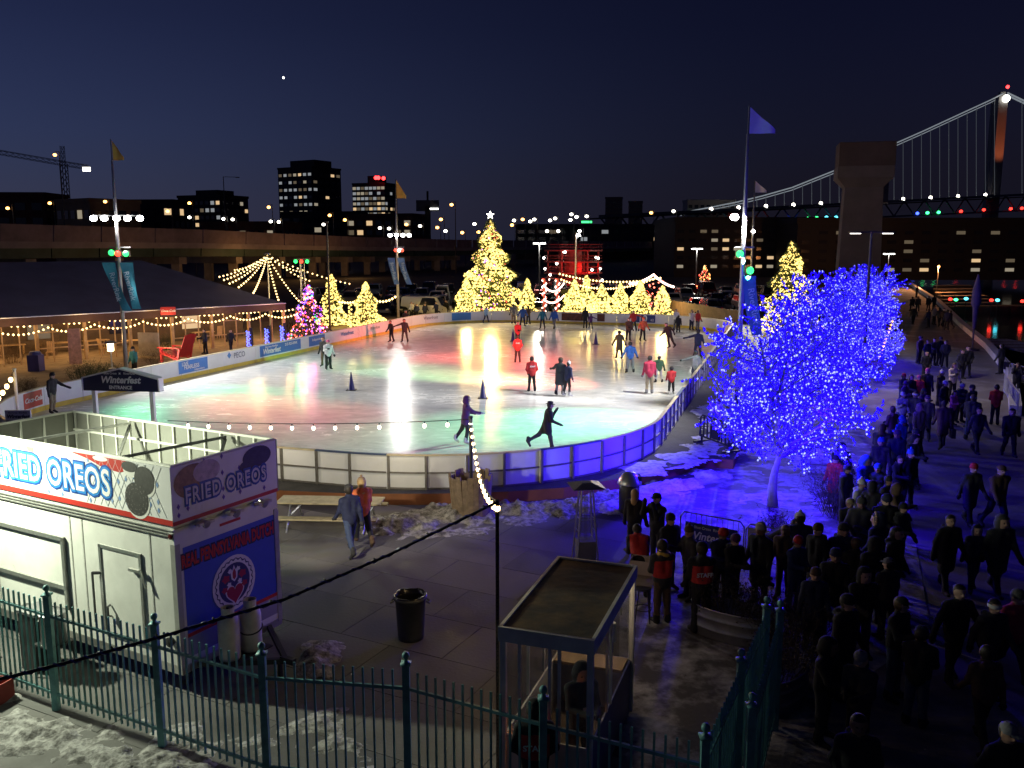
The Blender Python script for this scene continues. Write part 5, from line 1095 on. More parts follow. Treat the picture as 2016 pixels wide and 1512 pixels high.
# metal tub planters with bushes
drybush = M('dry_bush', (.06, .045, .04), .9, var=.4, scale=5); tubm = M('tub_steel', (.4, .4, .4), .35, .85, var=.15, scale=7)
def bush(t, rx, ry, z0, hgt, n, seed, mt_=None):
    rnd = np.random.default_rng(seed); b = MB()
    for i in range(n // 4):
        a = rnd.uniform(0, 6.283); r = rnd.random() ** .5; p = Vector((rx * .42 * r * math.cos(a), ry * .42 * r * math.sin(a), z0)); st = [(p, Vector((r * math.cos(a) * .5, r * math.sin(a) * .5, 1)).normalized(), hgt * rnd.uniform(.3, .5), .009)]
        for gen in range(3):
            nx_ = []
            for p, d, L_, rr in st:
                m = p + d * L_ * .5 + Vector(rnd.normal(size=3)) * L_ * .1; q = p + d * L_ + Vector(rnd.normal(size=3)) * L_ * .12; b.tube([p, m, q], [rr, rr * .8, rr * .55], 3, caps=False)
                if gen < 2:
                    for _ in range(2 + (gen == 1)): nx_.append((q if rnd.random() < .6 else m, (d + Vector(rnd.normal(size=3)) * .45).normalized(), L_ * rnd.uniform(.5, .85), rr * .6))
                else:
                    for _ in range(2): c = q + Vector(rnd.normal(size=3)) * .03; u = Vector(rnd.normal(size=3)).normalized() * .04; v = u.orthogonal().normalized() * .018; b.add([c - v, c + v, c + u], [(0, 1, 2)])
            st = nx_
    return stuff(b.obj('twigs', mt_ or drybush, t))
for (px, py, lb, lx, rz_, sd) in ((1452, 1268, 'ribbed oval metal tub planter of dry twigs behind the gate', .95, -.55, 1), (1548, 1395, 'metal tub planter standing outside the gate', .85, .9, 2)):
    p = G(px, py); t = thing('tub_planter', lb, 'planter', (p.x, p.y + .3, 0), rz_)
    b = MB(); b.lathe([(.001, .02), (.9, 0), (.92, .04), (.92, .18), (.95, .2), (.92, .22), (.92, .4), (.95, .42), (.92, .44), (.92, .6), (.96, .63), (.9, .63), (.88, .5), (.001, .48)], 28, sx=lx, sy=.42); b.obj('tub', tubm, t, True); bush(t, 1.5, .7, .48, .75, 260, sd)
b = None
for px, py, hh, n, lb, sd in ((1650, 1015, 1.5, 420, 'dry purple-brown shrub beside the queue', 5), (1560, 1285, 1.3, 320, 'low dark shrub outside the gate', 6), (1535, 1060, .9, 120, 'sparse dry grasses at the foot of the blue-lit tree', 7)):
    p = G(px, py); t = thing('dry_shrub', lb, 'shrub', (p.x, p.y, 0)); bush(t, 1.2, 1.0, 0, hh, n, sd); b = MB()
    for k in range(3): b.tube([(0, 0, 0), (.1 * math.cos(k * 2), .1 * math.sin(k * 2), hh * .4)], [.02, .01], 4)
    b.obj('stem', barkm, t)
# steel crowd barrier with banner
def barrier(lb, pa, pb, banner_=True, txt=None):
    a = Vector((pa.x, pa.y, 0)); c = Vector((pb.x, pb.y, 0)); d = c - a; L_ = d.length; t = thing('crowd_barrier', lb, 'barrier', a, math.atan2(d.y, d.x))
    b = MB(); b.tube([(.0, 0, .12), (0, 0, .95), (.1, 0, 1.08), (L_ - .1, 0, 1.08), (L_, 0, .95), (L_, 0, .12)], .02, 6); b.tube([(0, 0, .2), (L_, 0, .2)], .018, 6); b.obj('frame', steel, t)
    n = int(L_ / .13)
    for k in range(1, n): b = MB(); b.tube([(L_ * k / n, 0, .2), (L_ * k / n, 0, 1.07)], .008, 5); b.obj('bar', steel, t)
    for x in (.25, L_ - .25): b = MB(); b.bar((x, -.28, .02), (x, .28, .02), .05, .02); b.bar((x, 0, .02), (x, 0, .2), .03); b.obj('foot', steel, t)
    if banner_:
        b = MB(); b.ext(.15, L_ - .15, -.03, -.024, .25, .85); o = b.obj('banner', M('banner_royal', (.02, .03, .16), .6), t)
        text('Winterfest', .28, inkwhite, o, (L_ / 2, -.033, .52), (math.pi / 2, 0, 0), .001, .006, .25); text('Blue Cross  RiverRink', .1, inkwhite, o, (L_ / 2, -.033, .74), (math.pi / 2, 0, 0), .001, .001)
    return t
barrier('steel barrier with blue banner behind the queue', G(1338, 1086), G(1462, 1112)); o = barrier('steel barrier with paper notice behind the queue', G(1466, 1114), G(1600, 1142), False)
b = MB(); b.ext(.05, .62, -.03, -.026, .55, 1.0); pn = b.obj('notice', M('paper', (.55, .52, .5), .8, var=.05), o); text('NO', .22, black, pn, (.33, -.033, .78), (math.pi / 2, 0, 0), .001, .006)
barrier('snow-dusted steel barrier along the dock edge', G(1975, 775), G(2003, 822), False); barrier('steel barrier by the far dock', G(1985, 792 - 40), G(2030, 765), False)
# black plastic barrier on the deck
p0 = G(1378, 868, .34); p1_ = G(1442, 892, .34); d = p1_ - p0; t = thing('plastic_barrier', 'black plastic crowd barrier standing on the snowy rink deck', 'barrier', p0, math.atan2(d.y, d.x)); L_ = d.length
b = MB(); b.tube([(0, 0, .2), (0, 0, .9), (.12, 0, 1.02), (L_ - .12, 0, 1.02), (L_, 0, .9), (L_, 0, .2)], .035, 6); b.bar((0, 0, .22), (L_, 0, .22), .06); b.obj('frame', black, t)
for k in range(1, 9): MB().box((0, 0, 0), (.05, .04, .8)).obj('slat', black, t, (L_ * k / 9, 0, .62))
b = MB(); b.ext(L_ * .38, L_ * .6, -.04, .04, .28, .95); b.obj('name_plate', black, t)
for x in (.12, L_ - .12): b = MB(); b.ext(x - .05, x + .05, -.35, .35, 0.004, .06); b.ext(x - .03, x + .03, -.03, .03, .06, .3); b.obj('foot', black, t)
# entrance arch sign
pa = G(182, 868, .3); Y = 31.5; t = thing('entrance_sign', 'navy gable sign board on two white posts at the rink entrance', 'sign', (*atY(243, 780, Y).xy, 0), -.12)
zb = atY(243, 769, Y).z; ze = atY(243, 745, Y).z; zk = atY(243, 727, Y).z; hw_ = 1.42
b = MB(); P = [(-hw_, zb), (hw_, zb), (hw_, ze), (0, zk), (-hw_, ze)]; b.add([(x, -.14, z) for x, z in P] + [(x, .14, z) for x, z in P], [(0, 1, 2, 3, 4), (9, 8, 7, 6, 5)]); sg = b.obj('sign_board', navy, t)
b = MB(); b.bar((-hw_ - .03, 0, ze + .02), (0, 0, zk + .04), .36, .05); b.bar((hw_ + .03, 0, ze + .02), (0, 0, zk + .04), .36, .05); b.ext(hw_, hw_ + .05, -.16, .16, zb - .01, ze); b.ext(-hw_ - .05, -hw_, -.16, .16, zb - .01, ze); b.obj('trim', white, t)
for s in (-1, 1): b = MB(); b.ext(s * (hw_ - .32) - .07, s * (hw_ - .32) + .07, -.07, .07, 0, zb); b.obj('post', white, t)
text('Winterfest', .34, inkwhite, sg, (0, -.148, zb + .4), (math.pi / 2, 0, 0), .001, .012, .25); text('ENTRANCE', .17, inkwhite, sg, (0, -.148, zb + .13), (math.pi / 2, 0, 0), .001, .006); text('Blue Cross', .11, inkwhite, sg, (-.36, -.148, zb + .64), (math.pi / 2, 0, 0), .001, .002); text('RiverRink', .11, inkwhite, sg, (.36, -.148, zb + .64), (math.pi / 2, 0, 0), .001, .002)
b = MB(); b.add([(.055 * math.cos(k * .785) * (1 if k % 2 else .5), -.147, zb + .64 + .055 * math.sin(k * .785) * (1 if k % 2 else .5)) for k in range(8)], [tuple(range(8))]); b.obj('snowflake', inkwhite, sg)
# small white sign and pole at the far left
Y = 29; q = atY(36, 820, Y); t = thing('small_sign', 'small white notice board at the trailer corner', 'sign', (q.x, Y, 0)); b = MB(); b.box((0, 0, q.z), (.85, .05, .42)); so = b.obj('board', white, t); b = MB(); b.box((0, .05, q.z / 2), (.06, .06, q.z)); b.obj('post', white, t)
text('Winterfest', .17, navy, so, (0, -.03, q.z), (math.pi / 2, 0, 0), .001, .006, .25); text('Blue Cross  RiverRink', .07, navy, so, (0, -.03, q.z + .13), (math.pi / 2, 0, 0), .001, .001)
b = MB(); b.box((0, -.03, q.z - .16), (.8, .012, .06)); b.obj('stripe', black, so)
Y = 33; q = atY(28, 728, Y); t = thing('string_light_pole', 'white post with a bulb string at the near rink corner', 'pole', (q.x, Y, 0)); b = MB(); b.tube([(0, 0, 0), (0, 0, q.z)], .06, 7); b.obj('shaft', white, t); b = MB(); b.tube([(0, 0, q.z), (0, 0, q.z + .05)], .08, 7); b.obj('cap', white, t)
bulbs('string_lights', 'bulb string falling left from the white post', strand(q, atY(-40, 812, 30), .2, 8), .08, warmb, parts=True, drop=.1)
# stock pots and crates behind the fence
loc = lambda x, y, z=0: Matrix.Translation(tr.location) @ Matrix.Rotation(TRZ, 4, 'Z') @ Vector((x, y, z))
q = loc(-2.6, -.62); t = thing('gas_burner', 'black burner stand holding a steel stock pot by the trailer', 'burner', q, TRZ); b = MB()
for sx in (-1, 1):
    for sy in (-1, 1): b.bar((sx * .24, sy * .24, 0), (sx * .2, sy * .2, .62), .03)
b.box((0, 0, .63), (.5, .5, .03)); b.obj('stand', black, t); b = MB(); b.lathe([(.05, .5), (.12, .52), (.12, .58), (.05, .6)], 10); b.obj('burner_ring', black, t)
def pot(lb, q, r, h_):
    t = thing('stock_pot', lb, 'pot', q); b = MB(); b.lathe([(.001, 0), (r, 0), (r, h_), (r + .012, h_ + .01)], 20); b.obj('pot', MC['brushed_steel'], t, True); b = MB(); b.lathe([(r + .015, h_ + .012), (r * .7, h_ + .05), (.001, h_ + .06)], 20); o = b.obj('lid', MC['brushed_steel'], t, True)
    b = MB(); b.tube([(-.06, 0, h_ + .05), (-.05, 0, h_ + .12), (.05, 0, h_ + .12), (.06, 0, h_ + .05)], .012, 5); b.obj('lid_handle', black, o)
    for s in (-1, 1): b = MB(); b.tube([(s * r, -.06, h_ * .75), (s * (r + .05), -.05, h_ * .75), (s * (r + .05), .05, h_ * .75), (s * r, .06, h_ * .75)], .01, 5); b.obj('handle', steel, t)
pot('taller steel stock pot on the burner beside the trailer door', loc(-2.6, -.62, .646), .22, .55)
q = loc(-3.15, -.55); t = thing('gas_burner', 'black fryer cabinet with a covered top beside the trailer wheel', 'burner', q, TRZ); b = MB(); b.box((0, 0, .55), (.5, .45, 1.1)); b.obj('cabinet', black, t); b = MB(); b.box((0, 0, 1.125), (.54, .49, .05)); b.obj('lid', MC['brushed_steel'], t)
crm = M('crate_red', (.3, .04, .03), .6, var=.2); crw = M('crate_white', (.6, .6, .58), .6, var=.1)
for k, (x, y, m_, lb) in enumerate(((-4.55, -.95, crm, 'red plastic crate with white lids near the trailer wheel'), (-2.75, -1.75, crm, 'empty red plastic crate close to the fence'), (-3.2, -1.5, crw, 'white shallow crate beside the red one'))):
    q = loc(x, y); t = thing('plastic_crate', lb, 'crate', q, TRZ + .2 * k); w, dd, hh = (.62, .42, .36) if k < 2 else (.5, .36, .18)
    for x0, x1, y0, y1 in ((-w/2, w/2, -dd/2, -dd/2+.02), (-w/2, w/2, dd/2-.02, dd/2), (-w/2, -w/2+.02, -dd/2+.021, dd/2-.021), (w/2-.02, w/2, -dd/2+.021, dd/2-.021)): b = MB(); b.ext(x0, x1, y0, y1, 0.004, hh); b.obj('side', m_, t)
    b = MB(); b.ext(-w/2+.02, w/2-.02, -dd/2+.02, dd/2-.02, .005, .02); b.obj('base', m_, t)
    if k == 0:
        for j in range(2): MB().box((0, 0, 0), (.28, .36, .05)).obj('lid', crw, t, (-.15 + j * .3, 0, hh + .025))
# ============================================================ snow
snowpatch('dirty snow bank along the rink fascia by the slatted tub', [G(740, 1040), G(860, 1015), G(960, 1010), G(1100, 1000), G(1200, 985)], .8, .3, .075, thr=.46, seed=1, mt_=dirty)
snowpatch('broken snow strip in front of the slatted tub', [G(800, 1050), G(930, 1045), G(1060, 1020)], .6, .1, .075, thr=.55, seed=2, mt_=dirty)
snowpatch('blue-lit snow bank between the rink deck and litter bin', [G(1180, 1000), G(1300, 965), G(1400, 935)], .7, .22, .08, thr=.47, seed=3)
snowpatch('snow crust covering the rink deck beside the black barrier', [G(1250, 925, .34), G(1330, 905, .34), G(1390, 885, .34), G(1420, 850, .34), G(1400, 800, .34)], .8, .06, .1, z=.335, thr=.46, seed=4)
snowpatch('ploughed snow ridge along the foot of the iron fence', [Vector((-10.5, 14.6, 0)), Vector((-8.4, 13.5, 0)), Vector((-5.9, 12.4, 0)), Vector((-4.9, 12.1, 0))], .62, .2, .07, thr=.5, seed=5, mt_=dirty)
snowpatch('scattered snow lumps behind the iron fence', [Vector((-6, 13.6, 0)), Vector((-4.2, 12.9, 0)), Vector((-3.3, 13.6, 0)), Vector((-2.2, 12.6, 0))], .6, .1, .06, thr=.6, seed=6, mt_=dirty)
snowpatch('small snow heap at the trailer hitch', [Vector((-3.6, 16.2, 0)), Vector((-3.7, 15.5, 0))], .42, .22, .06, thr=.46, seed=7, mt_=dirty)
snowpatch('blue-lit snow field round the tree trunks', [G(1560, 980), G(1600, 920), G(1540, 870), G(1480, 840), G(1440, 800)], 2.4, .05, .16, z=.005, thr=.6, seed=8)
# ============================================================ pavilion and patio on the left
rf = M('tent_roof', (.13, .115, .17), .75, var=.2, scale=.4); eave = M('eave_dark', (.05, .02, .018), .7, var=.2); wood2 = M('pavilion_wood', (.42, .28, .15), .7, var=.3, scale=2)
e0 = G(-160, 640, 3.1); e1 = G(0, 627, 3.1); e2 = G(562, 597, 3.1); dvec = (e2 - e1).normalized(); nvec = Vector((-dvec.y, dvec.x, 0))
pv = thing('pavilion', 'long low pavilion with a dark tent roof and warm open front', 'pavilion', (e2.x, e2.y, 0))
o0 = Vector((e2.x, e2.y, 0)); Wd = 20.
A = e1 - dvec * 22; Bq = e2; Cq = e2 + nvec * Wd; Dq = A + nvec * Wd; r0 = A + nvec * Wd / 2 + Vector((0, 0, 3.3)); r1 = e2 + nvec * Wd / 2 - dvec * 7 + Vector((0, 0, 3.3))
b = MB(); b.add([v - o0 for v in (A, Bq, Cq, Dq, r0, r1)], [(0, 1, 5, 4), (1, 2, 5), (2, 3, 4, 5), (3, 0, 4)]); b.obj('roof', rf, pv)
b = MB(); b.add([v - o0 for v in (A, Bq, Bq - Vector((0, 0, .55)), A - Vector((0, 0, .55)), Cq, Cq - Vector((0, 0, .55)))], [(0, 3, 2, 1), (1, 2, 5, 4)]); b.obj('valance', eave, pv)
b = MB(); b.bar(A - o0 - nvec * .05, Bq - o0 - nvec * .05, .06, .06); b.obj('gutter', steel, pv)
Lp = (Bq - A).length; n = int(Lp / 3)
for k in range(n + 1):
    q = A + dvec * (Lp * k / n) + nvec * .4; b = MB(); b.box((0, 0, 1.28), (.2, .2, 2.55)); b.obj('post', wood2, pv, q - o0 - Vector((0, 0, 3.1)) + Vector((0, 0, 0)), math.atan2(dvec.y, dvec.x))
for k in range(n):
    for f, z0, z1 in ((.33, 0, 2.5), (.66, 0, 2.5)):
        q = A + dvec * (Lp * (k + f) / n) + nvec * .42; MB().box((0, 0, 0), (.07, .07, z1 - z0)).obj('mullion', wood2, pv, Vector((q.x, q.y, 1.25)) - o0, math.atan2(dvec.y, dvec.x))
    if k % 3 != 1:
        q = A + dvec * (Lp * (k + .5) / n) + nvec * .42
        for z in (.95, 2.0): MB().box((0, 0, 0), (Lp / n - .24, .05, .08)).obj('transom', wood2, pv, Vector((q.x, q.y, z)) - o0, math.atan2(dvec.y, dvec.x))
b = MB(); bk0 = A + nvec * 7; bk1 = Bq + nvec * 7; b.add([Vector((bk0.x, bk0.y, 0)) - o0, Vector((bk1.x, bk1.y, 0)) - o0, Vector((bk1.x, bk1.y, 3)) - o0, Vector((bk0.x, bk0.y, 3)) - o0], [(0, 1, 2, 3)]); bw = b.obj('back_wall', M('plank_wall', (.07, .045, .025), .7, var=.35, scale=1.5), pv)
for k in range(7):
    q0 = bk0.lerp(bk1, (k + .6) / 7.4); b = MB(); b.box((0, 0, 0), (1.5, .1, 1.3)); b.obj('window', (wlit[3], wun, wlit[0], wun)[k % 4], bw, Vector((q0.x, q0.y, 1.6)) - o0 - nvec * .07, math.atan2(dvec.y, dvec.x))
for k in range(6):
    q = A.lerp(Bq, .42 + .56 * k / 5) + nvec * 3; lamp('POINT', 'pavilion_light', (q.x, q.y, 2.4), 260, (1, .56, .2), .3)
    q = A.lerp(Bq, .42 + .56 * k / 5) - nvec * 1.5; lamp('POINT', 'string_glow', (q.x, q.y, 2.5), 120, (1, .6, .24), .3)
xs = [-20, 70, 150, 240, 330, 420, 500, 585]
def ev(px, dz): f = px / 562; q = e1.lerp(e2, f); return Vector((q.x, q.y, 3.1 - dz)) - nvec * .8
for k in range(len(xs) - 1):
    bulbs('string_lights', 'front swag of bulbs under the pavilion eave, bay %s' % ['at the far corner', 'by the tall banner sign', 'left of the patio heater', 'behind the flagpole', 'behind the red chair', 'by the blue-lit posts', 'next to the truss'][k], strand(ev(xs[k], .6), ev(xs[k + 1], .6), .35, 11), .085, bulbw)
    bulbs('string_lights', 'rear swag of bulbs under the pavilion eave, bay %s' % ['at the far corner', 'by the tall banner sign', 'left of the patio heater', 'behind the flagpole', 'behind the red chair', 'by the blue-lit posts', 'next to the truss'][k], strand(ev(xs[k] + 20, .35) + nvec * 1.2, ev(xs[k + 1] + 20, .35) + nvec * 1.2, .2, 9), .08, bulbw)
# giant red chair
p = G(352, 712); t = thing('giant_red_chair', 'oversized bright red slatted garden chair facing the ice', 'chair', (p.x, p.y, 0), -.35); redp = M('chair_red', (.6, .035, .025), .45, var=.1)
for s in (-1, 1):
    b = MB(); b.bar((-.85, s * .6, 0), (-.85, s * .6, .95), .16); b.obj('leg', redp, t); b = MB(); b.bar((-.95, s * .55, .62), (1.0, s * .55, .06), .2, .09); b.obj('side_rail', redp, t); b = MB(); b.box((-.2, s * .68, .98), (1.6, .26, .06)); b.obj('arm', redp, t); b = MB(); b.bar((.45, s * .6, .2), (.62, s * .6, .96), .12); b.obj('rear_post', redp, t)
for k in range(6): MB().box((0, 0, 0), (.2, 1.1, .05)).obj('seat_slat', redp, t, (-.82 + k * .22, 0, .68 - k * .062))
for k in range(6): o = MB().box((0, 0, 0), (.05, .17, 1.75 - .08 * abs(k - 2.5))).obj('back_slat', redp, t, (.78, -.46 + k * .184, 1.12)); o.rotation_euler.y = .42
lamp('SPOT', 'chair_light', (p.x - 1.2, p.y - 2.4, .5), 420, (1, .75, .6), .1, target=(p.x, p.y, 1.), cone=80)
# patio heater drums, bins, boards, tables
p = G(222, 745); t = thing('patio_heater', 'tall patio heater with a glowing drum by the flagpole', 'patio heater', (p.x, p.y, 0)); b = MB(); b.lathe([(.001, 0), (.22, 0), (.22, .6), (.04, .65), (.04, 1.6), (.001, 1.62)], 12); b.obj('body', steel, t); b = MB(); b.lathe([(.16, 1.6), (.18, 1.62), (.18, 2.05), (.16, 2.06)], 12); b.obj('glow_drum', E('heater_drum', (1, .75, .4), 7), t); b = MB(); b.lathe([(.4, 2.08), (.1, 2.2), (.001, 2.2)], 14); b.obj('hood', steel, t)
lamp('POINT', 'heater_light', (p.x, p.y - .35, 1.85), 40, (1, .6, .25), .15)
p = G(72, 730); t = thing('litter_bin', 'blue square litter bin on the patio', 'litter bin', (p.x, p.y, 0)); b = MB(); b.box((0, 0, .5), (.7, .7, 1.0)); b.obj('drum', M('bin_blue', (.03, .03, .16), .5), t); b = MB(); b.lathe([(.4, 1.0), (.3, 1.2), (.001, 1.25)], 12); b.obj('dome', M('bin_lid_blue', (.05, .05, .2), .4), t)
p = G(150, 720); t = thing('board_sign', 'tall pink menu board leaning on the patio', 'sign', (p.x, p.y, 0), .25); b = MB(); b.box((0, 0, 1.25), (.75, .06, 2.3)); b.obj('board', M('menu_pink', (.55, .3, .24), .6, var=.3, scale=5), t); b = MB(); b.bar((0, .05, 1.6), (0, .7, .0), .05); b.obj('strut', wood2, t)
p = G(295, 705); t = thing('board_sign', 'pale blank A-board behind the flagpole', 'sign', (p.x, p.y, 0), -.1); b = MB(); b.box((0, 0, .95), (1.5, .05, 1.6)); b.obj('board', M('board_pale', (.45, .4, .33), .6), t); b = MB(); b.bar((0, .05, 1.3), (0, .7, .0), .05); b.obj('strut', wood2, t)
p = atY(331, 612, 62); t = thing('cola_sign', 'small red sign fixed at the pavilion eave', 'sign', p, .3); b = MB(); b.box((0, 0, 0), (1.0, .05, .55)); so = b.obj('board', adred, t); text('Coca-Cola', .22, inkwhite, so, (0, -.03, 0), (math.pi / 2, 0, 0), .001, .004, .3)
def wtable(p, rz_, lb):
    t = thing('patio_table', lb, 'table', p, rz_)
    for k in range(4): MB().box((0, 0, 0), (1.7, .18, .05)).obj('plank', wood2, t, (0, -.3 + k * .2, .75))
    for sx in (-1, 1):
        for sy in (-1, 1): b = MB(); b.bar((sx * .7, sy * .3, 0), (sx * .7, sy * .3, .72), .07); b.obj('leg', wood2, t)
def wchair(p, rz_, lb):
    t = thing('patio_chair', lb, 'chair', p, rz_)
    for k in range(4): MB().box((0, 0, 0), (.5, .1, .03)).obj('seat_slat', wood2, t, (0, -.18 + k * .12, .42))
    for k in range(4): o = MB().box((0, 0, 0), (.1, .03, .7)).obj('back_slat', wood2, t, (-.19 + k * .125, .28, .78)); o.rotation_euler.x = -.2
    for sx in (-1, 1):
        for sy in (-1, 1): b = MB(); b.bar((sx * .22, sy * .2, 0), (sx * .22, sy * .2, .42), .05); b.obj('leg', wood2, t)
for k, (px, py, r_, lb) in enumerate(((85, 690, .3, 'timber patio table by the blue litter bin'), (120, 695, .2, 'timber patio table left of the pink menu board'), (190, 690, .4, 'timber patio table right of the pink menu board'), (265, 690, .1, 'timber patio table behind the patio heater'), (400, 672, .3, 'timber patio table behind the red chair'), (440, 660, .3, 'timber patio table near the blue-lit posts'), (25, 700, .2, 'timber patio table at the far patio corner'))): wtable(G(px, py), r_ + .4, lb)
for k, (px, py, r_, lb) in enumerate(((100, 705, .3, 'slatted patio chair by the blue litter bin'), (165, 700, 1.8, 'slatted patio chair in front of the pink menu board'), (205, 697, 2.6, 'slatted patio chair beside the heater table'), (430, 668, 4., 'slatted patio chair near the blue-lit posts'), (445, 650, .8, 'reclined slatted chair at the pavilion front'), (385, 665, 1.2, 'slatted patio chair behind the red chair'), (300, 690, 3.1, 'slatted patio chair behind the pale A-board'))): wchair(G(px, py), r_, lb)
pine = M('evergreen_dark', (.03, .045, .02), .85, var=.4, scale=5)
for px, py, hh, lb, sd in ((160, 752, 1.0, 'small evergreen shrub at the boards near the entrance sign', 1), (180, 748, 1.2, 'taller evergreen shrub at the boards near the entrance sign', 2), (310, 728, 1.4, 'bare brown shrub right of the flagpole', 3), (25, 715, 1.6, 'bushy shrub at the patio corner', 4), (215, 742, 1.0, 'dark tub shrub by the patio heater', 5), (50, 775, .8, 'low dry shrub behind the boards corner', 6), (100, 700, 1.3, 'dry shrub beside the patio tables', 7), (325, 690, 1.3, 'dark shrub behind the red chair', 8)):
    p = G(px, py); t = thing('patio_shrub', lb, 'shrub', (p.x, p.y, 0)); bush(t, 1.0, 1.0, 0, hh, 200, 40 + sd, pine if sd in (1, 2, 5, 8) else M('brown_twigs', (.14, .09, .05), .9, var=.3)); b = MB(); b.tube([(0, 0, 0), (0, 0, hh * .4)], [.03, .01], 5); b.obj('stem', barkm, t)
# plank fence at the far right end of the rink
fa = spos(1322); t = thing('plank_fence', 'brown vertical plank fence behind the far right boards', 'fence'); 
pq = [G(1324, 640), G(1450, 655)]; pa_ = atY(1322, 600, 88).xy; pb_ = atY(1455, 600, 74).xy; a = Vector((*pa_, 0)); c = Vector((*pb_, 0)); d = c - a; n = 44
plm = MB(); plm.box((0, 0, 1.1), (d.length / n * .93, .04, 2.2)); plm = plm.mesh('plank', M('fence_brown', (.09, .05, .035), .8, var=.3, scale=2))
for k in range(n): link('plank', plm, t, a + d * ((k + .5) / n) + Vector((0, random.uniform(-.01, .01), random.uniform(-.05, .05))), math.atan2(d.y, d.x))
for z in (.5, 1.8): b = MB(); b.bar(a + Vector((0, .06, z)), c + Vector((0, .06, z)), .05, .1); b.obj('rail', wood, t)
# ============================================================ quayside on the right
stone = M('quay_stone', (.42, .41, .42), .8, var=.2, scale=.8, bump=.2)
b = MB()
for (x0, y0), (x1, y1) in zip(QUAY[2:7], QUAY[3:8]):
    b = MB(); b.bar((x0 - .45, y0, .22), (x1 - .45, y1, .22), .5, .45); o = b.obj('quay_kerb', M('kerb_stone', (.5, .49, .5), .8, var=.15, scale=1), prom)
dk = M('dock_planks', (.3, .26, .22), .8, var=.3, scale=2)
for k, (pa, pb, w, lb) in enumerate(((G(1915, 668, -.3), G(2060, 700, -.3), 3.4, 'snowy low dock platform below the quay'), (G(1990, 735, -.3), G(2090, 790, -.3), 3.0, 'nearer dock platform below the quay'), )):
    t = thing('dock_platform', lb, 'dock', (0, 0, 0)); d = (pb - pa); n = 16
    for i in range(n):
        c = pa.lerp(pb, (i + .5) / n) + Vector((1.2, 0, 0)); MB().box((0, 0, 0), (d.length / n * .95, w, .12)).obj('plank', snow if i % 3 else dk, t, c, math.atan2(d.y, d.x))
    b = MB(); b.bar(pa + Vector((1.2, 0, -1)), pb + Vector((1.2, 0, -1)), w * .8, 1.7); b.obj('pontoon', darksteel, t)
for k in range(6):
    pa = G(1832 + k * 4, 562 + k * 7, -.4); pb = pa + Vector((7 - k * .2, 1.5, 0)); t = thing('finger_dock', 'finger dock lit orange, %s from the far quay end' % ['first', 'second', 'third', 'fourth', 'fifth', 'sixth'][k], 'dock', pa, .2)
    for i in range(8): MB().box((0, 0, 0), (.95, 1.3, .1)).obj('plank', dk, t, (1 + i * 1.0, 0, 0))
    b = MB(); b.box((5, 0, -.7), (8, 1., 1.2)); b.obj('float', darksteel, t)
p = G(1840, 572); lamp('POINT', 'quay_light', (p.x, p.y, 3.5), 6000, (1, .38, .12), .3)
q = atY(1848, 528, p.y); t = thing('street_lamp', 'orange lamp on the far end of the promenade', 'street lamp', (q.x, p.y, 0)); b = MB(); b.tube([(0, 0, 0), (0, 0, 3.9)], .07, 6); b.obj('pole', darksteel, t); MB().ball((0, 0, 0), .2, 8, 5).obj('lamp_head', sod, t, True, (0, 0, 3.95))
for px, py, m_, nm in ((1871, 593, 'r', 'red'), (1882, 594, 'g', 'green'), (1902, 592, 'c', 'pale'), (1952, 595, 'r', 'red'), (1964, 595, 'c', 'cyan'), (2013, 597, 'r', 'red')):
    p = atY(px, py - 4, 118); t = thing('mooring_lamp', 'small %s mooring lamp across the basin%s' % (nm, {1871: ' near the promenade end', 1952: ' beside a cyan one', 2013: ' on the outer pier', 1882: '', 1902: '', 1964: ''}[px]), 'lamp', (p.x, p.y, -1.65)); b = MB(); b.tube([(0, 0, 0), (0, 0, p.z + 1.65)], .07, 5); b.obj('post', darksteel, t); MB().ball((0, 0, 0), .28, 8, 5, sz=.7).obj('lamp_head', cols_[m_], t, True, (0, 0, p.z + 1.65))
t = thing('far_pier', 'dark timber pier edge across the basin', 'pier', (0, 0, 0)); 
for k in range(12): MB().box((0, 0, 0), (9.6, 3, 1.2)).obj('deck_section', wdark, t, (62 + k * 9.8, 121, -1.2))
# closed parasol on the quay
p = G(1914, 690); t = thing('closed_parasol', 'tall closed parasol standing on the quay by the water', 'parasol', (p.x, p.y, 0)); zt = atY(1926, 540, p.y).z; b = MB(); b.tube([(0, 0, 0), (0, 0, zt)], .06, 7); b.obj('pole', darksteel, t); b = MB(); b.lathe([(.05, zt), (.3, zt * .8), (.34, zt * .62), (.2, zt * .56), (.12, zt * .3), (.001, zt * .28)], 10); b.obj('canopy', M('parasol_violet', (.1, .07, .16), .8, var=.2), t, True); b = MB(); b.lathe([(.001, 0), (.5, 0), (.5, .1), (.08, .2)], 12); b.obj('base', darksteel, t)
# orange bulb string at the queue tents
bulbs('string_lights', 'steep orange bulb string at the edge of the blue trees', [atY(1757 - i * 2.5, 630 + i * 7., 46 - i * .2) for i in range(11)], .07, E('orange_bulb_soft', (1, .45, .16), 3.5)); lamp('POINT', 'string_glow', atY(1748, 680, 44), 60, (1, .5, .2), .2)
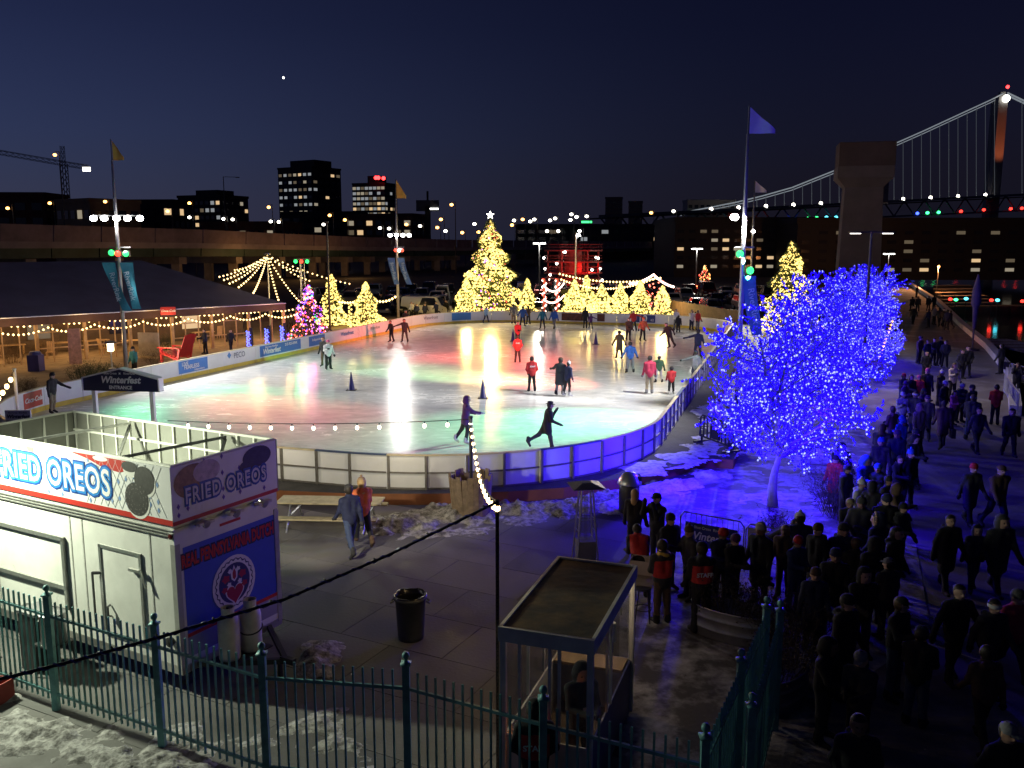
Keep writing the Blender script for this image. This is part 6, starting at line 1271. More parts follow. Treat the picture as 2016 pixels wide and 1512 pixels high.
# traffic cones on the ice
cone_m = M('cone_navy', (.02, .02, .12), .45, var=.1)
for k, (px, py, lb) in enumerate(((692, 768, 'dark blue cone alone on the left half of the ice'), (951, 784, 'dark blue cone near the slatted-tub pole'), (1010, 672, 'dark blue cone beside a red-jacketed marshal'), (1173, 678, 'dark cone standing alone in the reflections'))):
    p = G(px, py, ZI); t = thing('traffic_cone', lb, 'cone', (p.x, p.y, ZI)); b = MB(); b.lathe([(.2, .03), (.17, .06), (.025, .92), (.001, .93)], 14); b.obj('cone', cone_m, t, True); b = MB(); b.box((0, 0, .016), (.5, .5, .03)); b.obj('base', black, t)
# ============================================================ people
def surfnet(Fd, org, h):
    s = Fd < 0; nx, ny, nz = Fd.shape
    c = [s[i:nx-1+i, j:ny-1+j, k:nz-1+k] for i in (0, 1) for j in (0, 1) for k in (0, 1)]
    cnt = sum(x.astype(int) for x in c); mask = (cnt > 0) & (cnt < 8); I = np.argwhere(mask); idx = -np.ones(mask.shape, int); idx[mask] = np.arange(len(I))
    acc = np.zeros((len(I), 3)); num = np.zeros(len(I))
    cor = [(i, j, k) for i in (0, 1) for j in (0, 1) for k in (0, 1)]
    for a in range(8):
        for b_ in range(a + 1, 8):
            A, C = np.array(cor[a]), np.array(cor[b_])
            if abs(A - C).sum() != 1: continue
            fa = Fd[I[:, 0] + A[0], I[:, 1] + A[1], I[:, 2] + A[2]]; fb = Fd[I[:, 0] + C[0], I[:, 1] + C[1], I[:, 2] + C[2]]
            m = (fa < 0) != (fb < 0); t = np.where(m, fa / np.where(m, fa - fb, 1), 0)
            acc[m] += (A + (C - A) * t[:, None])[m]; num[m] += 1
    V = org + (I + acc / num[:, None]) * h; fs = []
    for ax in range(3):
        e = [0, 0, 0]; e[ax] = 1
        a = s[:nx-e[0], :ny-e[1], :nz-e[2]]; b_ = s[e[0]:, e[1]:, e[2]:]
        for sg in (0, 1):
            Q = np.argwhere((a != b_) & (a == bool(sg)))
            u, v = [(1, 2), (2, 0), (0, 1)][ax]; du = np.zeros(3, int); dv = np.zeros(3, int); du[u] = 1; dv[v] = 1
            Q = Q[(Q[:, u] > 0) & (Q[:, v] > 0) & (Q[:, 0] < nx - 1) & (Q[:, 1] < ny - 1) & (Q[:, 2] < nz - 1)]
            g = lambda q: idx[q[:, 0], q[:, 1], q[:, 2]]
            f = np.stack([g(Q - du - dv), g(Q - dv), g(Q), g(Q - du)], 1)
            if sg == 0: f = f[:, ::-1]
            fs.append(f)
    return V, np.concatenate(fs)
def rotx(v, a): return Vector((v.x, v.y * math.cos(a) - v.z * math.sin(a), v.y * math.sin(a) + v.z * math.cos(a)))
def roty(v, a): return Vector((v.x * math.cos(a) + v.z * math.sin(a), v.y, -v.x * math.sin(a) + v.z * math.cos(a)))
SKIN, COAT, LEGS, SHOE, HAIR, VEST = range(6)
def skeleton(P):
    """capsules (a, b, ra, rb, label) of a 1.75 m adult that faces -y; P holds the pose angles"""
    C = []; g = P.get; lean = g('lean', .04); side = g('side', 0.)
    hipz = .92; pel = Vector((0, 0, hipz)); 
    def T(v): return pel + roty(rotx(v - pel, lean), side)          # lean forward is -y
    up = lambda x, y, z: T(Vector((x, y, z)))
    bulk = g('bulk', 1.)
    for s in (-1, 1):
        C.append((up(s * .085, 0, 1.36), up(s * .07, .0, .98), .125 * bulk, .125 * bulk, COAT))
        hip = up(s * .085, 0, .92); sw, sp, kn = g('legL' if s < 0 else 'legR', (0., .04, .05))
        d1 = roty(rotx(Vector((0, 0, -.43)), -sw), -s * sp); knee = hip + d1; d2 = roty(rotx(Vector((0, 0, -.42)), -sw + kn), -s * sp); ank = knee + d2
        C.append((hip, knee, .098, .073, LEGS)); C.append((knee, ank, .072, .055, LEGS))
        fd = rotx(Vector((s * .03, -.17, -.02)), -sw + kn) if not g('flat') else Vector((s * .03, -.17, 0)); 
        C.append((ank + Vector((0, .02, -.0)), ank + fd + Vector((0, 0, -.035)), .052, .042, SHOE)); C.append((ank + Vector((0, 0, .1)), ank, .06, .056, SHOE))
        sh = up(s * .185, 0, 1.40); pi, ou, el, tw = g('armL' if s < 0 else 'armR', (.1, .18, .25, 0.))
        d1 = roty(rotx(Vector((0, 0, -.29)), -pi), -s * ou); elb = sh + roty(rotx(d1, lean), side) ; d2 = roty(rotx(Vector((0, 0, -.25)), -pi - el), -s * ou); zt_ = -s * tw; d2 = Vector((d2.x * math.cos(zt_) - d2.y * math.sin(zt_), d2.x * math.sin(zt_) + d2.y * math.cos(zt_), d2.z)); wr = elb + d2
        C.append((sh, elb, .074 * bulk, .06 * bulk, COAT)); C.append((elb, wr, .06, .046, COAT)); C.append((up(s * .06, 0, 1.42), sh, .09, .078 * bulk, COAT))
        hd = (wr - elb).normalized(); gl_ = SKIN if not g('gloves', True) else SHOE
        palm = wr + hd * .09; C.append((wr + hd * .01, palm, .034, .04, gl_)); sx = hd.cross(Vector((0, 1, 0))); sx = (sx if sx.length > .1 else Vector((1, 0, 0))).normalized(); bend = Vector((0, -.02, 0))
        for k in range(4): C.append((palm + sx * (.03 - .02 * k), palm + sx * (.032 - .021 * k) + hd * (.055 + .012 * (k in (1, 2))) + bend, .013, .011, gl_))
        C.append((wr + hd * .03 + sx * .03, wr + hd * .09 + sx * .058 + bend, .014, .012, gl_))
    if g('coat'):
        L_ = g('coat'); 
        for s in (-1, 1):
            sw = g('legL' if s < 0 else 'legR', (0., .04, .05))[0]; C.append((up(s * .06, .0, 1.0), Vector((s * .09, -math.sin(sw) * L_ * .7, hipz - L_)), .135 * bulk, .13 * bulk, COAT))
        C.append((up(0, 0, 1.0), Vector((0, 0, hipz - L_ * .95)), .13 * bulk, .13 * bulk, COAT))
    else: C.append((up(0, 0, 1.0), up(0, 0, .9), .155 * bulk, .15 * bulk, COAT))
    C.append((up(0, 0, 1.42), up(0, -.01, 1.54), .062, .055, SKIN)); C.append((up(0, .01, 1.43), up(0, .0, 1.49), .085, .08, COAT))
    hp = g('head', (0., 0.)); hc = up(0, -.015, 1.635)
    def hd_(v): w = rotx(v, hp[0]); w = Vector((w.x * math.cos(hp[1]) - w.y * math.sin(hp[1]), w.x * math.sin(hp[1]) + w.y * math.cos(hp[1]), w.z)); return hc + roty(rotx(w, lean * .5), side * .5)
    C.append((hd_(Vector((0, .012, .03))), hd_(Vector((0, -.012, -.045))), .093, .07, SKIN)); C.append((hd_(Vector((0, -.09, .0))), hd_(Vector((0, -.105, -.025))), .012, .017, SKIN))
    for s in (-1, 1): C.append((hd_(Vector((s * .088, .01, .01))), hd_(Vector((s * .09, .015, -.03))), .018, .014, SKIN))
    hair = g('hair', 'short')
    C.append((hd_(Vector((0, .03, .05))), hd_(Vector((0, .035, -.0))), .094, .086, HAIR))
    if hair == 'long': C.append((hd_(Vector((0, .05, .0))), hd_(Vector((0, .08, -.2))), .088, .075, HAIR))
    hood = g('hood')
    if hood == 'up': C.append((hd_(Vector((0, .03, .05))), hd_(Vector((0, .045, -.06))), .122, .13, COAT))
    if hood == 'down': C.append((up(-.07, .1, 1.47), up(.07, .1, 1.47), .06, .06, COAT))
    if hood == 'fur': C.append((hd_(Vector((0, .03, .05))), hd_(Vector((0, .045, -.06))), .12, .125, COAT)); 
    eyes = [hd_(Vector((s * .035, -.085, .008))) for s in (-1, 1)]
    return C, hc, hd_, eyes, hood
PM = {}
def person_mesh(key, P, h=.02):
    if key in PM: return PM[key]
    C, hc, hd_, eyes, hood = skeleton(P)
    A = np.array([c[0] for c in C]); Bb = np.array([c[1] for c in C]); ra = np.array([c[2] for c in C]); rb = np.array([c[3] for c in C]); lab = np.array([c[4] for c in C])
    lo = np.minimum((A - ra[:, None]).min(0), (Bb - rb[:, None]).min(0)) - 2.5 * h; hi = np.maximum((A + ra[:, None]).max(0), (Bb + rb[:, None]).max(0)) + 2.5 * h
    n = np.ceil((hi - lo) / h).astype(int) + 1
    ax = [lo[i] + h * np.arange(n[i]) for i in range(3)]
    def dist(i, X, Y, Z):
        d = Bb[i] - A[i]; dd = d @ d + 1e-12; t = np.clip(((X - A[i, 0]) * d[0] + (Y - A[i, 1]) * d[1] + (Z - A[i, 2]) * d[2]) / dd, 0, 1)
        return np.sqrt((X - A[i, 0] - t * d[0]) ** 2 + (Y - A[i, 1] - t * d[1]) ** 2 + (Z - A[i, 2] - t * d[2]) ** 2) - (ra[i] + (rb[i] - ra[i]) * t)
    S_ = np.zeros(n); k = .014 
    Fm = np.full(n, 1e3)
    for i in range(len(C)):
        # only the capsule's neighbourhood matters
        m = max(ra[i], rb[i]) + .1; l_ = np.minimum(A[i], Bb[i]) - m; h_ = np.maximum(A[i], Bb[i]) + m
        sl_ = tuple(slice(max(0, int((l_[q] - lo[q]) / h)), min(n[q], int((h_[q] - lo[q]) / h) + 2)) for q in range(3))
        X, Y, Z = np.meshgrid(ax[0][sl_[0]], ax[1][sl_[1]], ax[2][sl_[2]], indexing='ij', sparse=True)
        d = dist(i, X, Y, Z); S_[sl_] += np.exp(-np.clip(d, -.2, 1) / k)
    Fd = -k * np.log(S_ + 1e-30)
    # a little cloth unevenness
    V, Fs = surfnet(Fd, lo, h)
    cen = V[Fs].mean(1); D = np.stack([dist(i, cen[:, 0], cen[:, 1], cen[:, 2]) for i in range(len(C))]); L_ = lab[D.argmin(0)]
    # the hood leaves the face open; the scalp is hair
    fdir = np.array(hd_(Vector((0, -1, -.05))) - hc); rel = cen - np.array(hc); fr = rel @ fdir; nearhead = np.linalg.norm(rel - np.array([0, 0, 0]), axis=1) < .19
    if hood in ('up', 'fur'): L_ = np.where(nearhead & (fr > .055) & (rel[:, 2] < .085) & (rel[:, 2] > -.12), SKIN, L_)
    else: L_ = np.where(nearhead & (L_ == SKIN) & ((fr < -.005) & (rel[:, 2] > -.06) | (rel[:, 2] > .075)), HAIR, L_)
    for e in eyes: L_ = np.where(np.linalg.norm(cen - np.array(e), axis=1) < .016, HAIR, L_)
    if P.get('vest'): L_ = np.where((L_ == COAT) & (cen[:, 2] < 1.36) & (cen[:, 2] > 1.02) & (np.abs(cen[:, 0]) < .2), VEST, L_)
    V = V - [0, 0, V[:, 2].min()]
    me = bpy.data.meshes.new('person'); me.from_pydata(V.tolist(), [], Fs.tolist())
    for _ in range(6): me.materials.append(None)
    me.polygons.foreach_set('material_index', L_.astype(int).tolist()); me.polygons.foreach_set('use_smooth', [True] * len(Fs)); me.update()
    PM[key] = (me, hc, hd_, min(min(c[0].z - c[2], c[1].z - c[3]) for c in C)); return PM[key]
POSE = {
 'stand': {}, 'stand2': dict(legL=(.06, .08, .08), legR=(-.05, .06, .02), armL=(.5, .15, .9, .3), armR=(.2, .15, .4, .1), flat=1),
 'pockets': dict(armL=(-.05, .28, .75, .9), armR=(-.05, .28, .75, .9), legL=(0, .08, .04), legR=(.04, .07, .06), flat=1), 'phone': dict(armL=(.35, .1, 1.25, .45), armR=(.3, .1, 1.3, .45), head=(.35, 0), flat=1),
 'walk': dict(legL=(.38, .03, .12), legR=(-.3, .03, .3), armL=(-.35, .12, .25, 0), armR=(.4, .12, .35, 0), lean=.07), 'walk2': dict(legL=(-.25, .03, .35), legR=(.32, .03, .08), armL=(.35, .14, .3, 0), armR=(-.3, .14, .2, 0), lean=.05),
 'skate': dict(legL=(.1, .12, .2), legR=(-.02, .12, .15), armL=(.1, .4, .3, 0), armR=(.05, .42, .25, 0), lean=.12), 'stride': dict(legL=(.25, .05, .1), legR=(-.6, .1, .45), armL=(.3, .3, .8, .2), armR=(.75, .2, 1.9, .4), lean=.16, coat=.2),
 'glide': dict(legL=(.15, .03, .35), legR=(-.28, .06, .3), armL=(.9, .1, .5, 0), armR=(.4, .15, .9, .2), lean=.08, coat=.12), 'leanside': dict(legL=(.05, -.08, .3), legR=(-.1, .28, .2), armL=(.1, .5, .6, 0), armR=(-.1, .6, .4, 0), lean=.1, side=-.28),
 'armout': dict(armR=(.1, 1.25, .1, 0), armL=(.05, .3, .2, 0), legL=(.05, .12, .15), legR=(0, .14, .12), lean=.08), 'armoutL': dict(armL=(.1, 1.2, .1, 0), armR=(.05, .35, .2, 0), legL=(.05, .14, .15), legR=(0, .14, .12), lean=.1),
 'reach': dict(armR=(.9, .5, .2, 0), armL=(.05, .2, .2, 0), legL=(.1, .08, .2), legR=(-.1, .08, .15), lean=.1), 'bend': dict(lean=.85, armL=(.9, .1, .4, 0), armR=(.8, .1, .5, 0), legL=(.1, .08, .2), legR=(0, .08, .15), head=(-.3, 0)),
 'raise': dict(armL=(1.1, .2, 1.9, .5), armR=(1.0, .2, 1.95, .5), flat=1), 'coat': dict(coat=.38, armL=(.05, .2, .3, 0), armR=(.1, .2, .3, 0), flat=1), 'coatwalk': dict(coat=.36, legL=(.3, .03, .1), legR=(-.24, .03, .25), armL=(-.25, .15, .25, 0), armR=(.3, .15, .3, 0), lean=.05),
 'hug': dict(coat=.34, armR=(.5, .9, .7, -.6), armL=(.1, .25, .3, 0), legL=(.1, .06, .15), legR=(-.05, .06, .1), lean=.08), 'talk': dict(armL=(.5, .25, 1.5, .4), armR=(.1, .2, .5, .2), head=(0, .5), flat=1), 'wide': dict(armL=(.1, .55, .25, 0), armR=(.1, .55, .25, 0), legL=(.2, .05, .1), legR=(-.2, .05, .25), bulk=1.08),
 'sit': dict(legL=(1.35, .1, 1.3), legR=(1.3, .1, 1.35), armL=(.5, .1, .9, .3), armR=(.5, .1, .9, .3), flat=1)}
CC = {'black': (.013, .013, .015), 'charcoal': (.035, .035, .038), 'navy': (.015, .02, .06), 'blue': (.03, .11, .4), 'light blue': (.2, .35, .6), 'teal': (.03, .2, .27), 'red': (.5, .03, .03), 'crimson': (.42, .03, .07), 'orange': (.6, .14, .05), 'brown': (.1, .06, .035), 'khaki': (.27, .22, .14), 'grey': (.18, .18, .19), 'white': (.62, .62, .62), 'cream': (.5, .45, .36), 'green': (.03, .09, .04), 'olive': (.06, .06, .03), 'purple': (.1, .03, .14), 'pink': (.6, .12, .25), 'pale grey': (.38, .38, .4), 'denim': (.04, .06, .13), 'tan': (.36, .25, .15), 'yellow': (.6, .4, .06)}
def cm(c): return M('cloth_' + c.replace(' ', '_'), CC[c], .85, var=.22, scale=7, bump=.35, bscale=18)
skins = [M('skin_%d' % i, c, .5, var=.06) for i, c in enumerate(((.55, .34, .25), (.45, .26, .18), (.22, .12, .08), (.6, .4, .31)))]
hairs = {'dark': M('hair_dark', (.02, .014, .01), .6), 'brown': M('hair_brown', (.08, .045, .02), .6), 'blond': M('hair_blond', (.45, .3, .13), .6), 'grey': M('hair_grey', (.3, .29, .28), .6)}
hatm = {}
def hat_mesh(kind):
    if kind in hatm: return hatm[kind]
    b = MB()
    if kind in ('beanie', 'bobble'): b.lathe([(.108, .015), (.112, .05), (.106, .06), (.098, .11), (.07, .145), (.03, .16), (.001, .163)], 14); 
    if kind == 'bobble': b.ball((0, 0, .185), .035, 8, 5)
    if kind == 'cap': b.lathe([(.105, .03), (.1, .1), (.06, .135), (.001, .145)], 14); b.add([(-.075, -.08, .045), (.075, -.08, .045), (.05, -.17, .03), (-.05, -.17, .03)], [(0, 1, 2, 3)])
    if kind == 'helmet': b.lathe([(.12, .0), (.125, .06), (.11, .12), (.06, .16), (.001, .17)], 14)
    if kind == 'brim': b.lathe([(.17, .045), (.1, .05), (.1, .13), (.06, .15), (.001, .152)], 14)
    if kind == 'band': b.lathe([(.103, -.01), (.112, .01), (.112, .05), (.1, .06)], 14)
    if kind == 'fur': 
        for k in range(14): a = -1.2 + 5.55 * k / 13; b.ball((.125 * math.sin(a), -.035, .01 - .135 * math.cos(a + 3.14159 * 0 + math.pi)), .03, 6, 4)
    hatm[kind] = b.mesh('hat', white, True); return hatm[kind]
skm = MB(); skm.box((0, -.06, .075), (.075, .24, .09)); skm.box((0, -.06, .012), (.008, .27, .024)); skm.box((0, -.1, .035), (.02, .03, .03)); skm.box((0, 0.0, .035), (.02, .03, .03))
PLIST = []; LABS = {}
_rnd = random.Random(99)
def person(pos, rz, pose, coat, legs, hat=None, hatc=None, hair='dark', h=1.74, where='', shoe='black', hood=None, hairlen='short', vest=None, extra=None, label=None, z=0., res=.02, long=None, skin=None, mood=None, group=None):
    P = dict(POSE[pose]); key = pose
    if hood: P['hood'] = hood; key += '_h' + hood
    if hairlen == 'long': P['hair'] = 'long'; key += '_long'
    if vest: P['vest'] = 1; key += '_v'
    if long and 'coat' not in P: P['coat'] = long; key += '_c'
    if res < .02: key += '_fine'
    me, hc, hd_, zmin = person_mesh(key, P, res)
    o = bpy.data.objects.new('person', me); COL.objects.link(o); o.location = (pos[0], pos[1], z); o.rotation_euler = (0, 0, rz); s = h / 1.75; wx = _rnd.uniform(.97, 1.17) if res >= .02 else 1.03; o.scale = (s * wx, s * wx * _rnd.uniform(.96, 1.08), s)
    ms = [skin or _rnd.choice(skins[:2] + [skins[3], skins[0], skins[2]]), cm(coat), cm(legs), cm(shoe), hairs[hair], cm(vest or coat)]
    for i, m_ in enumerate(ms): o.material_slots[i].link = 'OBJECT'; o.material_slots[i].material = m_
    if hat:
        q = link('fur_trim' if hat == 'fur' else 'hat', hat_mesh(hat), o); hv = hd_(Vector((0, .01, .0))); q.location = (hv.x, hv.y, hv.z - zmin); lean = P.get('lean', .04); q.rotation_euler = (lean * .5 + P.get('head', (0, 0))[0], P.get('side', 0) * .5, P.get('head', (0, 0))[1]); q.material_slots[0].link = 'OBJECT'; q.material_slots[0].material = cm(hatc or 'black')
    verb = {'stand': 'standing', 'stand2': 'standing', 'pockets': 'with hands in pockets', 'phone': 'looking down at hands', 'walk': 'walking', 'walk2': 'walking', 'skate': 'skating', 'stride': 'striding on skates', 'glide': 'gliding', 'leanside': 'leaning into a turn', 'armout': 'with one arm out', 'armoutL': 'with one arm out', 'reach': 'reaching out', 'bend': 'bending forward', 'raise': 'with hands raised to the face', 'coat': 'standing', 'coatwalk': 'walking', 'hug': 'holding a companion', 'talk': 'turning to talk', 'wide': 'walking with arms wide', 'sit': 'sitting'}[pose]
    garm = '%s %s%s' % (coat, 'long coat' if ('coat' in P) else 'jacket', {'up': ' with hood up', 'fur': ' with hood up', 'down': '', None: ''}[hood]); trs = ' and %s trousers' % legs
    ht_ = (', %s %s,' % (hatc or 'black', {'beanie': 'knit hat', 'bobble': 'bobble hat', 'cap': 'cap', 'helmet': 'helmet', 'brim': 'brimmed hat', 'band': 'headband', 'fur': 'fur trim'}[hat])) if hat else (' %s hair,' % (hairlen + ' ' + hair) if hood not in ('up', 'fur') and hair != 'dark' else '')
    for cand in (garm + trs + ht_ + ' ' + verb + ' ' + where, garm + ht_ + ' ' + verb + ' ' + where, garm + ht_ + ' ' + where, garm + ' ' + where):
        lab = label or ' '.join(('person in ' + cand).split())
        if len(lab.split()) <= 16: break
    if res < .016 and z > .3:
        n_ = 0
        for a_, b_, r1, r2, lb in skeleton(P)[0]:
            if lb == SHOE and r1 == .052: bl = MB(); dn = Vector((0, 0, -.06)); bl.bar(a_ + dn + Vector((0, .02, -zmin)), b_ + dn + Vector((0, 0, .012 - zmin)), .006, .035); bl.obj('skate_blade', steel, o)
    tag(o, lab, 'person'); PLIST.append(o); LABS.setdefault(lab, []).append(o)
    return o
FB = 0.          # facing the camera
AW = math.pi     # back to the camera
def onice(px, py, *a, **k): p = G(px, py, ZI); return person(p, *a, z=ZI + .012, **k)
# --- skaters
def sk(px, py, rz, pose, coat, legs, where, h=1.74, **k): return onice(px, py, rz, pose, coat, legs, where=where, h=h, **k)
sk(1076, 887, 1.75, 'stride', 'black', 'charcoal', 'on the near ice', 1.8, hat='brim', hatc='black', shoe='charcoal', res=.015)
sk(917, 874, 1.75, 'glide', 'purple', 'charcoal', 'behind the slatted-tub pole', 1.74, hood='fur', hat='fur', hatc='tan', shoe='white', res=.015)
sk(1047, 771, AW + .2, 'pockets', 'red', 'black', 'beside the brightest reflection', 1.76, hood='down')
s3 = PLIST[-1]
sk(1102, 779, AW - .5, 'hug', 'charcoal', 'grey', 'on the ice', 1.8, hat='beanie', hatc='brown'); sk(1117, 781, AW - .9, 'reach', 'navy', 'black', 'held by a tall companion', 1.66, hat='bobble', hatc='white', shoe='pale grey')
sk(1278, 776, AW, 'stand', 'crimson', 'khaki', 'beside two children', 1.86, shoe='grey'); sk(1297, 754, AW + .1, 'armout', 'green', 'pale grey', 'reaching to a child', 1.42, hat='bobble', hatc='pale grey'); sk(1321, 776, AW, 'stand2', 'red', 'black', 'next to an adult in crimson', 1.34, hat='helmet', hatc='black', shoe='white')
sk(1240, 735, AW, 'skate', 'blue', 'grey', 'on the right half of the ice', 1.76); sk(1219, 706, AW, 'skate', 'olive', 'black', 'on the right half of the ice', 1.76, long=.3, hood='down'); sk(1237, 671, .2, 'stand2', 'brown', 'black', 'by the far side', 1.74); sk(1265, 672, .3, 'skate', 'orange', 'black', 'by the far side', 1.76, hat='beanie', hatc='orange')
sk(1317, 686, -.8, 'leanside', 'black', 'black', 'on the right half of the ice', 1.74); sk(1330, 650, .3, 'stand2', 'white', 'grey', 'against the far boards', 1.78); sk(1335, 655, AW, 'stand', 'black', 'black', 'in front of a person in white', 1.4); sk(1361, 650, .4, 'raise', 'white', 'navy', 'against the far right boards', 1.72); sk(1373, 651, .6, 'stand', 'red', 'grey', 'against the far right boards', 1.68)
sk(1373, 706, AW - .2, 'armout', 'navy', 'navy', 'holding the right boards', 1.82, hat='beanie', hatc='navy'); sk(1368, 757, AW - .3, 'armout', 'grey', 'navy', 'holding the right boards', 1.74, hat='beanie', hatc='navy')
sk(1019, 680, .3, 'phone', 'red', 'black', 'beside a cone', 1.74); sk(1019, 714, AW, 'pockets', 'red', 'black', 'with back to the near boards', 1.68); s21 = PLIST[-1]
sk(957, 636, AW - .6, 'walk', 'light blue', 'navy', 'by the far boards', 1.5); sk(1011, 638, AW, 'stand', 'grey', 'tan', 'by the far boards', 1.8); sk(1029, 643, AW - .2, 'skate', 'blue', 'navy', 'by the far boards', 1.78); sk(1040, 639, AW, 'stand2', 'brown', 'charcoal', 'by the far boards', 1.68); sk(1068, 648, -.3, 'skate', 'teal', 'charcoal', 'by the far boards', 1.74); sk(1091, 649, -.5, 'walk2', 'blue', 'grey', 'by the far boards', 1.78, hat='cap', hatc='teal')
sk(1152, 647, AW, 'stand', 'black', 'black', 'holding a child by the far boards', 1.8); sk(1163, 648, AW - .4, 'armoutL', 'purple', 'charcoal', 'beside an adult in black', 1.28); sk(1247, 652, -.4, 'armout', 'red', 'charcoal', 'by the far boards', 1.72)
sk(647, 727, .5, 'talk', 'white', 'black', 'near the left boards', 1.72, hat='beanie', hatc='pink'); sk(639, 722, -.3, 'reach', 'charcoal', 'brown', 'beside a person in white', 1.74, hair='brown'); sk(771, 674, -.9, 'skate', 'black', 'black', 'near the left boards', 1.6); sk(797, 674, -.2, 'armoutL', 'charcoal', 'charcoal', 'near the left boards', 1.72); sk(106, 815, 1.3, 'reach', 'charcoal', 'khaki', 'by the red board banner', 1.76, hat='beanie', hatc='black')
def onplaza(px, py, *a, **k): return person(G(px, py), *a, **k)
# --- near plaza
onplaza(692, 1094, AW + .6, 'walk', 'navy', 'denim', 'beanie', 'charcoal', where='past the picnic table', h=1.78, res=.014, shoe='charcoal'); onplaza(716, 1074, AW + .5, 'walk2', 'orange', 'black', 'bobble', 'tan', where='past the picnic table', h=1.76, res=.014, shoe='brown', hood='down', hair='blond', hairlen='long')
onplaza(1378, 1243, AW + .1, 'stand2', 'black', 'black', 'beanie', 'black', where='', label='staff member seen from behind, red back panel lettered STAFF, by the tub planter', h=1.84, res=.014, vest='red', hood='down'); s7 = PLIST[-1]
onplaza(1302, 1226, AW + .25, 'phone', 'charcoal', 'brown', None, None, label='staff member in red vest, yellow scarf and brown trousers beside the stool', h=1.76, res=.014, vest='red', hood='down'); s6 = PLIST[-1]
person((.3, 11.02), AW, 'pockets', 'black', 'black', 'beanie', 'black', label='staff member in red lettered vest standing between fence and booth', h=1.74, res=.014, vest='red'); s1 = PLIST[-1]
person((1.0, 12.1), .35, 'phone', 'black', 'black', None, None, label='hooded attendant in black standing inside the glazed booth', h=1.7, res=.016, hood='up', z=.062); s0 = PLIST[-1]
def backtext(o, txt, z, size, y=.19): text(txt, size, inkwhite, o, (0, y, z), (math.pi / 2, 0, math.pi), .001, .004)
for o in (s7, s1): backtext(o, 'STAFF', 1.2, .115, .165)
for o in (s3, s21): backtext(o, 'STAFF', 1.28, .1, .165)
b = MB(); b.box((0, -.19, 1.12), (.09, .004, .07)); b.obj('badge', white, s0)
b = MB(); b.tube([(.11 * math.cos(a), .02 + .1 * math.sin(a), 1.5 + .015 * math.sin(a * 2)) for a in np.linspace(0, 6.283, 12)], .04, 7); b.obj('scarf', cm('yellow'), s6, True)
# a phone lighting its owner's hands
def heads(px, py, hh=1.72): return G(px, py, hh - .1)
Q = 'in the queue by the barriers'
def q_(px, py, rz, pose, coat, legs='black', h=1.72, where=Q, **k): p = heads(px, py, h); return person(p, rz, pose, coat, legs, h=h, where=where, **k)
q_(1250, 975, AW - .4, 'stand', 'black', hair='blond', hairlen='long', where='beside the litter bin', h=1.68, res=.015); q_(1295, 980, -.9, 'raise', 'black', 'charcoal', hat='cap', hatc='black', where='beside the litter bin', h=1.8, res=.015)
q_(1262, 1040, AW, 'bend', 'black', vest='red', label='staff member in red stooping over the folding table', h=1.74); q_(1318, 1024, .6, 'stand', 'black', hat='beanie', hatc='black', where='beside the steel barrier', h=1.74)
q_(1360, 1046, -1.2, 'talk', 'charcoal', hat='bobble', hatc='brown', where='facing the yellow-scarfed staff', hair='blond', h=1.66, res=.015); q_(1422, 1050, .3, 'phone', 'navy', hat='beanie', hatc='red', where='behind the STAFF member', h=1.64); q_(1445, 1062, .5, 'phone', 'black', hat='beanie', hatc='purple', where='reading a leaflet', h=1.66, hood='down')
q_(1512, 1008, 1.2, 'bend', 'black', where='over the paper notice', h=1.8, hair='dark'); q_(1500, 1040, -.9, 'coat', 'black', hat='beanie', hatc='pale grey', where='behind the tub planter', h=1.84); q_(1547, 1046, -.6, 'stand', 'brown', hair='blond', hairlen='long', where='behind the tub planter', h=1.66); q_(1576, 1024, AW, 'stand', 'navy', hat='bobble', hatc='white', where='behind the tub planter', h=1.74); q_(1568, 1066, .5, 'phone', 'denim', 'denim', hat='beanie', hatc='red', where='behind the tub planter', h=1.66); q_(1613, 1042, -1.0, 'coat', 'black', hat='beanie', hatc='brown', where='in front of the dry shrub', h=1.76, hood='down')
Q2 = 'in the promenade queue'
rq = random.Random(5)
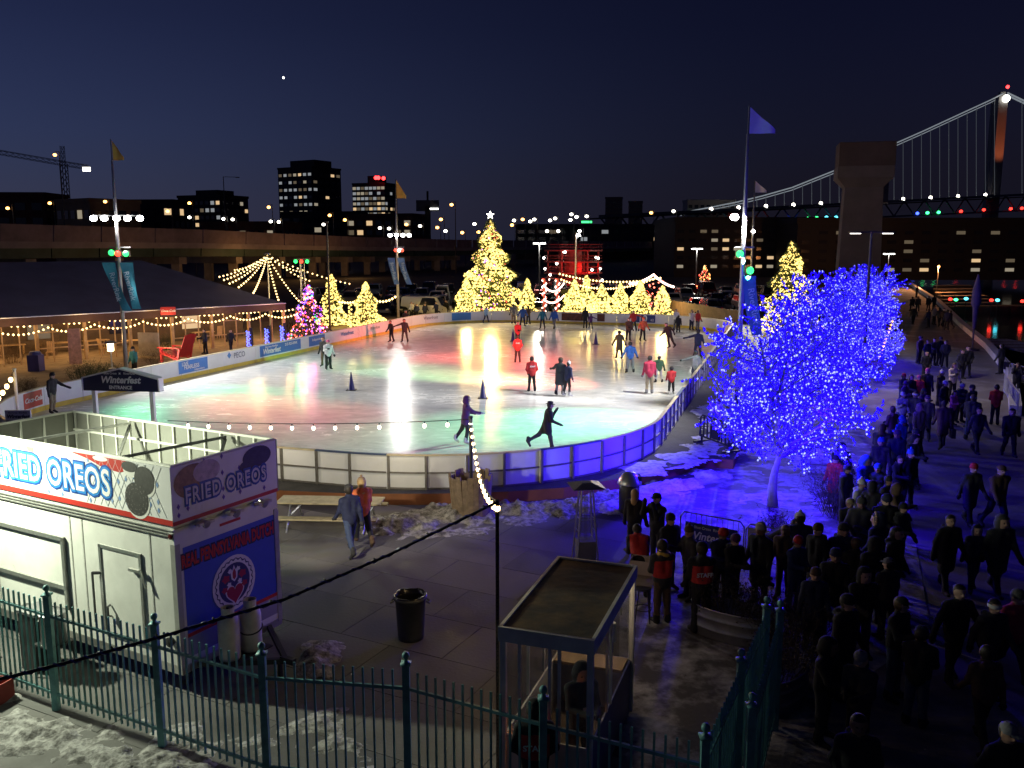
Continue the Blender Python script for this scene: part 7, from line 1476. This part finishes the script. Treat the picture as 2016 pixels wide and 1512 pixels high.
crowd = [(1702, 903, 'blue', 'up', None), (1669, 927, 'charcoal', None, ('beanie', 'navy')), (1725, 918, 'navy', None, ('beanie', 'blue')), (1696, 946, 'pale grey', None, ('bobble', 'white')), (1719, 961, 'black', 'fur', None), (1748, 948, 'charcoal', None, ('beanie', 'charcoal')), (1767, 956, 'brown', 'up', None), (1788, 893, 'black', None, ('bobble', 'blue')), (1669, 993, 'black', None, ('cap', 'khaki')), (1692, 988, 'charcoal', None, None), (1664, 1035, 'navy', None, ('beanie', 'charcoal')), (1733, 1028, 'navy', 'fur', None), (1690, 1068, 'black', None, ('beanie', 'brown')), (1727, 1066, 'black', 'up', None), (1646, 900, 'red', None, ('beanie', 'black')), (1660, 880, 'navy', 'up', None), (1742, 985, 'black', None, None), (1772, 1000, 'charcoal', None, ('beanie', 'black')), (1765, 1050, 'black', 'down', None), (1640, 1095, 'black', None, ('beanie', 'navy')), (1700, 1125, 'black', 'up', None), (1755, 1110, 'charcoal', None, None), (1610, 1130, 'navy', None, None), (1660, 1180, 'black', None, ('beanie', 'black')), (1630, 1270, 'black', 'up', None), (1700, 1300, 'charcoal', None, None), (1770, 1190, 'black', None, ('cap', 'black')), (1690, 1420, 'black', 'down', None), (1815, 1246, 'black', None, None),
         (1740, 870, 'charcoal', None, ('beanie', 'blue')), (1770, 905, 'black', None, None), (1757, 806, 'brown', None, ('beanie', 'brown')), (1783, 826, 'blue', 'up', None), (1775, 776, 'pale grey', None, ('beanie', 'white')), (1801, 779, 'charcoal', None, ('band', 'white')), (1827, 788, 'olive', None, None), (1777, 746, 'charcoal', None, ('beanie', 'red')), (1778, 760, 'purple', None, ('beanie', 'purple')), (1797, 742, 'black', None, None), (1809, 750, 'red', None, ('bobble', 'pink')), (1831, 728, 'black', None, ('beanie', 'pink')), (1820, 765, 'purple', None, None), (1852, 740, 'black', None, ('bobble', 'white')), (1874, 724, 'cream', 'down', None), (1857, 760, 'black', None, ('beanie', 'white')), (1874, 772, 'pink', None, None), (1890, 760, 'navy', None, ('beanie', 'pale grey')), (1912, 764, 'black', None, None), (1917, 788, 'charcoal', 'down', ('band', 'light blue')), (1805, 850, 'black', None, ('beanie', 'charcoal')), (1768, 850, 'navy', None, None), (1795, 870, 'black', 'up', None), (1735, 840, 'charcoal', None, None)]
for k, (px, py, c, hd, ht) in enumerate(crowd):
    if ht is None and hd is None and rq.random() < .7: ht = (rq.choice(('beanie', 'beanie', 'bobble', 'cap')), rq.choice(('black', 'charcoal', 'navy', 'brown', 'grey', 'purple')))
    if hd is None and rq.random() < .45: hd = 'down'
    px += rq.uniform(-5, 5); py += rq.uniform(-6, 6)
    q_(px, py, rq.uniform(-.9, .9) + (AW if rq.random() < .25 else 0), rq.choice(('stand', 'pockets', 'stand2', 'talk', 'coat', 'phone')), c, rq.choice(('black', 'charcoal', 'navy', 'denim')), h=rq.uniform(1.6, 1.84) if c not in ('pink', 'red') else 1.5, where=Q2, hood=hd, hat=('fur' if hd == 'fur' else ht[0] if ht else None), hatc=('tan' if hd == 'fur' else ht[1] if ht else None), hair=rq.choice(('dark', 'dark', 'dark', 'brown')), hairlen=rq.choice(('short', 'short', 'long')))
PW = 'on the open promenade'
def w_(px, py, rz, pose, coat, legs='black', h=1.74, where=PW, **k): return person(G(px, py), rz, pose, coat, legs, h=h, where=where, **k)
w_(1905, 1036, .1, 'walk', 'charcoal', h=1.76, hat='beanie', hatc='red', long=.34); w_(1958, 1043, .2, 'walk2', 'brown', 'navy', 1.78, hat='cap', hatc='brown'); w_(1858, 1168, .1, 'coatwalk', 'black', h=1.78, hood='down'); w_(1912, 1166, -.2, 'walk', 'navy', 'navy', 1.55, hood='up', where='between two taller walkers'); w_(1958, 1172, .1, 'coatwalk', 'charcoal', h=1.8, hood='up')
w_(1872, 1345, .1, 'wide', 'black', h=1.8, hair='dark', where='striding along the dark promenade', res=.016); q_(1953, 1193, .2, 'walk', 'charcoal', where='behind the striding walker', h=1.7, hat='band', hatc='white', hood='down'); q_(2000, 1176, .2, 'walk2', 'crimson', where='at the promenade side', h=1.72, hat='beanie', hatc='charcoal'); q_(1978, 1440, .2, 'walk', 'black', where='close to the quay', h=1.74, hat='cap', hatc='grey'); q_(1945, 1290, AW, 'walk', 'brown', where='with fur hood down', h=1.66, hood='down')
w_(1957, 836, AW - .3, 'phone', 'red', 'black', 1.74, hood='down', where='alone by the dock barrier'); w_(1985, 900, -.3, 'walk2', 'black', h=1.78, where='near the quay kerb'); w_(1920, 895, .1, 'walk', 'charcoal', h=1.76, where='wearing an open pale scarf'); w_(1853, 884, AW - .2, 'coatwalk', 'brown', h=1.82, where='carrying a dark bag'); bagman = PLIST[-1]; w_(1804, 890, .3, 'stand', 'khaki', h=1.8, hood='up', where='at the queue edge')
b = MB(); b.box((-.33, .02, .62), (.14, .4, .34)); b.tube([(-.33, -.12, .78), (-.32, -.06, .92), (-.32, .08, .92), (-.33, .16, .78)], .012, 5); b.obj('bag', black, bagman)
w_(1902, 742, -.2, 'pockets', 'black', h=1.8, where='in a couple on the promenade'); w_(1890, 746, .3, 'pockets', 'charcoal', h=1.7, where='in a couple on the promenade', hood='down')
for k, (px, py, c) in enumerate(((1808, 716, 'brown'), (1823, 722, 'navy'), (1836, 720, 'charcoal'), (1848, 720, 'black'), (1859, 723, 'charcoal'), (1820, 752, 'black'))): w_(px, py, rq.uniform(-.6, .6), rq.choice(('stand', 'pockets', 'stand2')), c, h=rq.uniform(1.68, 1.82), where='in the knot of people below the trees', hat=rq.choice((None, 'beanie')), hatc='charcoal')
for k, (px, py, c) in enumerate(((1827, 613, 'black'), (1838, 612, 'black'), (1806, 614, 'charcoal'), (1795, 614, 'black'), (1804, 586, 'charcoal'), (1827, 646, 'navy'), (1838, 640, 'pale grey'), (1848, 643, 'charcoal'), (1856, 644, 'brown'), (1863, 650, 'navy'), (1797, 640, 'black'), (1870, 648, 'charcoal'))): w_(px, py, rq.uniform(-.6, .6) + AW * (k % 2), rq.choice(('stand', 'walk', 'walk2')), c, h=rq.uniform(1.65, 1.82), where='far along the orange-lit promenade')
w_(1969, 737, AW + .5, 'stand', 'charcoal', h=1.78, where='on the snowy dock edge with a bag'); b = MB(); b.box((-.4, 0, .5), (.25, .5, .42)); b.tube([(-.4, -.15, .7), (-.3, -.05, .9), (-.3, .05, .9), (-.4, .15, .7)], .012, 5); b.obj('bag', black, PLIST[-1]); w_(1999, 781, -.5, 'raise', 'black', h=1.74, where='on the dock taking a picture')
# --- patio people
for px, py, c, ps, hh, wh, ht in ((266, 742, 'teal', 'stand', 1.74, 'behind the boards by the flagpole', 'beanie'), (405, 697, 'navy', 'stand2', 1.76, 'beside the giant red chair', None), (455, 690, 'charcoal', 'walk', 1.5, 'behind the boards near the blue-lit posts', None), (799, 652, 'black', 'stand', 1.82, 'outside the boards by the flagpole', None), (565, 660, 'black', 'stand', 1.72, 'at the pavilion front by the truss', None), (575, 655, 'charcoal', 'walk', 1.7, 'at the pavilion front by the truss', None), (380, 668, 'cream', 'stand', 1.74, 'under the pavilion eave', None)):
    person(G(px, py), rq.uniform(-1, 1), ps, c, 'black', h=hh, where=wh, hat=ht, hatc='black')
for k in range(14):
    px = rq.uniform(800, 885); person(tp(px, rq.uniform(91, 99)), rq.uniform(-.8, .8), rq.choice(('stand', 'pockets', 'stand2', 'coat')), rq.choice(('black', 'charcoal', 'navy', 'red', 'white', 'grey')), 'black', h=rq.uniform(1.55, 1.85), where='in the crowd waiting behind the far left boards')
for lab, os_ in LABS.items():
    if len(os_) > 1:
        for o in os_: o['group'] = 'people dressed alike: ' + lab[10:50].strip()
